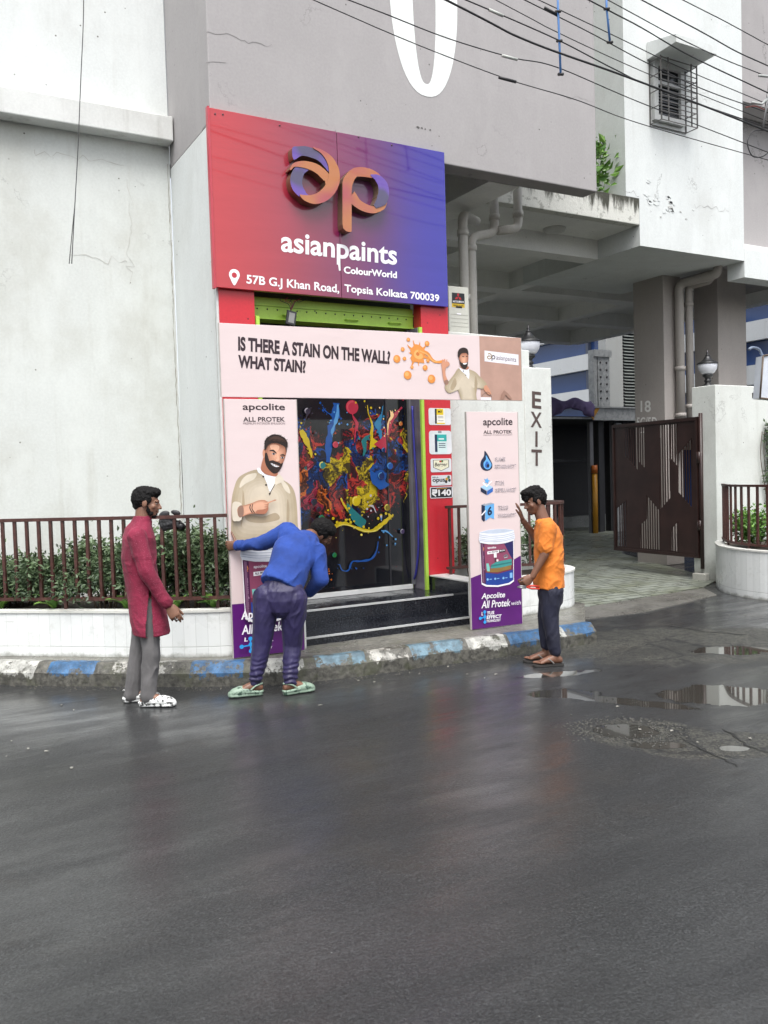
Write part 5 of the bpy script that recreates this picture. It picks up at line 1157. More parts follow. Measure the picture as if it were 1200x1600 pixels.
# ---------------------------------------------------------------- steel gate standing open
ga = Vector((10.375, 8.80)); gb_ = Vector((10.49, 10.66)); gd = (gb_-ga); GLn = gd.length; gd.normalize()
GT = empty('steel_gate', (ga.x, ga.y, 0), atan2(gd.y, gd.x), 'dark brown steel driveway gate with zigzag openings, swung open', 'gate')
gn_ = N('dark_brown_gate_paint'); gn_.set('Base Color', gn_.mix(gn_.ramp(gn_.noise(3, 5, .6), .35, .7), (.024, .0115, .010), (.038, .018, .0155))); gn_.set('Roughness', .4); gn_.bump(gn_.noise(60, 3, .6), .1, .003); M_GATE = gn_.m
GZ0, GZ1 = .335, 2.44
gf = B(); w_ = .05
gf.box(0, GLn, -.025, .025, GZ1-.05, GZ1).box(0, GLn, -.025, .025, GZ0, GZ0+.05).box(0, .04, -.03, .03, GZ0+.05, GZ1-.05).box(GLn-.035, GLn, -.025, .025, GZ0+.05, GZ1-.05)
gf.build('frame', M_GATE, GT)
B().tube([(-.05, 0, .18), (-.05, 0, GZ1+.05)], .028, 10).build('hinge_post', M_GATE, GT)
B().tube([(-.02, 0, .75), (-.02, 0, .90)], .045, 10).tube([(-.02, 0, 1.75), (-.02, 0, 1.92)], .045, 10).build('hinge', M_GATE, GT)
# sheet panels between openings, measured from hinge (0) to free end (1)
def gp_(pts): return [(p[0]*GLn, GZ0+p[1]*(GZ1-GZ0)) for p in pts]
holes = [[(0.84, 0.965), (0.672, 0.964), (0.681, 0.632), (0.847, 0.752)], [(0.667, 0.964), (0.585, 0.962), (0.594, 0.645), (0.674, 0.702)], [(0.416, 0.964), (0.296, 0.965), (0.308, 0.425), (0.413, 0.345), (0.431, 0.345)], [(0.291, 0.965), (0.21, 0.963), (0.218, 0.652), (0.297, 0.714)], [(0.213, 0.747), (0.06, 0.857), (0.067, 0.352), (0.22, 0.468)], [(0.965, 0.335), (0.832, 0.405), (0.843, 0.035), (0.965, 0.035)], [(0.669, 0.214), (0.59, 0.261), (0.585, 0.444), (0.425, 0.323), (0.432, 0.035), (0.674, 0.035)], [(0.303, 0.198), (0.225, 0.258), (0.23, 0.035), (0.307, 0.035)]]
outer_ = gp_([(.02, .015), (.985, .015), (.985, .985), (.02, .985)])
loops = [[Vector((x, z, 0)) for x, z in outer_]]+[[Vector((x, z, 0)) for x, z in gp_(h_)] for h_ in holes]
flatv = [v for l in loops for v in l]
sh = mesh('sheet_panel', [(v.x, 0, v.y) for v in flatv], [tuple(t) for t in tessellate_polygon(loops)], M_GATE, GT)
so_ = sh.modifiers.new('thickness', 'SOLIDIFY'); so_.thickness = .012; so_.offset = 0
br_ = B()
def span(h_, x):
    zs = []
    H_ = gp_(h_)
    for (x0, z0), (x1, z1) in zip(H_, H_[1:]+H_[:1]):
        if min(x0, x1) < x < max(x0, x1): zs.append(z0+(z1-z0)*(x-x0)/(x1-x0))
    return (min(zs), max(zs)) if len(zs) >= 2 else None
for h_ in holes:
    xs = [p[0] for p in gp_(h_)]; x = min(xs)+.02
    while x < max(xs)-.02:
        sp_ = span(h_, x)
        if sp_: br_.box(x-.006, x+.006, -.008, .008, sp_[0]-.01, sp_[1]+.01)
        x += .052
br_.build('bar', M_GATE, GT)
# ---------------------------------------------------------------- parking lift in the shade at the back
PK = empty('car_parking_lift', (16, 17.2, 0), 0, 'galvanised two-level car parking lift with a drilled steel post and yellow pole', 'parking lift'); off = (-16, -17.2, 0)
galv = N('galvanised_steel'); galv.set('Base Color', galv.mix(galv.voro(14, None, 'F1', 'Color'), (.22, .23, .23), (.36, .37, .37))); galv.set('Roughness', .5); galv.set('Metallic', .25); galv = galv.m
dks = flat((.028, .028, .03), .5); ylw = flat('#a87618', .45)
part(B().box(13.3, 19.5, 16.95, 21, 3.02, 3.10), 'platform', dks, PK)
part(B().box(15.95, 19.5, 16.90, 16.948, 3.0, 3.32).box(15.95, 19.5, 16.85, 17.03, 3.321, 3.36), 'side_beam', galv, PK)
part(B().box(13.3, 15.9, 16.90, 16.948, 3.03, 3.07), 'side_rail', galv, PK)
part(B().prism([(15.86, 3.1), (15.95, 3.0), (15.95, 3.06), (16.2, 3.36), (16.10, 3.36), (15.86, 3.16)], 16.88, 16.899, 'y'), 'yellow_edge', ylw, PK)
part(B().box(16.33, 16.75, 17.10, 17.35, 3.37, 4.70), 'drilled_post', galv, PK)
bo = B()
for i in range(6):
    for x in (16.42, 16.64): bo.tube([(x, 17.099, 3.6+i*.19), (x, 17.085, 3.6+i*.19)], .03, 8)
part(bo, 'bolt', dks, PK)
part(B().box(16.18, 16.80, 17.06, 17.098, 4.70, 4.88).box(16.18, 16.30, 17.1, 17.3, 3.37, 4.88), 'post_cap', galv, PK)
part(B().box(16.0, 16.12, 17.1, 17.2, 0, 2.98), 'steel_pole', flat((.13, .13, .14), .4), PK)
part(B().tube([(16.07, 17.02, .0), (16.07, 17.02, 1.60)], .07, 14), 'yellow_sleeve', ylw, PK)
part(B().tube([(16.07, 17.02, 1.61), (16.07, 17.02, 1.82)], .08, 14), 'orange_collar', flat('#a85a1c', .5), PK)
for x in (16.5, 16.9, 17.4): part(B().box(x, x+.18, 17.3, 17.5, 0, 3.0), 'guide_post', dks, PK)
part(B().box(17.0, 17.2, 17.15, 17.25, 0, 2.95), 'guide_post', galv, PK)
part(B().tube([(13.3, 18.6, 1.98), (17.2, 18.6, 1.98)], .05, 10), 'cross_bar', flat((.11, .11, .11), .5), PK)
pc = B(); 
def drape(name, label, x0, x1, y, z0, z1, col):
    vs, fs = [], []; nx, nz = 30, 8
    for j in range(nz+1):
        for i in range(nx+1):
            u, v = i/nx, j/nz; x = x0+(x1-x0)*u; vs.append((x+.03*sin(9*v+u*5), y-.10*sin(v*2.2)+.07*sin(u*29+v*3)*v, z1-(z1-z0)*v*(.75+.25*sin(u*7+1))+.05*sin(u*12)*(1-v)))
    for j in range(nz):
        for i in range(nx): k = j*(nx+1)+i; fs.append((k, k+1, k+nx+2, k+nx+1))
    o = mesh(name, vs, fs, flat(col, .8), None, None, True); m = o.modifiers.new('thickness', 'SOLIDIFY'); m.thickness = .012; tag(o, label, 'cloth')
drape('cloth_cover', 'crumpled purple cloth lying on the upper parking platform', 14.25, 15.85, 16.86, 3.06, 3.52, '#574a70')
# dark wall and roof added to stand in for shade under the lift
PW = empty('dark_recess', (15, 20, 0), 0, 'dark shed wall painted as shade, and low grey plinth at the back of the parking yard', 'recess'); off = (-15, -20, 0)
part(B().box(11.6, 24, 19.6, 19.8, 0, 3.05), 'shade_wall', plaster('painted_shade_wall', (.055, .055, .058), stain=(.03, .03, .03), seed=5), PW)
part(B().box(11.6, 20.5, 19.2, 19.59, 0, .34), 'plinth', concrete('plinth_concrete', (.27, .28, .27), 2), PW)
part(B().box(14.55, 14.78, 18.9, 19.1, 0, 3.0), 'yard_post', flat((.16, .16, .165), .6), PW)
part(B().box(11.6, 24, 17.6, 19.7, 3.052, 3.12), 'shade_roof', dks, PW)
# louvred riser and grey pier behind the column
VR = empty('louvred_panel', (18.5, 18, 3.0), 0, 'tall steel louvre panel beside a pale pier behind the numbered column', 'louvre panel'); off = (-18.5, -18, -3.0)
part(B().box(17.7, 18.35, 18.2, 18.5, 2.9, 6.4), 'pier', plaster('pier_plaster', (.36, .37, .36), seed=4), VR)
lvm = B()
for i in range(30): lvm.prism([(18.15, 3.35+i*.09), (18.27, 3.40+i*.09), (18.27, 3.42+i*.09), (18.15, 3.37+i*.09)], 18.38, 19.2, 'x')
part(lvm, 'louvre', flat('#8f9490', .5), VR)
part(B().box(18.36, 19.2, 18.30, 18.35, 2.9, 6.4), 'louvre_backing', M_BLACK, VR)
# banded office building beyond
OB = empty('office_building', (21, 20, 0), 0, 'distant office block banded in dark blue glass and pale concrete beyond the carpark', 'building'); off = (-21, -20, 0)
blue = N('dark_blue_glazing'); blue.set('Base Color', blue.mix(blue.noise(.7, 3, .5), (.02, .045, .13), (.035, .07, .19))); blue.set('Roughness', .12); blue = blue.m
pale = plaster('pale_band', (.50, .52, .53), amt=.2, seed=3)
part(B().box(21.2, 30, 8, 40, 0, 24), 'glazing', blue, OB)
for k in range(9): part(B().box(21.0, 21.19, 8, 40, 2.74+k*1.22, 3.28+k*1.22), 'spandrel_band', pale, OB)
for y in (9.5, 12.0, 17.5, 22.5, 28): part(B().box(21.05, 21.195, y, y+.12, 0, 24), 'mullion', flat((.05, .06, .09), .4), OB)

# ---------------------------------------------------------------- plants
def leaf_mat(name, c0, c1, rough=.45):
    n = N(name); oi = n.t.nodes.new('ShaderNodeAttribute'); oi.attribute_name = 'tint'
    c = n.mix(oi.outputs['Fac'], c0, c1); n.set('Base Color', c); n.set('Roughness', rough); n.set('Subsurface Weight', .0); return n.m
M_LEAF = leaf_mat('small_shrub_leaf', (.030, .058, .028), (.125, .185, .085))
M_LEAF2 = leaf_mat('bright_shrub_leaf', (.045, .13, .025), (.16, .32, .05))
M_BROAD = leaf_mat('broad_leaf', (.05, .15, .035), (.20, .36, .07), .35)
M_STEM = flat((.07, .05, .03), .8)
def leaves(name, pts, size, m, parent, r, droop=.3, ratio=.5):
    vs, fs, tint = [], [], []
    for p, t in pts:
        d = Vector((r.gauss(0, 1), r.gauss(0, 1), r.gauss(.2, .7))).normalized(); a = d.cross(Vector((r.gauss(0, 1), r.gauss(0, 1), r.gauss(0, 1)))).normalized(); nn = d.cross(a)
        L = size*r.choice((.55, .8, 1, 1.25, 1.5))*r.uniform(.8, 1.15); W = L*ratio; k = len(vs); p = Vector(p)
        vs += [p, p+d*L*.45+a*W*.5+nn*L*.06, p+d*L-nn*L*droop*.3, p+d*L*.45-a*W*.5+nn*L*.06, p+d*L*.5-nn*L*.04]
        fs += [(k, k+1, k+4), (k+1, k+2, k+4), (k+2, k+3, k+4), (k+3, k, k+4)]; tint += [t]*4
    o = mesh(name, vs, fs, m, parent); at = o.data.attributes.new('tint', 'FLOAT', 'FACE'); at.data.foreach_set('value', tint); return o
def shrub(loc, rx, ry, h, n, seed, label, group, m=M_LEAF, size=.045, name='shrub'):
    r = random.Random(seed); e = empty(name, loc, 0, label, 'shrub', group); pts = []
    blobs = [(Vector((r.uniform(-.7, .7)*rx, r.uniform(-.7, .7)*ry, h*r.uniform(.35, .85))), r.uniform(.32, .55)) for _ in range(13)]
    while len(pts) < n:
        c, q_ = r.choice(blobs); d = Vector((r.gauss(0, 1), r.gauss(0, 1), r.gauss(0, 1))).normalized()*(r.random()**.4)
        p = c+Vector((d.x*rx*q_*1.5, d.y*ry*q_*1.5, d.z*h*q_*.62))
        if p.z < .02: continue
        f = noise.noise(p*7+Vector((seed, 0, 0)))
        if f < -.22: continue
        if r.random() < .04: p = p+Vector((r.gauss(0, .05), r.gauss(0, .05), abs(r.gauss(0, .07))))
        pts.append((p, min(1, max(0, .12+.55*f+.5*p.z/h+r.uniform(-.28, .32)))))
    leaves('leaves', pts, size, m, e, r)
    b = B()
    for _ in range(9):
        x, y = r.uniform(-.4, .4)*rx, r.uniform(-.4, .4)*ry
        b.tube(spline([(x*.6, y*.6, 0), (x, y, h*.3), (x*1.4+r.uniform(-.05, .05), y*1.4, h*.75)], 5, False), [.009]*6+[.006]*5 if False else .007, 6)
    b.build('stem', M_STEM, e); return e
gsh = 'small-leaved shrubs behind the long railing'
lab = 'dense dark green small-leaved shrub behind the long railing'
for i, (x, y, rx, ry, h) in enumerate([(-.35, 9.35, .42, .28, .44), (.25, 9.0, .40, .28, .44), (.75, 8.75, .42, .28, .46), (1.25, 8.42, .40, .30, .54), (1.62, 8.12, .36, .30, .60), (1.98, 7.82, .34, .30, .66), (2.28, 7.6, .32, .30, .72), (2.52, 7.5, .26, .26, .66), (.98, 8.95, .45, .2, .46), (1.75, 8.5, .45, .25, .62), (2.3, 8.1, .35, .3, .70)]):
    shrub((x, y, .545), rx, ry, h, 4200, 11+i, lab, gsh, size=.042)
def broad_plant(loc, n, L, seed, label, group=None, name='broadleaf_plant'):
    r = random.Random(seed); e = empty(name, loc, 0, label, 'plant', group)
    for k in range(n):
        az = 2*pi*k/n+r.uniform(-.3, .3); tilt = r.uniform(.45, 1.0); ln = L*r.uniform(.7, 1.1); W = ln*.30; vs, fs = [], []; m_ = 8
        h = Vector((cos(az), sin(az), 0)); sd_ = Vector((-sin(az), cos(az), 0)); p = Vector((0, 0, .02)); cur = pi/2-tilt*.45
        for i in range(m_+1):
            t = i/m_; wv = W*sin(pi*min(1, .08+t*.92))**.8*(1 if t > .12 else .4)
            vs += [p-sd_*wv*.5+Vector((0, 0, .012)), p.copy(), p+sd_*wv*.5+Vector((0, 0, .012))]
            p = p+(h*cos(cur)+Vector((0, 0, 1))*sin(cur))*ln/m_; cur -= .16+.05*tilt
        for i in range(m_):
            q = 3*i; fs += [(q, q+1, q+4, q+3), (q+1, q+2, q+5, q+4)]
        o = mesh('leaf', vs, fs, M_BROAD, e, None, True); at = o.data.attributes.new('tint', 'FLOAT', 'FACE'); at.data.foreach_set('value', [r.uniform(.2, 1)]*len(fs))
    return e
for i, (x, y, n, L) in enumerate([(.78, 8.55, 8, .22), (1.18, 8.2, 9, .26), (1.72, 7.74, 9, .26), (2.08, 7.43, 8, .24), (2.36, 7.26, 8, .24)]):
    broad_plant((x, y, .548), n, L, 60+i, 'low plant with broad bright leaves at the foot of the shrubs behind the long railing', 'broad-leaved plants in the long planter')
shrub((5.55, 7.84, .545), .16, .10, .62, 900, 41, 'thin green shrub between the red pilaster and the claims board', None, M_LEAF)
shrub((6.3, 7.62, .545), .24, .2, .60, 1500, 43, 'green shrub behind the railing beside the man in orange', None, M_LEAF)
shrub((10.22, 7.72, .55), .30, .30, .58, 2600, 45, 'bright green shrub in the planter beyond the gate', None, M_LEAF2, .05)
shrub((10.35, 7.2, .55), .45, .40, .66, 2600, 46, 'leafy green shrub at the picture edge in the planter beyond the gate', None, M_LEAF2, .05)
# climber on the boundary wall
r_ = random.Random(77); cl_ = empty('climbing_plant', (11.45, 8.47, .6), 0, 'climbing plant clinging to the white boundary wall above the far planter', 'plant'); pts = []
while len(pts) < 1500:
    z = r_.uniform(.5, 1.75); wd = .30*(1-max(0, z-1.0)*.75)*(.7+.4*noise.noise(Vector((z*4, 0, 0)))); pts.append(((r_.gauss(.05+.1*(1.75-z), wd*.45), -.03-abs(r_.gauss(0, .035)), z), r_.random()*.8))
leaves('leaves', pts, .045, M_LEAF, cl_, r_)
sb_ = B()
for k in range(5): sb_.tube(spline([(.1, -.03, -.05), (.1+.06*k-.1, -.02, .6), (.08*k-.12, -.015, 1.2), (.05*k-.08, -.015, 1.6)], 5, False), .006, 6)
sb_.build('stem', M_STEM, cl_)
# potted plant on the balcony slab
PP = empty('potted_plant', (9.05, 9.6, 5.5), 0, 'leafy potted plant in a green pot on the stained balcony slab', 'plant')
B().lathe([(.10, 0), (.14, .22), (.15, .23), (.13, .235), (.10, .2)], seg=18).build('pot', flat('#2f7a5a', .5), PP)
r_ = random.Random(5)
pts = []
for k in range(330):
    ht = r_.random()**.8; pts.append(((.10+r_.gauss(.02, .17)*(1.2-ht*.5), r_.gauss(0, .12), .18+ht*.85), r_.uniform(.2, 1)))
leaves('leaves', pts, .13, M_BROAD, PP, r_, .6, .45)
st_ = B()
for k in range(5): st_.tube(spline([(0, 0, .2), (.05*k-.05, .02*k, .6), (.09*k-.1, .0, 1.0)], 5, False), .010, 6)
st_.build('stem', flat((.06, .10, .03), .6), PP)

# ---------------------------------------------------------------- overhead wires along the street
M_WIRE = flat((.016, .016, .017), .5)
def wire(label, pts, r, group='overhead wires crossing in front of the facade', m=None):
    P = [Vector(p) for p in pts]
    P = [P[0]+(P[0]-P[1]).normalized()*4]+P+[P[-1]+(P[-1]-P[-2]).normalized()*1.6]
    b = B(); b.tube(spline(P, 10, False), r, 6); o = b.build('overhead_wire', m or M_WIRE); tag(o, label, 'wire', group); return o
wl_ = 'thin dark overhead wire sagging across the upper facade'
wire(wl_, [(2.914,6,5.319),(3.525,6,5.228),(4.069,6,5.16),(4.797,6,5.091),(5.527,6,5.064),(6.33,6,4.991),(8.214,6,4.936)], .0042)
wire(wl_, [(3.227,6.02,5.404),(3.541,6.02,5.376),(4.151,6.02,5.316),(4.818,6.02,5.3),(5.325,6.02,5.321),(6.356,6.02,5.202),(8.242,6.02,5.028)], .0048)
wire('thick dark overhead cable crossing just under the painted zero and past the window', [(4.093,5.95,5.58),(4.907,5.95,5.44),(5.959,5.95,5.375),(6.985,5.95,5.304),(8.15,5.95,5.209)], .0095)
wire(wl_, [(4.329,6,5.661),(4.709,6,5.624),(5.351,6,5.549),(6.01,6,5.435),(6.597,6,5.36),(8.219,6,5.272)], .006)
wire(wl_, [(4.682,6.05,5.77),(5.36,6.05,5.652),(6.395,6.05,5.523),(7.291,6.05,5.45),(8.289,6.05,5.369)], .0042)
wire(wl_, [(4.958,6,5.813),(5.698,6,5.705),(6.429,6,5.581),(7.232,6,5.483),(8.222,6,5.433)], .0052)
wire(wl_, [(5.151,6.04,5.879),(6.057,6.04,5.769),(6.914,6.04,5.661),(8.278,6.04,5.545)], .0046)
wire(wl_, [(5.677,5.97,5.972),(6.32,5.97,5.878),(7.017,5.97,5.752),(8.184,5.97,5.62)], .0068)
wire(wl_, [(6.004,6.06,6.094),(6.853,6.06,5.966),(7.6,6.06,5.888),(8.258,6.06,5.851)], .0052)
wire(wl_, [(6.383,6,6.157),(7.243,6,6.039),(7.723,6,5.965),(8.23,6,5.921)], .0066)
wire(wl_, [(6.98,6.03,6.316),(7.57,6.03,6.254),(8.275,6.03,6.163)], .0052)
def spacer(label, pts):
    b = B(); b.tube(pts, .010, 8); e = b.build('wire_spacer', flat((.07, .20, .48), .4)); tag(e, label, 'spacer')
    for p in pts[1:]:
        k = B().tube([Vector(p)-Vector((0, .03, .012)), Vector(p)+Vector((0, .03, .012))], .013, 8).build('clip', M_WIRE, e)
spacer('long blue plastic rod clipped across the wires near the painted zero', [(5.321,5.985,6.144),(5.322,5.985,5.793),(5.33,5.985,5.538),(5.337,5.985,5.247)])
spacer('short blue grey plastic rod clipped across the wires above the window', [(5.903,5.985,6.265),(5.911,5.985,5.955),(5.944,5.985,5.66)])
for lb, p in (('pale splice sleeve on the wire beside the painted zero', [(4.566,6,5.638),(4.715,6,5.62)]), ('pale splice sleeve in the middle of a sagging wire', [(4.698,6,5.282),(4.858,6,5.283)]), ('dark splice on the lowest sagging wire', [(4.658,6,5.09),(4.838,6,5.088)]), ('dark taped splice next to the long blue rod', [(5.181,6,5.8),(5.342,6,5.766)])):
    o = B().tube(p, .013, 8).build('wire_splice', flat('#b9bcb6', .5) if 'pale' in lb else M_WIRE); tag(o, lb, 'splice')
# bracket of the street pole peeping in at the edge
BK = empty('pole_bracket', (8.2, 6.0, 5.0), 0, 'tangle of pole-top brackets, insulators and looped cable at the picture edge', 'bracket')
def rel(P): return [Vector(p)-Vector((8.2, 6.0, 5.0)) for p in P]
B().tube(rel([(8.136,6,5.258),(8.203,6,5.536),(8.27,6,5.816)]), .014, 8).build('arm', flat((.20, .20, .20), .5, metal=.4), BK)
B().tube(rel([(8.083,6,5.791),(8.387,6,5.832)]), .014, 8).tube(rel([(7.965,6,5.492),(8.119,6,5.501),(8.267,6,5.615)]), .013, 8).build('insulator', flat('#a6a9a6', .4), BK)
B().tube(spline(rel([(8.219,6,5.252),(7.99,6,5.2),(7.886,6,5.071),(7.955,6,4.943),(8.11,6,4.954),(8.257,6,5.037)]), 8, False), .006, 6).build('cable_loop', M_WIRE, BK)
B().tube(spline(rel([(7.862,6,5.421),(8.015,6,5.462),(8.18,6,5.452)]), 5, False), .005, 6).build('wire', flat((.2, .03, .02), .5), BK)
# cable hanging down the blank wall
hw = B().tube(spline([(1.821,8.88,6.638),(1.796,8.88,6.203),(1.748,8.88,5.639),(1.697,8.88,5.013),(1.643,8.88,4.448),(1.589,8.88,3.871)], 8, False), .0045, 6).build('hanging_wire', flat((.05, .05, .05), .6)); tag(hw, 'thin loose wire hanging down the blank white wall', 'wire')
B().tube(spline([(1.643,8.88,4.448),(1.608,8.88,4.196),(1.565,8.88,3.869)], 6, False), .004, 6).build('wire_tail', flat((.05, .05, .05), .6), hw)
# edge of a wall-mounted sign box by the boundary wall
SB = empty('sign_box', [(9.95,7.3,3.084)][0], 0, 'white box sign on a bent pipe bracket above the boundary wall at the picture edge', 'sign')
q0 = Vector([(9.95,7.3,3.084)][0])
sgp = [Vector(p)-q0 for p in [(9.775,7.3,2.565),(10.136,7.3,2.547),(10.146,7.3,3.159),(9.848,7.3,3.113)]]
b = B(); vs_ = [b.bm.verts.new(p) for p in sgp]+[b.bm.verts.new(p+Vector((.05, .14, 0))) for p in sgp]
b.bm.faces.new(vs_[:4]); b.bm.faces.new(vs_[4:][::-1])
for k in range(4): b.bm.faces.new([vs_[k], vs_[(k+1) % 4], vs_[4+(k+1) % 4], vs_[4+k]])
b.build('box_panel', flat('#c9ced6', .4), SB)
fb = B()
for k in range(4): fb.tube([sgp[k]+Vector((0, -.006, 0)), sgp[(k+1) % 4]+Vector((0, -.006, 0))], .012, 6)
fb.build('frame', flat((.10, .07, .05), .6), SB)
B().tube(spline([p-q0 for p in map(Vector, [(10.153,7.4,3.139),(9.983,7.4,3.132),(9.908,7.4,3.212),(9.78,7.4,3.231),(9.704,7.4,3.203)])], 6, False), .018, 8).build('bracket', flat((.16, .2, .27), .4), SB)
B().box(-.06, .2, .05, .2, -.50, -.43).build('lamp_holder', flat((.03, .03, .03), .5), SB)

# ---------------------------------------------------------------- scraps of paper on the wet road
rp = random.Random(21)
for (x, y) in [(0.585,6.183),(0.658,5.935),(0.75,5.808),(0.52,5.846),(1.079,6.754),(1.026,6.971),(0.832,5.371),(2.219,6.712),(3.265,6.288),(3.351,6.168),(3.753,6.269),(3.794,6.179),(4.153,6.275),(4.12,5.935),(4.155,5.737),(4.313,5.79),(2.672,5.781),(4.409,4.482),(4.213,3.61),(4.27,3.862),(8.162,6.517),(8.293,6.407),(4.533,3.48),(4.126,3.998)]:
    k = rp.uniform(.008, .022); pts = [(k*cos(t)*rp.uniform(.5, 1.1), k*.6*sin(t)*rp.uniform(.5, 1.1), rp.uniform(0, .005)) for t in [i*pi/3 for i in range(6)]]
    o = mesh('paper_scrap', pts, [(0, 1, 2), (0, 2, 3), (0, 3, 4), (0, 4, 5)], flat('#8a8880', .6)); o.location = (x, y, .005); o.rotation_euler.z = rp.uniform(0, 6)
    so2 = o.modifiers.new('thickness', 'SOLIDIFY'); so2.thickness = .0025; tag(o, 'small pale scrap of paper lying flat on the wet road', 'litter', 'paper scraps on the road')
# ---------------------------------------------------------------- people
def organic(b, name, voxel, mats, parent, smooth=4, wr=None, cut=None, inset=None):
    """fuse overlapping shapes into one continuous skin, soften it, then add folds"""
    me = bpy.data.meshes.new('tmp'); bmesh.ops.recalc_face_normals(b.bm, faces=b.bm.faces); b.bm.to_mesh(me); b.bm.free()
    t = bpy.data.objects.new('tmp', me); C.objects.link(t)
    r = t.modifiers.new('r', 'REMESH'); r.mode = 'VOXEL'; r.voxel_size = voxel; r.use_smooth_shade = True
    s_ = t.modifiers.new('s', 'SMOOTH'); s_.factor = .5; s_.iterations = smooth
    bpy.context.view_layer.update(); dg = bpy.context.evaluated_depsgraph_get()
    out = bpy.data.meshes.new_from_object(t.evaluated_get(dg)); bpy.data.objects.remove(t); bpy.data.meshes.remove(me)
    if wr:
        nrm = [v.normal.copy() for v in out.vertices]
        for v, n_ in zip(out.vertices, nrm): v.co += n_*wr(v.co)
    if cut:
        bm = bmesh.new(); bm.from_mesh(out); bmesh.ops.delete(bm, geom=[f for f in bm.faces if cut(f.calc_center_median())], context='FACES'); bm.to_mesh(out); bm.free()
    out.name = name; out.materials.clear()
    for m in (mats if isinstance(mats, list) else [mats]): out.materials.append(m)
    out.polygons.foreach_set('use_smooth', [True]*len(out.polygons))
    o = bpy.data.objects.new(name, out); C.objects.link(o); o.parent = parent
    if parent is not None: o.matrix_parent_inverse = Matrix.Translation(-Vector(parent.location))
    return o
def skin_mat(name, col):
    n = N(name); v = n.noise(9, 5, .6)
    n.set('Base Color', n.mix(n.ramp(v, .3, .7), tuple(c*.82 for c in col), tuple(c*1.12 for c in col))); n.set('Roughness', .5); n.set('Subsurface Weight', .08); n.set('Subsurface Radius', (.012, .006, .004)); n.bump(n.noise(150, 2, .5), .12, .002); return n.m
def cloth_mat(name, col, fold=(3, 3, 14), strength=.35, fleck=None, sheen=.05, rough=.85, vary=.25):
    n = N(name); c = n.mix(n.ramp(n.noise(5, 5, .6), .3, .7), tuple(v*(1-vary) for v in col), tuple(v*(1+vary*.6) for v in col))
    if fleck: c = n.mix(n.ramp(n.voro(95), .20, .10), c, fleck)
    n.set('Base Color', c); n.set('Roughness', rough); n.set('Sheen Weight', sheen)
    b = n.bump(n.noise(1.0, 4, .55, n.map(scale=fold, rot=(.3, .2, .5)), .8), strength, .03); n.bump(n.noise(260, 2, .5), .15, .002, b); return n.m
M_HAIR = N('black_hair'); M_HAIR.set('Base Color', (.0055, .005, .005)); M_HAIR.set('Roughness', .75); M_HAIR.set('Specular IOR Level', .2); M_HAIR.bump(M_HAIR.noise(1, 3, .6, M_HAIR.map(scale=(120, 120, 30))), .6, .004); M_HAIR = M_HAIR.m
def frame(f, tilt=0.0, roll=0.0):
    """head frame from a facing direction; tilt nods down"""
    f = Vector(f).normalized(); s = f.cross(Vector((0, 0, 1))).normalized(); u = s.cross(f)
    q = Matrix.Rotation(-tilt, 3, s); f, u = q @ f, q @ u
    q = Matrix.Rotation(roll, 3, f); return q @ s, f, q @ u     # side (its right), forward, up
def head_into(b, c, fr, h, neck_to, nr=.056):
    s, f, u = fr; c = Vector(c); L = lambda x, y, z: c+(s*x+f*y+u*z)*h
    A = lambda x, y, z: (s*x*h, f*y*h, u*z*h)
    b.ell(L(0, -.09, .13), A(.335, .42, .37), 24, 16); b.ell(L(0, .10, -.10), A(.275, .29, .37), 20, 14); b.ell(L(0, .16, -.32), A(.20, .20, .17), 16, 12)
    b.ell(L(0, .27, -.41), A(.10, .09, .08)); b.ell(L(0, .315, .085), A(.23, .075, .055))
    b.cone(L(0, .36, .03), .040*h, L(0, .455, -.125), .050*h, 10); b.ell(L(.05, .40, -.14), A(.045, .05, .04)); b.ell(L(-.05, .40, -.14), A(.045, .05, .04))
    b.ell(L(0, .375, -.235), A(.105, .045, .026)); b.ell(L(0, .365, -.285), A(.09, .045, .03))
    for k in (-1, 1):
        b.ell(L(.345*k, -.03, -.03), (s*.035*h*k+f*.03*h, f*.085*h, u*.14*h)); b.ell(L(.19*k, .24, -.10), A(.09, .08, .09))
    b.cone(L(0, -.10, -.22), nr*1.02, neck_to, nr*1.12, 18)
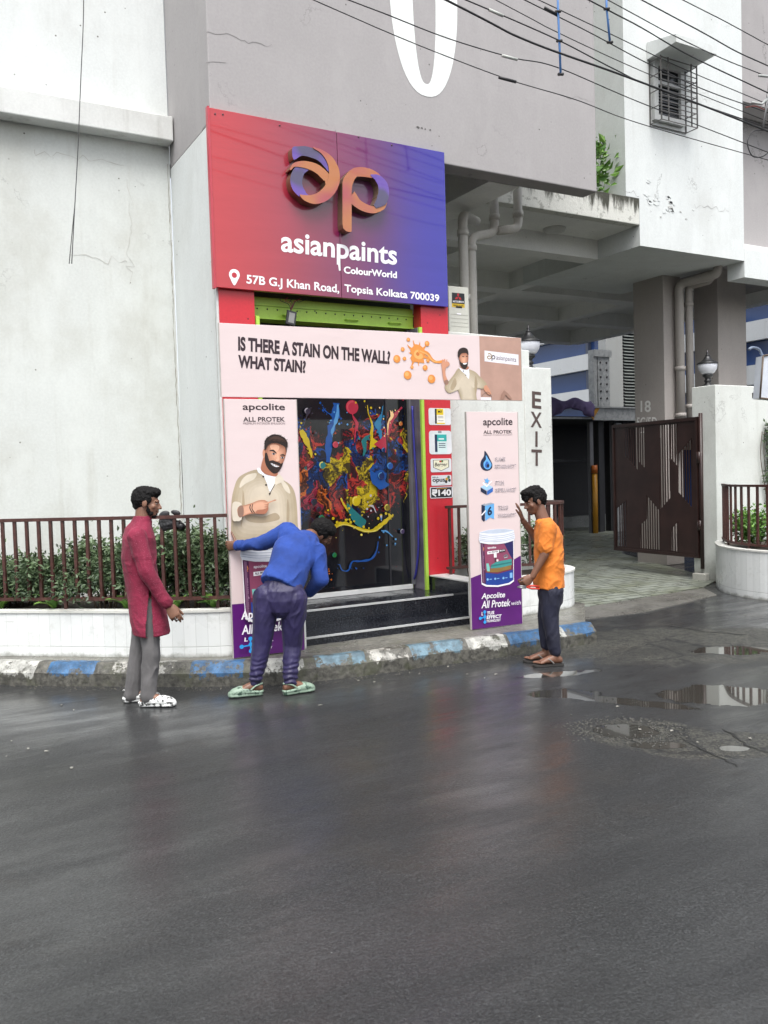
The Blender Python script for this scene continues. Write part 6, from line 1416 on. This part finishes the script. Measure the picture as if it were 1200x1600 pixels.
def hand_into(b, w, d, n, thumb, L=.175, curl=(.5, .6, .7, .8), spread=.0, tcurl=.3, tang=.8):
    """wrist w, direction d to the fingers, n = palm side normal, thumb = lateral direction of the thumb"""
    w, d, n = Vector(w), Vector(d).normalized(), Vector(n); n = (n-d*n.dot(d)).normalized(); t = d.cross(n).normalized(); t = t if t.dot(Vector(thumb)) > 0 else -t
    k = L/.175
    b.loft([(w-d*.03, t*.024*k, n*.018*k), (w+d*.01*k, t*.028*k, n*.017*k), (w+d*.05*k, t*.040*k, n*.015*k), (w+d*.085*k, t*.042*k, n*.013*k), (w+d*.098*k, t*.036*k, n*.010*k)], 16)
    for i, (o, ln, r0) in enumerate(((.031, .068, .0092), (.0105, .078, .0098), (-.0105, .072, .0094), (-.031, .056, .0082))):
        p = w+d*(.088-.004*abs(i-1))*k+t*o*k; dd = (d+t*(.10*(1.2-i)*spread)).normalized(); pts = [p]; an = 0
        for j, fr_ in enumerate((.45, .31, .24)):
            an += curl[i]*(.8, 1.0, .7)[j]; v = dd*cos(an)+n*sin(an); p = p+v*ln*fr_*k*1.02; pts.append(p)
        b.chain(pts, [r0*k, r0*.96*k, r0*.88*k, r0*.74*k])
    p = w+d*.022*k+t*.028*k+n*.006*k; v = (d*cos(tang)+t*sin(tang)+n*.25).normalized(); q_ = p+v*.045*k; v2 = (v+(d*.6+n*.5)*tcurl-t*.2*tcurl).normalized(); b.chain([p, q_, q_+v2*.030*k, q_+v2*.052*k], [.0135*k, .011*k, .010*k, .0082*k])
def eyes(parent, c, fr, h):
    s, f, u = fr; c = Vector(c); mw_ = flat('#8f8680', .35); mi_ = flat('#1a0f0a', .2)
    for k in (-1, 1):
        p = c+(s*.135*k+f*.318-u*.0)*h; b = B(); b.mi = 0; p = p-f*.014*h; b.ell(p, (.040*h, .040*h, .030*h), 14, 10); b.mi = 1; b.ell(p+f*.024*h-u*.004*h, (.024*h, .022*h, .022*h), 10, 8)
        o = b.build('eye', [mw_, mi_], parent); o.matrix_parent_inverse = Matrix.Translation(-Vector(parent.location))
        p2 = p+u*.085*h+f*.03*h; b = B(); b.tube([p2-s*.085*h*k+u*-.004*h, p2+u*.014*h, p2+s*.085*h*k-f*.05*h-u*.012*h], [.008*h, .017*h, .007*h], 8); o = b.build('eyebrow', M_HAIR, parent); o.matrix_parent_inverse = Matrix.Translation(-Vector(parent.location))
def hair_into(b, c, fr, h, style):
    s, f, u = fr; c = Vector(c); L = lambda x, y, z: c+(s*x+f*y+u*z)*h; A = lambda x, y, z: (s*x*h, f*y*h, u*z*h)
    b.ell(L(0, -.05, .31), A(.345, .42, .235), 24, 14); b.ell(L(0, -.21, .12), A(.345, .33, .38), 24, 14)
    for k in (-1, 1): b.ell(L(.285*k, -.07, .12), A(.085, .25, .20)); b.ell(L(.31*k, .05, .02), A(.035, .05, .10))
    b.ell(L(0, -.30, -.13), A(.24, .16, .16))
    if style == 'quiff': b.ell(L(0, .20, .40), A(.28, .20, .13)); b.ell(L(.05, .27, .37), A(.22, .14, .12))
    if style == 'fringe':
        b.ell(L(0, .18, .42), A(.31, .26, .16)); b.ell(L(0, .33, .27), A(.27, .10, .12)); b.ell(L(-.10, .36, .19), A(.16, .07, .10)); b.ell(L(.12, .34, .22), A(.16, .07, .10)); b.ell(L(0, -.05, .46), A(.30, .36, .14))
    if style == 'cap': b.ell(L(0, .16, .34), A(.28, .18, .14))
def fuzz(amp, sc, seed=0):
    return lambda p: amp*noise.noise(Vector(p)*sc+Vector((seed, 0, 0)))+amp*.5*noise.noise(Vector(p)*sc*2.3)
def folds(amp, sc=9, axis=(0, 0, 1), stretch=.3, seed=0):
    A = Vector(axis).normalized()
    def f_(p):
        p = Vector(p); q_ = (p-A*p.dot(A)*(1-stretch))*sc+Vector((seed, seed, 0))
        q_ = q_+Vector((noise.noise(p*5), noise.noise(p*5+Vector((9, 0, 0))), 0))*.6
        r1 = (1-abs(noise.noise(q_)))**3; r2_ = (1-abs(noise.noise(q_*2.1+Vector((2, 7, 3)))))**3; g = .5+.5*noise.noise(p*4+Vector((seed, 1, 2)))
        return amp*((r1-.45)*1.1+(r2_-.45)*.55)*g*1.4
    return f_
def beard_into(b, c, fr, h, full=True):
    s, f, u = fr; c = Vector(c); L = lambda x, y, z: c+(s*x+f*y+u*z)*h; A = lambda x, y, z: (s*x*h, f*y*h, u*z*h)
    for k in (-1, 1):
        b.ell(L(.240*k, .10, -.22), A(.038, .07, .12)); b.ell(L(.19*k, .18, -.33), A(.055, .10, .09)); b.cone(L(.295*k, .02, .0), .016*h, L(.262*k, .07, -.16), .026*h)
        b.cone(L(.04*k, .388, -.195), .018*h, L(.12*k, .345, -.25), .016*h)
    b.ell(L(0, .265, -.42), A(.14, .105, .075)); b.ell(L(0, .355, -.34), A(.045, .03, .035))
def put(b, name, m, parent):
    o = b.build(name, m, parent); o.matrix_parent_inverse = Matrix.Translation(-Vector(parent.location)); return o
R2, FW = Vector((cos(YAW), -sin(YAW), 0)), Vector((sin(YAW), cos(YAW), 0)); UP = Vector((0, 0, 1))
def clog(b, heel, d, L=.285, W=.052, lift=0.0, strap=True):
    """foam clog: thick sole, bulbous toe, strap over the heel"""
    d = Vector(d).normalized(); s = d.cross(UP).normalized(); h = Vector(heel); uu = s.cross(d)
    if uu.z < 0: uu = -uu
    P = lambda a, z, x=0: h+d*a*L+uu*z+s*x
    b.loft([(P(-.04, .018), s*.020, uu*.014), (P(.02, .018), s*.036, uu*.018), (P(.25, .018), s*.038, uu*.017), (P(.5, .017), s*.042, uu*.016), (P(.75, .017), s*W, uu*.016), (P(.92, .018), s*.042, uu*.017), (P(1.0, .020), s*.018, uu*.012)], 22, 2.6)
    b.loft([(P(.36, .045), s*.040, uu*.034), (P(.50, .048), s*.046, uu*.040), (P(.68, .046), s*.052, uu*.038), (P(.85, .040), s*.047, uu*.030), (P(.96, .032), s*.030, uu*.020), (P(1.01, .026), s*.010, uu*.008)], 22, 2.2)
    for k in (-1, 1): b.cone(P(.02, .036, .030*k), .010, P(.40, .042, .036*k), .014, 10)
    b.cone(P(-.035, .036, -.018), .010, P(-.035, .036, .018), .010, 10); b.cone(P(-.035, .036, .018), .010, P(.02, .036, .030), .010, 10); b.cone(P(-.035, .036, -.018), .010, P(.02, .036, -.030), .010, 10)
    if strap: b.tube(spline([P(.36, .05, .043), P(.18, .085, .040), P(.02, .095, .020), P(-.03, .095, 0), P(.02, .095, -.020), P(.18, .085, -.040), P(.36, .05, -.043)], 6, False), .008, 8)
def foot_into(b, ank, d, L=.235, toes=True, down=.0):
    d = Vector(d).normalized(); s = d.cross(UP).normalized(); a = Vector(ank); g = Vector((a.x, a.y, down))
    P = lambda t, z, x=0: g+d*t*L+UP*z+s*x
    b.loft([(P(-.24, .026), s*.018, UP*.020), (P(-.18, .032), s*.028, UP*.030), (P(.0, .045), s*.031, UP*.045), (P(.25, .036), s*.034, UP*.034), (P(.48, .024), s*.042, UP*.022), (P(.60, .017), s*.040, UP*.015)], 18)
    b.cone(a, .034, P(0, .05), .034)
    if toes:
        for i in range(5): b.cone(P(.57-.02*i, .016, (.030-.0155*i)), .0125 if i == 0 else .0095, P(.76-.045*i, .013, (.032-.0165*i)), .0115 if i == 0 else .0085, 8)

# ---- person in a magenta kurta, seen from behind his right shoulder
pr = Vector((1.62, 6.68, 0)); p1 = empty('person', pr, 0, 'man in a magenta kurta and grey trousers watching with his back half turned', 'person')
J = dict(zip('pel che nek hd rs ls re rw le lw rh lh rk lk ra la'.split(), [Vector(v) for v in [(1.621,6.628,0.765),(1.589,6.666,1.175),(1.63,6.654,1.42),(1.666,6.64,1.551),(1.546,6.506,1.303),(1.649,6.833,1.302),(1.588,6.43,1.041),(1.728,6.384,0.778),(1.679,6.86,1.013),(1.723,6.798,0.735),(1.619,6.553,0.808),(1.635,6.719,0.798),(1.617,6.515,0.402),(1.571,6.729,0.372),(1.584,6.53,0.094),(1.513,6.747,0.07)]]))
fc = (R2*.95+FW*.30).normalized(); sd1 = fc.cross(UP).normalized()
SK1 = skin_mat('brown_skin_warm', (.215, .105, .066))
fr1 = frame(R2*.97+FW*.12, .17, .0); H1 = .232
b = B(); head_into(b, J['hd'], fr1, H1, J['nek']+Vector((0, 0, -.03)))
b.loft([(J['nek']-UP*.02, fc*.055, sd1*.06), (J['che']+UP*.12, fc*.09, sd1*.15), (J['che'], fc*.10, sd1*.15), (J['pel'], fc*.08, sd1*.10)], 20)
b.chain([J['rs'], J['re'], J['rw']], [.045, .038, .027]); b.chain([J['ls'], J['le'], J['lw']], [.045, .038, .027])
for a_, k_, h_ in (('rh', 'rk', 'ra'), ('lh', 'lk', 'la')): b.chain([J[a_], J[k_], J[h_]], [.06, .05, .036])
hd_ = (Vector([(1.784,6.358,0.668)][0])-J['rw']).normalized()
hand_into(b, J['rw'], hd_, fc*-.2+FW*.9+UP*-.1, R2*.8-UP*-.5, .185, (.35, .45, .55, .65), .1, .6, .35)
hand_into(b, J['lw'], -UP, -FW, R2, .18, (.4, .45, .5, .55))
for an, d in (('ra', R2*.98-FW*.05), ('la', R2*.95+FW*.1)): foot_into(b, J[an]+UP*.0, d, .24, False, .03)
organic(b, 'body', .0042, SK1, p1, 4)
eyes(p1, J['hd'], fr1, H1)
b = B(); hair_into(b, J['hd'], fr1, H1, 'quiff'); organic(b, 'hair', .004, M_HAIR, p1, 2, lambda p: fuzz(.005, 55)(p)+fuzz(.0035, 130)(p))
b = B(); beard_into(b, J['hd'], fr1, H1); organic(b, 'beard', .004, M_HAIR, p1, 2, fuzz(.003, 80))
MK = cloth_mat('magenta_flecked_cotton', (.185, .008, .034), (3, 3, 9), .45, (.36, .10, .15))
K1 = [Vector(v) for v in [(1.631,6.655,1.449),(1.621,6.659,1.405),(1.601,6.667,1.357),(1.594,6.668,1.283),(1.591,6.662,1.135),(1.601,6.649,0.987),(1.617,6.635,0.863),(1.629,6.622,0.74),(1.641,6.61,0.631),(1.65,6.601,0.547)]]
b = B(); b.loft([(p, fc*a_, sd1*c_) for p, (a_, c_) in zip(K1, [(.064, .066), (.075, .09), (.10, .15), (.122, .195), (.130, .185), (.124, .165), (.130, .172), (.138, .186), (.142, .194), (.143, .198)])], 32)
b.chain([J['rs'], J['re'], J['rw']-(J['rw']-J['re']).normalized()*.02], [.070, .062, .044]); b.chain([J['ls'], J['le'], J['lw']], [.070, .062, .044])
zc = K1[6].z
def slit(p):
    c_ = Vector([(1.686,6.592,0.787)][0]); a_ = (p-c_).dot(R2); return (p-c_).dot(FW) < -.03 and p.z < zc+.06 and abs(a_) < .004+.075*(zc+.05-p.z) and abs(a_) < .028
fo = folds(.010, 8, (-.5, .1, 1), .35, 3)
organic(b, 'kurta', .0055, MK, p1, 6, fo, slit)
MT1 = cloth_mat('grey_corduroy', (.125, .12, .12), (14, 14, 2), .3)
b = B()
b.loft([(J['pel']+UP*.06, fc*.095, sd1*.13), (J['pel']-UP*.08, fc*.10, sd1*.145), (J['pel']-UP*.17, fc*.095, sd1*.14), (J['pel']-UP*.24, fc*.06, sd1*.07)], 24)
for a_, k_, h_ in (('rh', 'rk', 'ra'), ('lh', 'lk', 'la')): b.chain([J[a_]-UP*.04, J[k_], J[h_]-UP*.012], [.078, .066, .060])
organic(b, 'trousers', .0065, MT1, p1, 4, folds(.009, 11, (0, 0, 1), .25, 8))
MC1 = N('white_speckled_foam_clog'); MC1.set('Base Color', MC1.mix(MC1.ramp(MC1.noise(38, 3, .55), .52, .57), (.70, .71, .69), (.05, .05, .05))); MC1.set('Roughness', .45); MC1 = MC1.m
for a_, d, w_ in (('ra', R2*.99-FW*.05, .03), ('la', R2*.96+FW*.2, .03)):
    b = B(); hp = Vector((J[a_].x, J[a_].y, .0))-d*.055; clog(b, hp, d, .27, .05); organic(b, 'clog', .0045, MC1, p1, 3)
p1g = B(); ring_c = J['rw']+hd_*.115; p1g.tube([ring_c+Vector((.011*cos(t), 0, .011*sin(t))) for t in [i*pi/5 for i in range(10)]], .003, 6, False, True); put(p1g, 'finger_ring', flat('#c9c9c9', .2, metal=1.0), p1)

# ---- person stooping in blue, seen from behind
p2 = empty('person', (2.56, 6.38, 0), 0, 'man in a blue pullover and purple trousers stooping to grip the tall board', 'person')
J = dict(zip('pel wst che nek hd rs ls re rw le lw rh lh rk lk ra la lm'.split(), [Vector(v) for v in [(2.599,6.26,0.811),(2.633,6.292,0.907),(2.794,6.417,1.106),(2.949,6.473,1.22),(3.077,6.505,1.238),(2.947,6.365,1.099),(2.782,6.547,1.258),(2.952,6.294,0.879),(2.912,6.426,0.765),(2.614,6.729,1.164),(2.457,6.84,1.157),(2.676,6.214,0.758),(2.492,6.319,0.779),(2.677,6.276,0.377),(2.447,6.35,0.409),(2.618,6.215,0.089),(2.382,6.349,0.107),(2.688,6.335,1.026)]]))
SK2 = skin_mat('brown_skin', (.16, .075, .045))
fr2 = frame(R2*.80+FW*.35-UP*.55, .15, .55); H2 = .232
ax_t = (J['nek']-J['wst']).normalized(); sd2 = (J['rs']-J['ls']); sd2 = (sd2-ax_t*sd2.dot(ax_t)).normalized(); dp2 = ax_t.cross(sd2).normalized()
b = B(); head_into(b, J['hd'], fr2, H2, J['nek'])
b.loft([(J['pel'], sd2*.12, dp2*.09), (J['wst'], sd2*.12, dp2*.085), (J['che'], sd2*.14, dp2*.09), (J['nek'], sd2*.07, dp2*.06)], 20)
b.chain([J['rs'], J['re'], J['rw']], [.045, .036, .027]); b.chain([J['ls'], J['le'], J['lw']], [.045, .036, .027])
for a_, k_, h_ in (('rh', 'rk', 'ra'), ('lh', 'lk', 'la')): b.chain([J[a_], J[k_], J[h_]], [.08, .052, .036])
# left hand clasps the board edge: fingers round the front edge, thumb up
hand_into(b, J['lw'], (-R2*.9+FW*.30-UP*.05), R2*.2+FW*.95, UP, .18, (.55, .65, .7, .75), .2, .1, 1.1)
hand_into(b, J['rw'], (-R2*.6+FW*.6-UP*.3), FW, UP, .175, (.5, .6, .7, .8))
foot_into(b, J['la'], -R2*.93-FW*.22, .24, False, .035); foot_into(b, J['ra'], R2*.86+FW*.50, .24, False, .035)
organic(b, 'body', .0042, SK2, p2, 4)
eyes(p2, J['hd'], fr2, H2)
b = B(); hair_into(b, J['hd'], fr2, H2, 'cap'); organic(b, 'hair', .004, M_HAIR, p2, 2, lambda p: fuzz(.005, 55)(p)+fuzz(.0035, 130)(p))
MB2 = cloth_mat('blue_jersey', (.010, .043, .23), (4, 4, 6), .4, None, .04)
b = B(); b.loft([(J['wst']-ax_t*.085, sd2*.168, dp2*.112), (J['wst']-ax_t*.04, sd2*.170, dp2*.116), (J['wst']+ax_t*.04, sd2*.165, dp2*.118), (J['lm'].lerp(J['che'], .35), sd2*.168, dp2*.122), (J['che'], sd2*.188, dp2*.126), (J['che'].lerp(J['nek'], .5), sd2*.168, dp2*.115), (J['nek']-ax_t*.03, sd2*.10, dp2*.085), (J['nek']+ax_t*.015, sd2*.066, dp2*.066)], 32)
b.chain([J['rs'], J['re'], J['rw']], [.082, .068, .046]); b.chain([J['che'].lerp(J['ls'], .75), J['ls'], J['le'], J['lw']], [.10, .086, .060, .040])
organic(b, 'pullover', .007, MB2, p2, 7, folds(.012, 8, R2*.45+UP*.8, .3, 12))
b = B(); cu_ = J['lw']; cd_ = (J['lw']-J['le']).normalized(); b.tube([cu_-cd_*.05, cu_-cd_*.005, cu_+cd_*.006], [.045, .044, .043], 18); put(b, 'cuff', MB2, p2)
MT2 = cloth_mat('purple_navy_track_trousers', (.019, .014, .062), (5, 5, 3), .45, None, .04, .55)
b = B(); zz = UP
b.loft([(J['wst']+UP*.01, R2*.142, FW*.095), (J['pel']+UP*.02, R2*.162, FW*.120), (J['pel']-UP*.06, R2*.166, FW*.124), (J['pel']-UP*.15, R2*.12, FW*.105), (J['pel']-UP*.20, R2*.05, FW*.06)], 26)
for h_, k_, a_ in (('rh', 'rk', 'ra'), ('lh', 'lk', 'la')):
    m_ = J[h_].lerp(J[k_], .5); b.chain([J[h_], m_, J[k_], J[k_].lerp(J[a_], .55), J[a_]+UP*.02], [.105, .095, .078, .062, .050])
cr2 = folds(.010, 10, R2*.25+UP, .3, 4); za = J['ra'].z
def legfold(p):
    low = max(0, 1-(p.z-za)/.26); return cr2(p)+  .006*low*sin(p.z*150+3*noise.noise(p*14))
organic(b, 'trousers', .006, MT2, p2, 4, legfold)
MC2 = N('pale_green_foam_clog'); MC2.set('Base Color', MC2.mix(MC2.ramp(MC2.noise(30, 3, .55), .54, .60), (.22, .30, .23), (.05, .09, .065))); MC2.set('Roughness', .5); MC2 = MC2.m
for a_, d, out_ in (('la', (-R2*.95-FW*.20).normalized(), .05), ('ra', (R2*.82+FW*.50+UP*.0).normalized(), .05)):
    b = B(); hp = Vector((J[a_].x, J[a_].y, 0))-d*.045; clog(b, hp, d, .26, .052); organic(b, 'clog', .0045, MC2, p2, 3)

# ---- person in an orange T-shirt holding the claims board
p3 = empty('person', (5.0, 5.95, 0), 0, 'young man in an orange T-shirt and navy trousers steadying the claims board, pliers in hand', 'person')
J = dict(zip('pel che nek hd ls rs le lw re rw lh rh lk rk la ra'.split(), [Vector(v) for v in [(4.967,5.823,0.676),(4.96,5.845,1.043),(4.931,5.872,1.275),(4.87,5.914,1.44),(4.857,5.727,1.211),(5.041,5.996,1.208),(4.803,5.712,0.989),(4.716,5.775,0.798),(4.998,6.055,1.092),(4.869,6.079,1.266),(4.913,5.761,0.665),(5.009,5.89,0.643),(4.895,5.772,0.441),(4.97,5.912,0.415),(4.93,5.747,0.114),(4.964,5.914,0.14)]]))
fc = (-R2*.95-FW*.05).normalized(); sd3 = fc.cross(UP).normalized()
SK3 = skin_mat('deep_brown_skin', (.175, .082, .050))
fr3 = frame(-R2*.96-FW*.25, .30, 0); H3 = .225
b = B(); head_into(b, J['hd'], fr3, H3, J['nek']-UP*.02, .052)
b.loft([(J['nek']-UP*.02, fc*.055, sd3*.06), (J['che']+UP*.12, fc*.085, sd3*.14), (J['che'], fc*.09, sd3*.14), (J['pel'], fc*.09, sd3*.13)], 20)
b.chain([J['ls'], J['le'], J['lw']], [.048, .039, .026]); b.chain([J['rs'], J['re'], J['rw']], [.046, .037, .025])
for h_, k_, a_ in (('lh', 'lk', 'la'), ('rh', 'rk', 'ra')): b.chain([J[h_], J[k_], J[a_]], [.075, .05, .034])
hand_into(b, J['lw'], (-R2*.62-UP*.55-FW*.05), FW*.8-R2*.25, -R2*.4-FW*-.2+UP*.3, .175, (.75, .85, .9, .95), .1, .8, .35)
hand_into(b, J['rw'], (UP*.95-R2*.25), -R2*.9+FW*.1, -FW, .175, (.18, .16, .18, .22), .0, .2, .3)
foot_into(b, J['la'], -R2*.98-FW*.12, .245, True, .022); foot_into(b, J['ra'], -R2*.97+FW*.05, .24, True, .022)
organic(b, 'body', .0042, SK3, p3, 4)
eyes(p3, J['hd'], fr3, H3)
b = B(); hair_into(b, J['hd'], fr3, H3, 'fringe'); organic(b, 'hair', .004, M_HAIR, p3, 2, lambda p: fuzz(.006, 50)(p)+fuzz(.004, 130)(p))
b = B(); s_, f_, u_ = fr3; L = lambda x, y, z: J['hd']+(s_*x+f_*y+u_*z)*H3
b.ell(L(0, .30, -.425), (s_*.09*H3, f_*.07*H3, u_*.05*H3))
for k in (-1, 1): b.cone(L(.03*k, .40, -.20), .012*H3, L(.11*k, .36, -.235), .014*H3)
organic(b, 'beard', .0035, M_HAIR, p3, 2, fuzz(.002, 80))
MO = cloth_mat('orange_cotton', (.66, .19, .022), (4, 4, 6), .4, None, .04)
K3 = [Vector(v) for v in [(4.936,5.869,1.286),(4.94,5.866,1.258),(4.958,5.854,1.212),(4.963,5.846,1.127),(4.956,5.843,0.975),(4.955,5.837,0.834),(4.95,5.835,0.733),(4.947,5.834,0.677)]]
b = B(); b.loft([(p, fc*a_, sd3*c_) for p, (a_, c_) in zip(K3, [(.060, .064), (.075, .10), (.098, .155), (.118, .190), (.124, .180), (.126, .172), (.130, .175), (.130, .176)])], 32)
lm = J['ls'].lerp(J['le'], .72); rm = J['rs'].lerp(J['re'], .62)
b.chain([J['ls'], lm], [.078, .070]); b.chain([J['rs'], rm], [.076, .068])
organic(b, 't_shirt', .0065, MO, p3, 5, folds(.012, 8, R2*.7+UP*.6, .35, 21))
MT3 = cloth_mat('navy_trousers', (.010, .011, .028), (5, 5, 3), .4, None, .03, .7)
b = B(); b.loft([(J['pel']+UP*.05+fc*.02, fc*.092, sd3*.135), (J['pel']-UP*.06+fc*.015, fc*.108, sd3*.15), (J['pel']-UP*.13+fc*.01, fc*.10, sd3*.12), (J['pel']-UP*.20, fc*.05, sd3*.05)], 24)
for h_, k_, a_ in (('lh', 'lk', 'la'), ('rh', 'rk', 'ra')):
    b.chain([J[h_], J[h_].lerp(J[k_], .5), J[k_], J[k_].lerp(J[a_], .6), J[a_]+UP*.015], [.098, .088, .075, .064, .052])
organic(b, 'trousers', .0065, MT3, p3, 4, folds(.010, 10, R2*.2+UP, .3, 31))
mfl = flat((.03, .028, .026), .6); mst = flat((.16, .15, .14), .5)
for a_, d in (('la', (-R2*.98-FW*.12).normalized()), ('ra', (-R2*.97+FW*.05).normalized())):
    s_ = d.cross(UP).normalized(); g = Vector((J[a_].x, J[a_].y, 0)); L_ = .245
    out = [(g+d*t*L_+s_*w_) for t, w_ in ((-.28, .012), (-.24, .034), (0, .037), (.3, .040), (.55, .050), (.72, .046), (.82, .024), (.83, -.010), (.74, -.036), (.5, -.044), (.25, -.036), (0, -.036), (-.24, -.034), (-.28, -.012))]
    b = B(); b.prism([(p.x, p.y) for p in spline([(p.x, p.y, 0) for p in out], 4)], .004, .020); fl = put(b, 'flip_flop', mfl, p3)
    b = B(); P_ = lambda t, z, x: g+d*t*L_+UP*z+s_*x
    for k in (-1, 1): b.tube(spline([P_(.10, .025, .040*k), P_(.28, .066, .030*k), P_(.44, .060, .010*k+.008), P_(.58, .026, .012)], 6, False), .006, 8)
    o = put(b, 'strap', mst, fl); o.matrix_parent_inverse = Matrix.Identity(4)
# pliers in his lowered hand
Q = [Vector(v) for v in [(4.597,5.838,0.713),(4.626,5.822,0.712),(4.664,5.8,0.711),(4.764,5.743,0.702),(4.655,5.806,0.723),(4.765,5.743,0.713)]]
pz = empty('pliers', Q[2], 0, 'steel pliers with red handles in the hand of the man in orange', 'pliers')
for nm, pts, r_, m in (('jaw', [Q[0], Q[1]+UP*.006, Q[2]+UP*.004], [.004, .009, .010], flat((.25, .25, .26), .35, metal=.8)), ('jaw', [Q[0]-UP*.004, Q[1]-UP*.007, Q[2]-UP*.006], [.004, .008, .009], flat((.25, .25, .26), .35, metal=.8)), ('handle', [Q[2], Q[2].lerp(Q[3], .4)+UP*.012, Q[3]+UP*.008], [.008, .009, .008], flat('#b5301f', .4)), ('handle', [Q[2], Q[2].lerp(Q[3], .4)-UP*.012, Q[3]-UP*.012], [.008, .009, .008], flat('#b5301f', .4))):
    put(B().tube(pts, r_, 10), nm, m, pz)
# black gadget slung on the railing before the first man
gc_ = Vector([(2.036,7.27,1.386)][0]) if False else Vector((1.88, 7.50, 1.43))
GQ = [Vector(v) for v in [(2.024,7.465,1.398),(2.113,7.416,1.423),(2.05,7.447,1.341),(2.128,7.403,1.327),(2.138,7.362,1.311),(2.068,7.418,1.425)]]
gg = empty('camera', GQ[0], 0, 'bulky black camera with flaps slung over the top rail in front of the kurta man', 'camera')
mbk = N('black_camera_body'); mbk.set('Base Color', (.012, .012, .013)); mbk.set('Roughness', .4); mbk.bump(mbk.noise(60, 3, .6), .3, .004); mbk = mbk.m
tlt = (R2*.97+UP*.18).normalized(); tu = (UP*.97-R2*.18).normalized(); b = B(); b.loft([(GQ[2]-tlt*.075, FW*.035, tu*.040), (GQ[2]-tlt*.065, FW*.045, tu*.055), (GQ[2]+tlt*.05, FW*.045, tu*.055), (GQ[2]+tlt*.06, FW*.035, tu*.042)], 24, 4.5); b.loft([(GQ[2]-tlt*.02+tu*.045, tlt*.04, FW*.03), (GQ[2]-tlt*.015+tu*.085, tlt*.026, FW*.022)], 20, 4); b.loft([(GQ[3]-R2*.04, FW*.04, UP*.042), (GQ[3]+R2*.01, FW*.042, UP*.044)], 20, 3); organic(b, 'body', .006, mbk, gg, 3, fuzz(.006, 25))
b = B(); b.tube([GQ[3], GQ[4]+R2*.01-UP*.01], [.036, .032], 18); put(b, 'lens', mbk, gg)
b = B(); b.ell(GQ[0]+UP*.022-FW*.03, (R2*.048+UP*.01, FW*.012, UP*.034)); put(b, 'flap', flat((.016, .016, .018), .45), gg)
b = B(); b.ell(GQ[1]+UP*.012-FW*.03, (R2*.042-UP*.008, FW*.012, UP*.024)); put(b, 'flap', flat((.014, .014, .016), .45), gg)
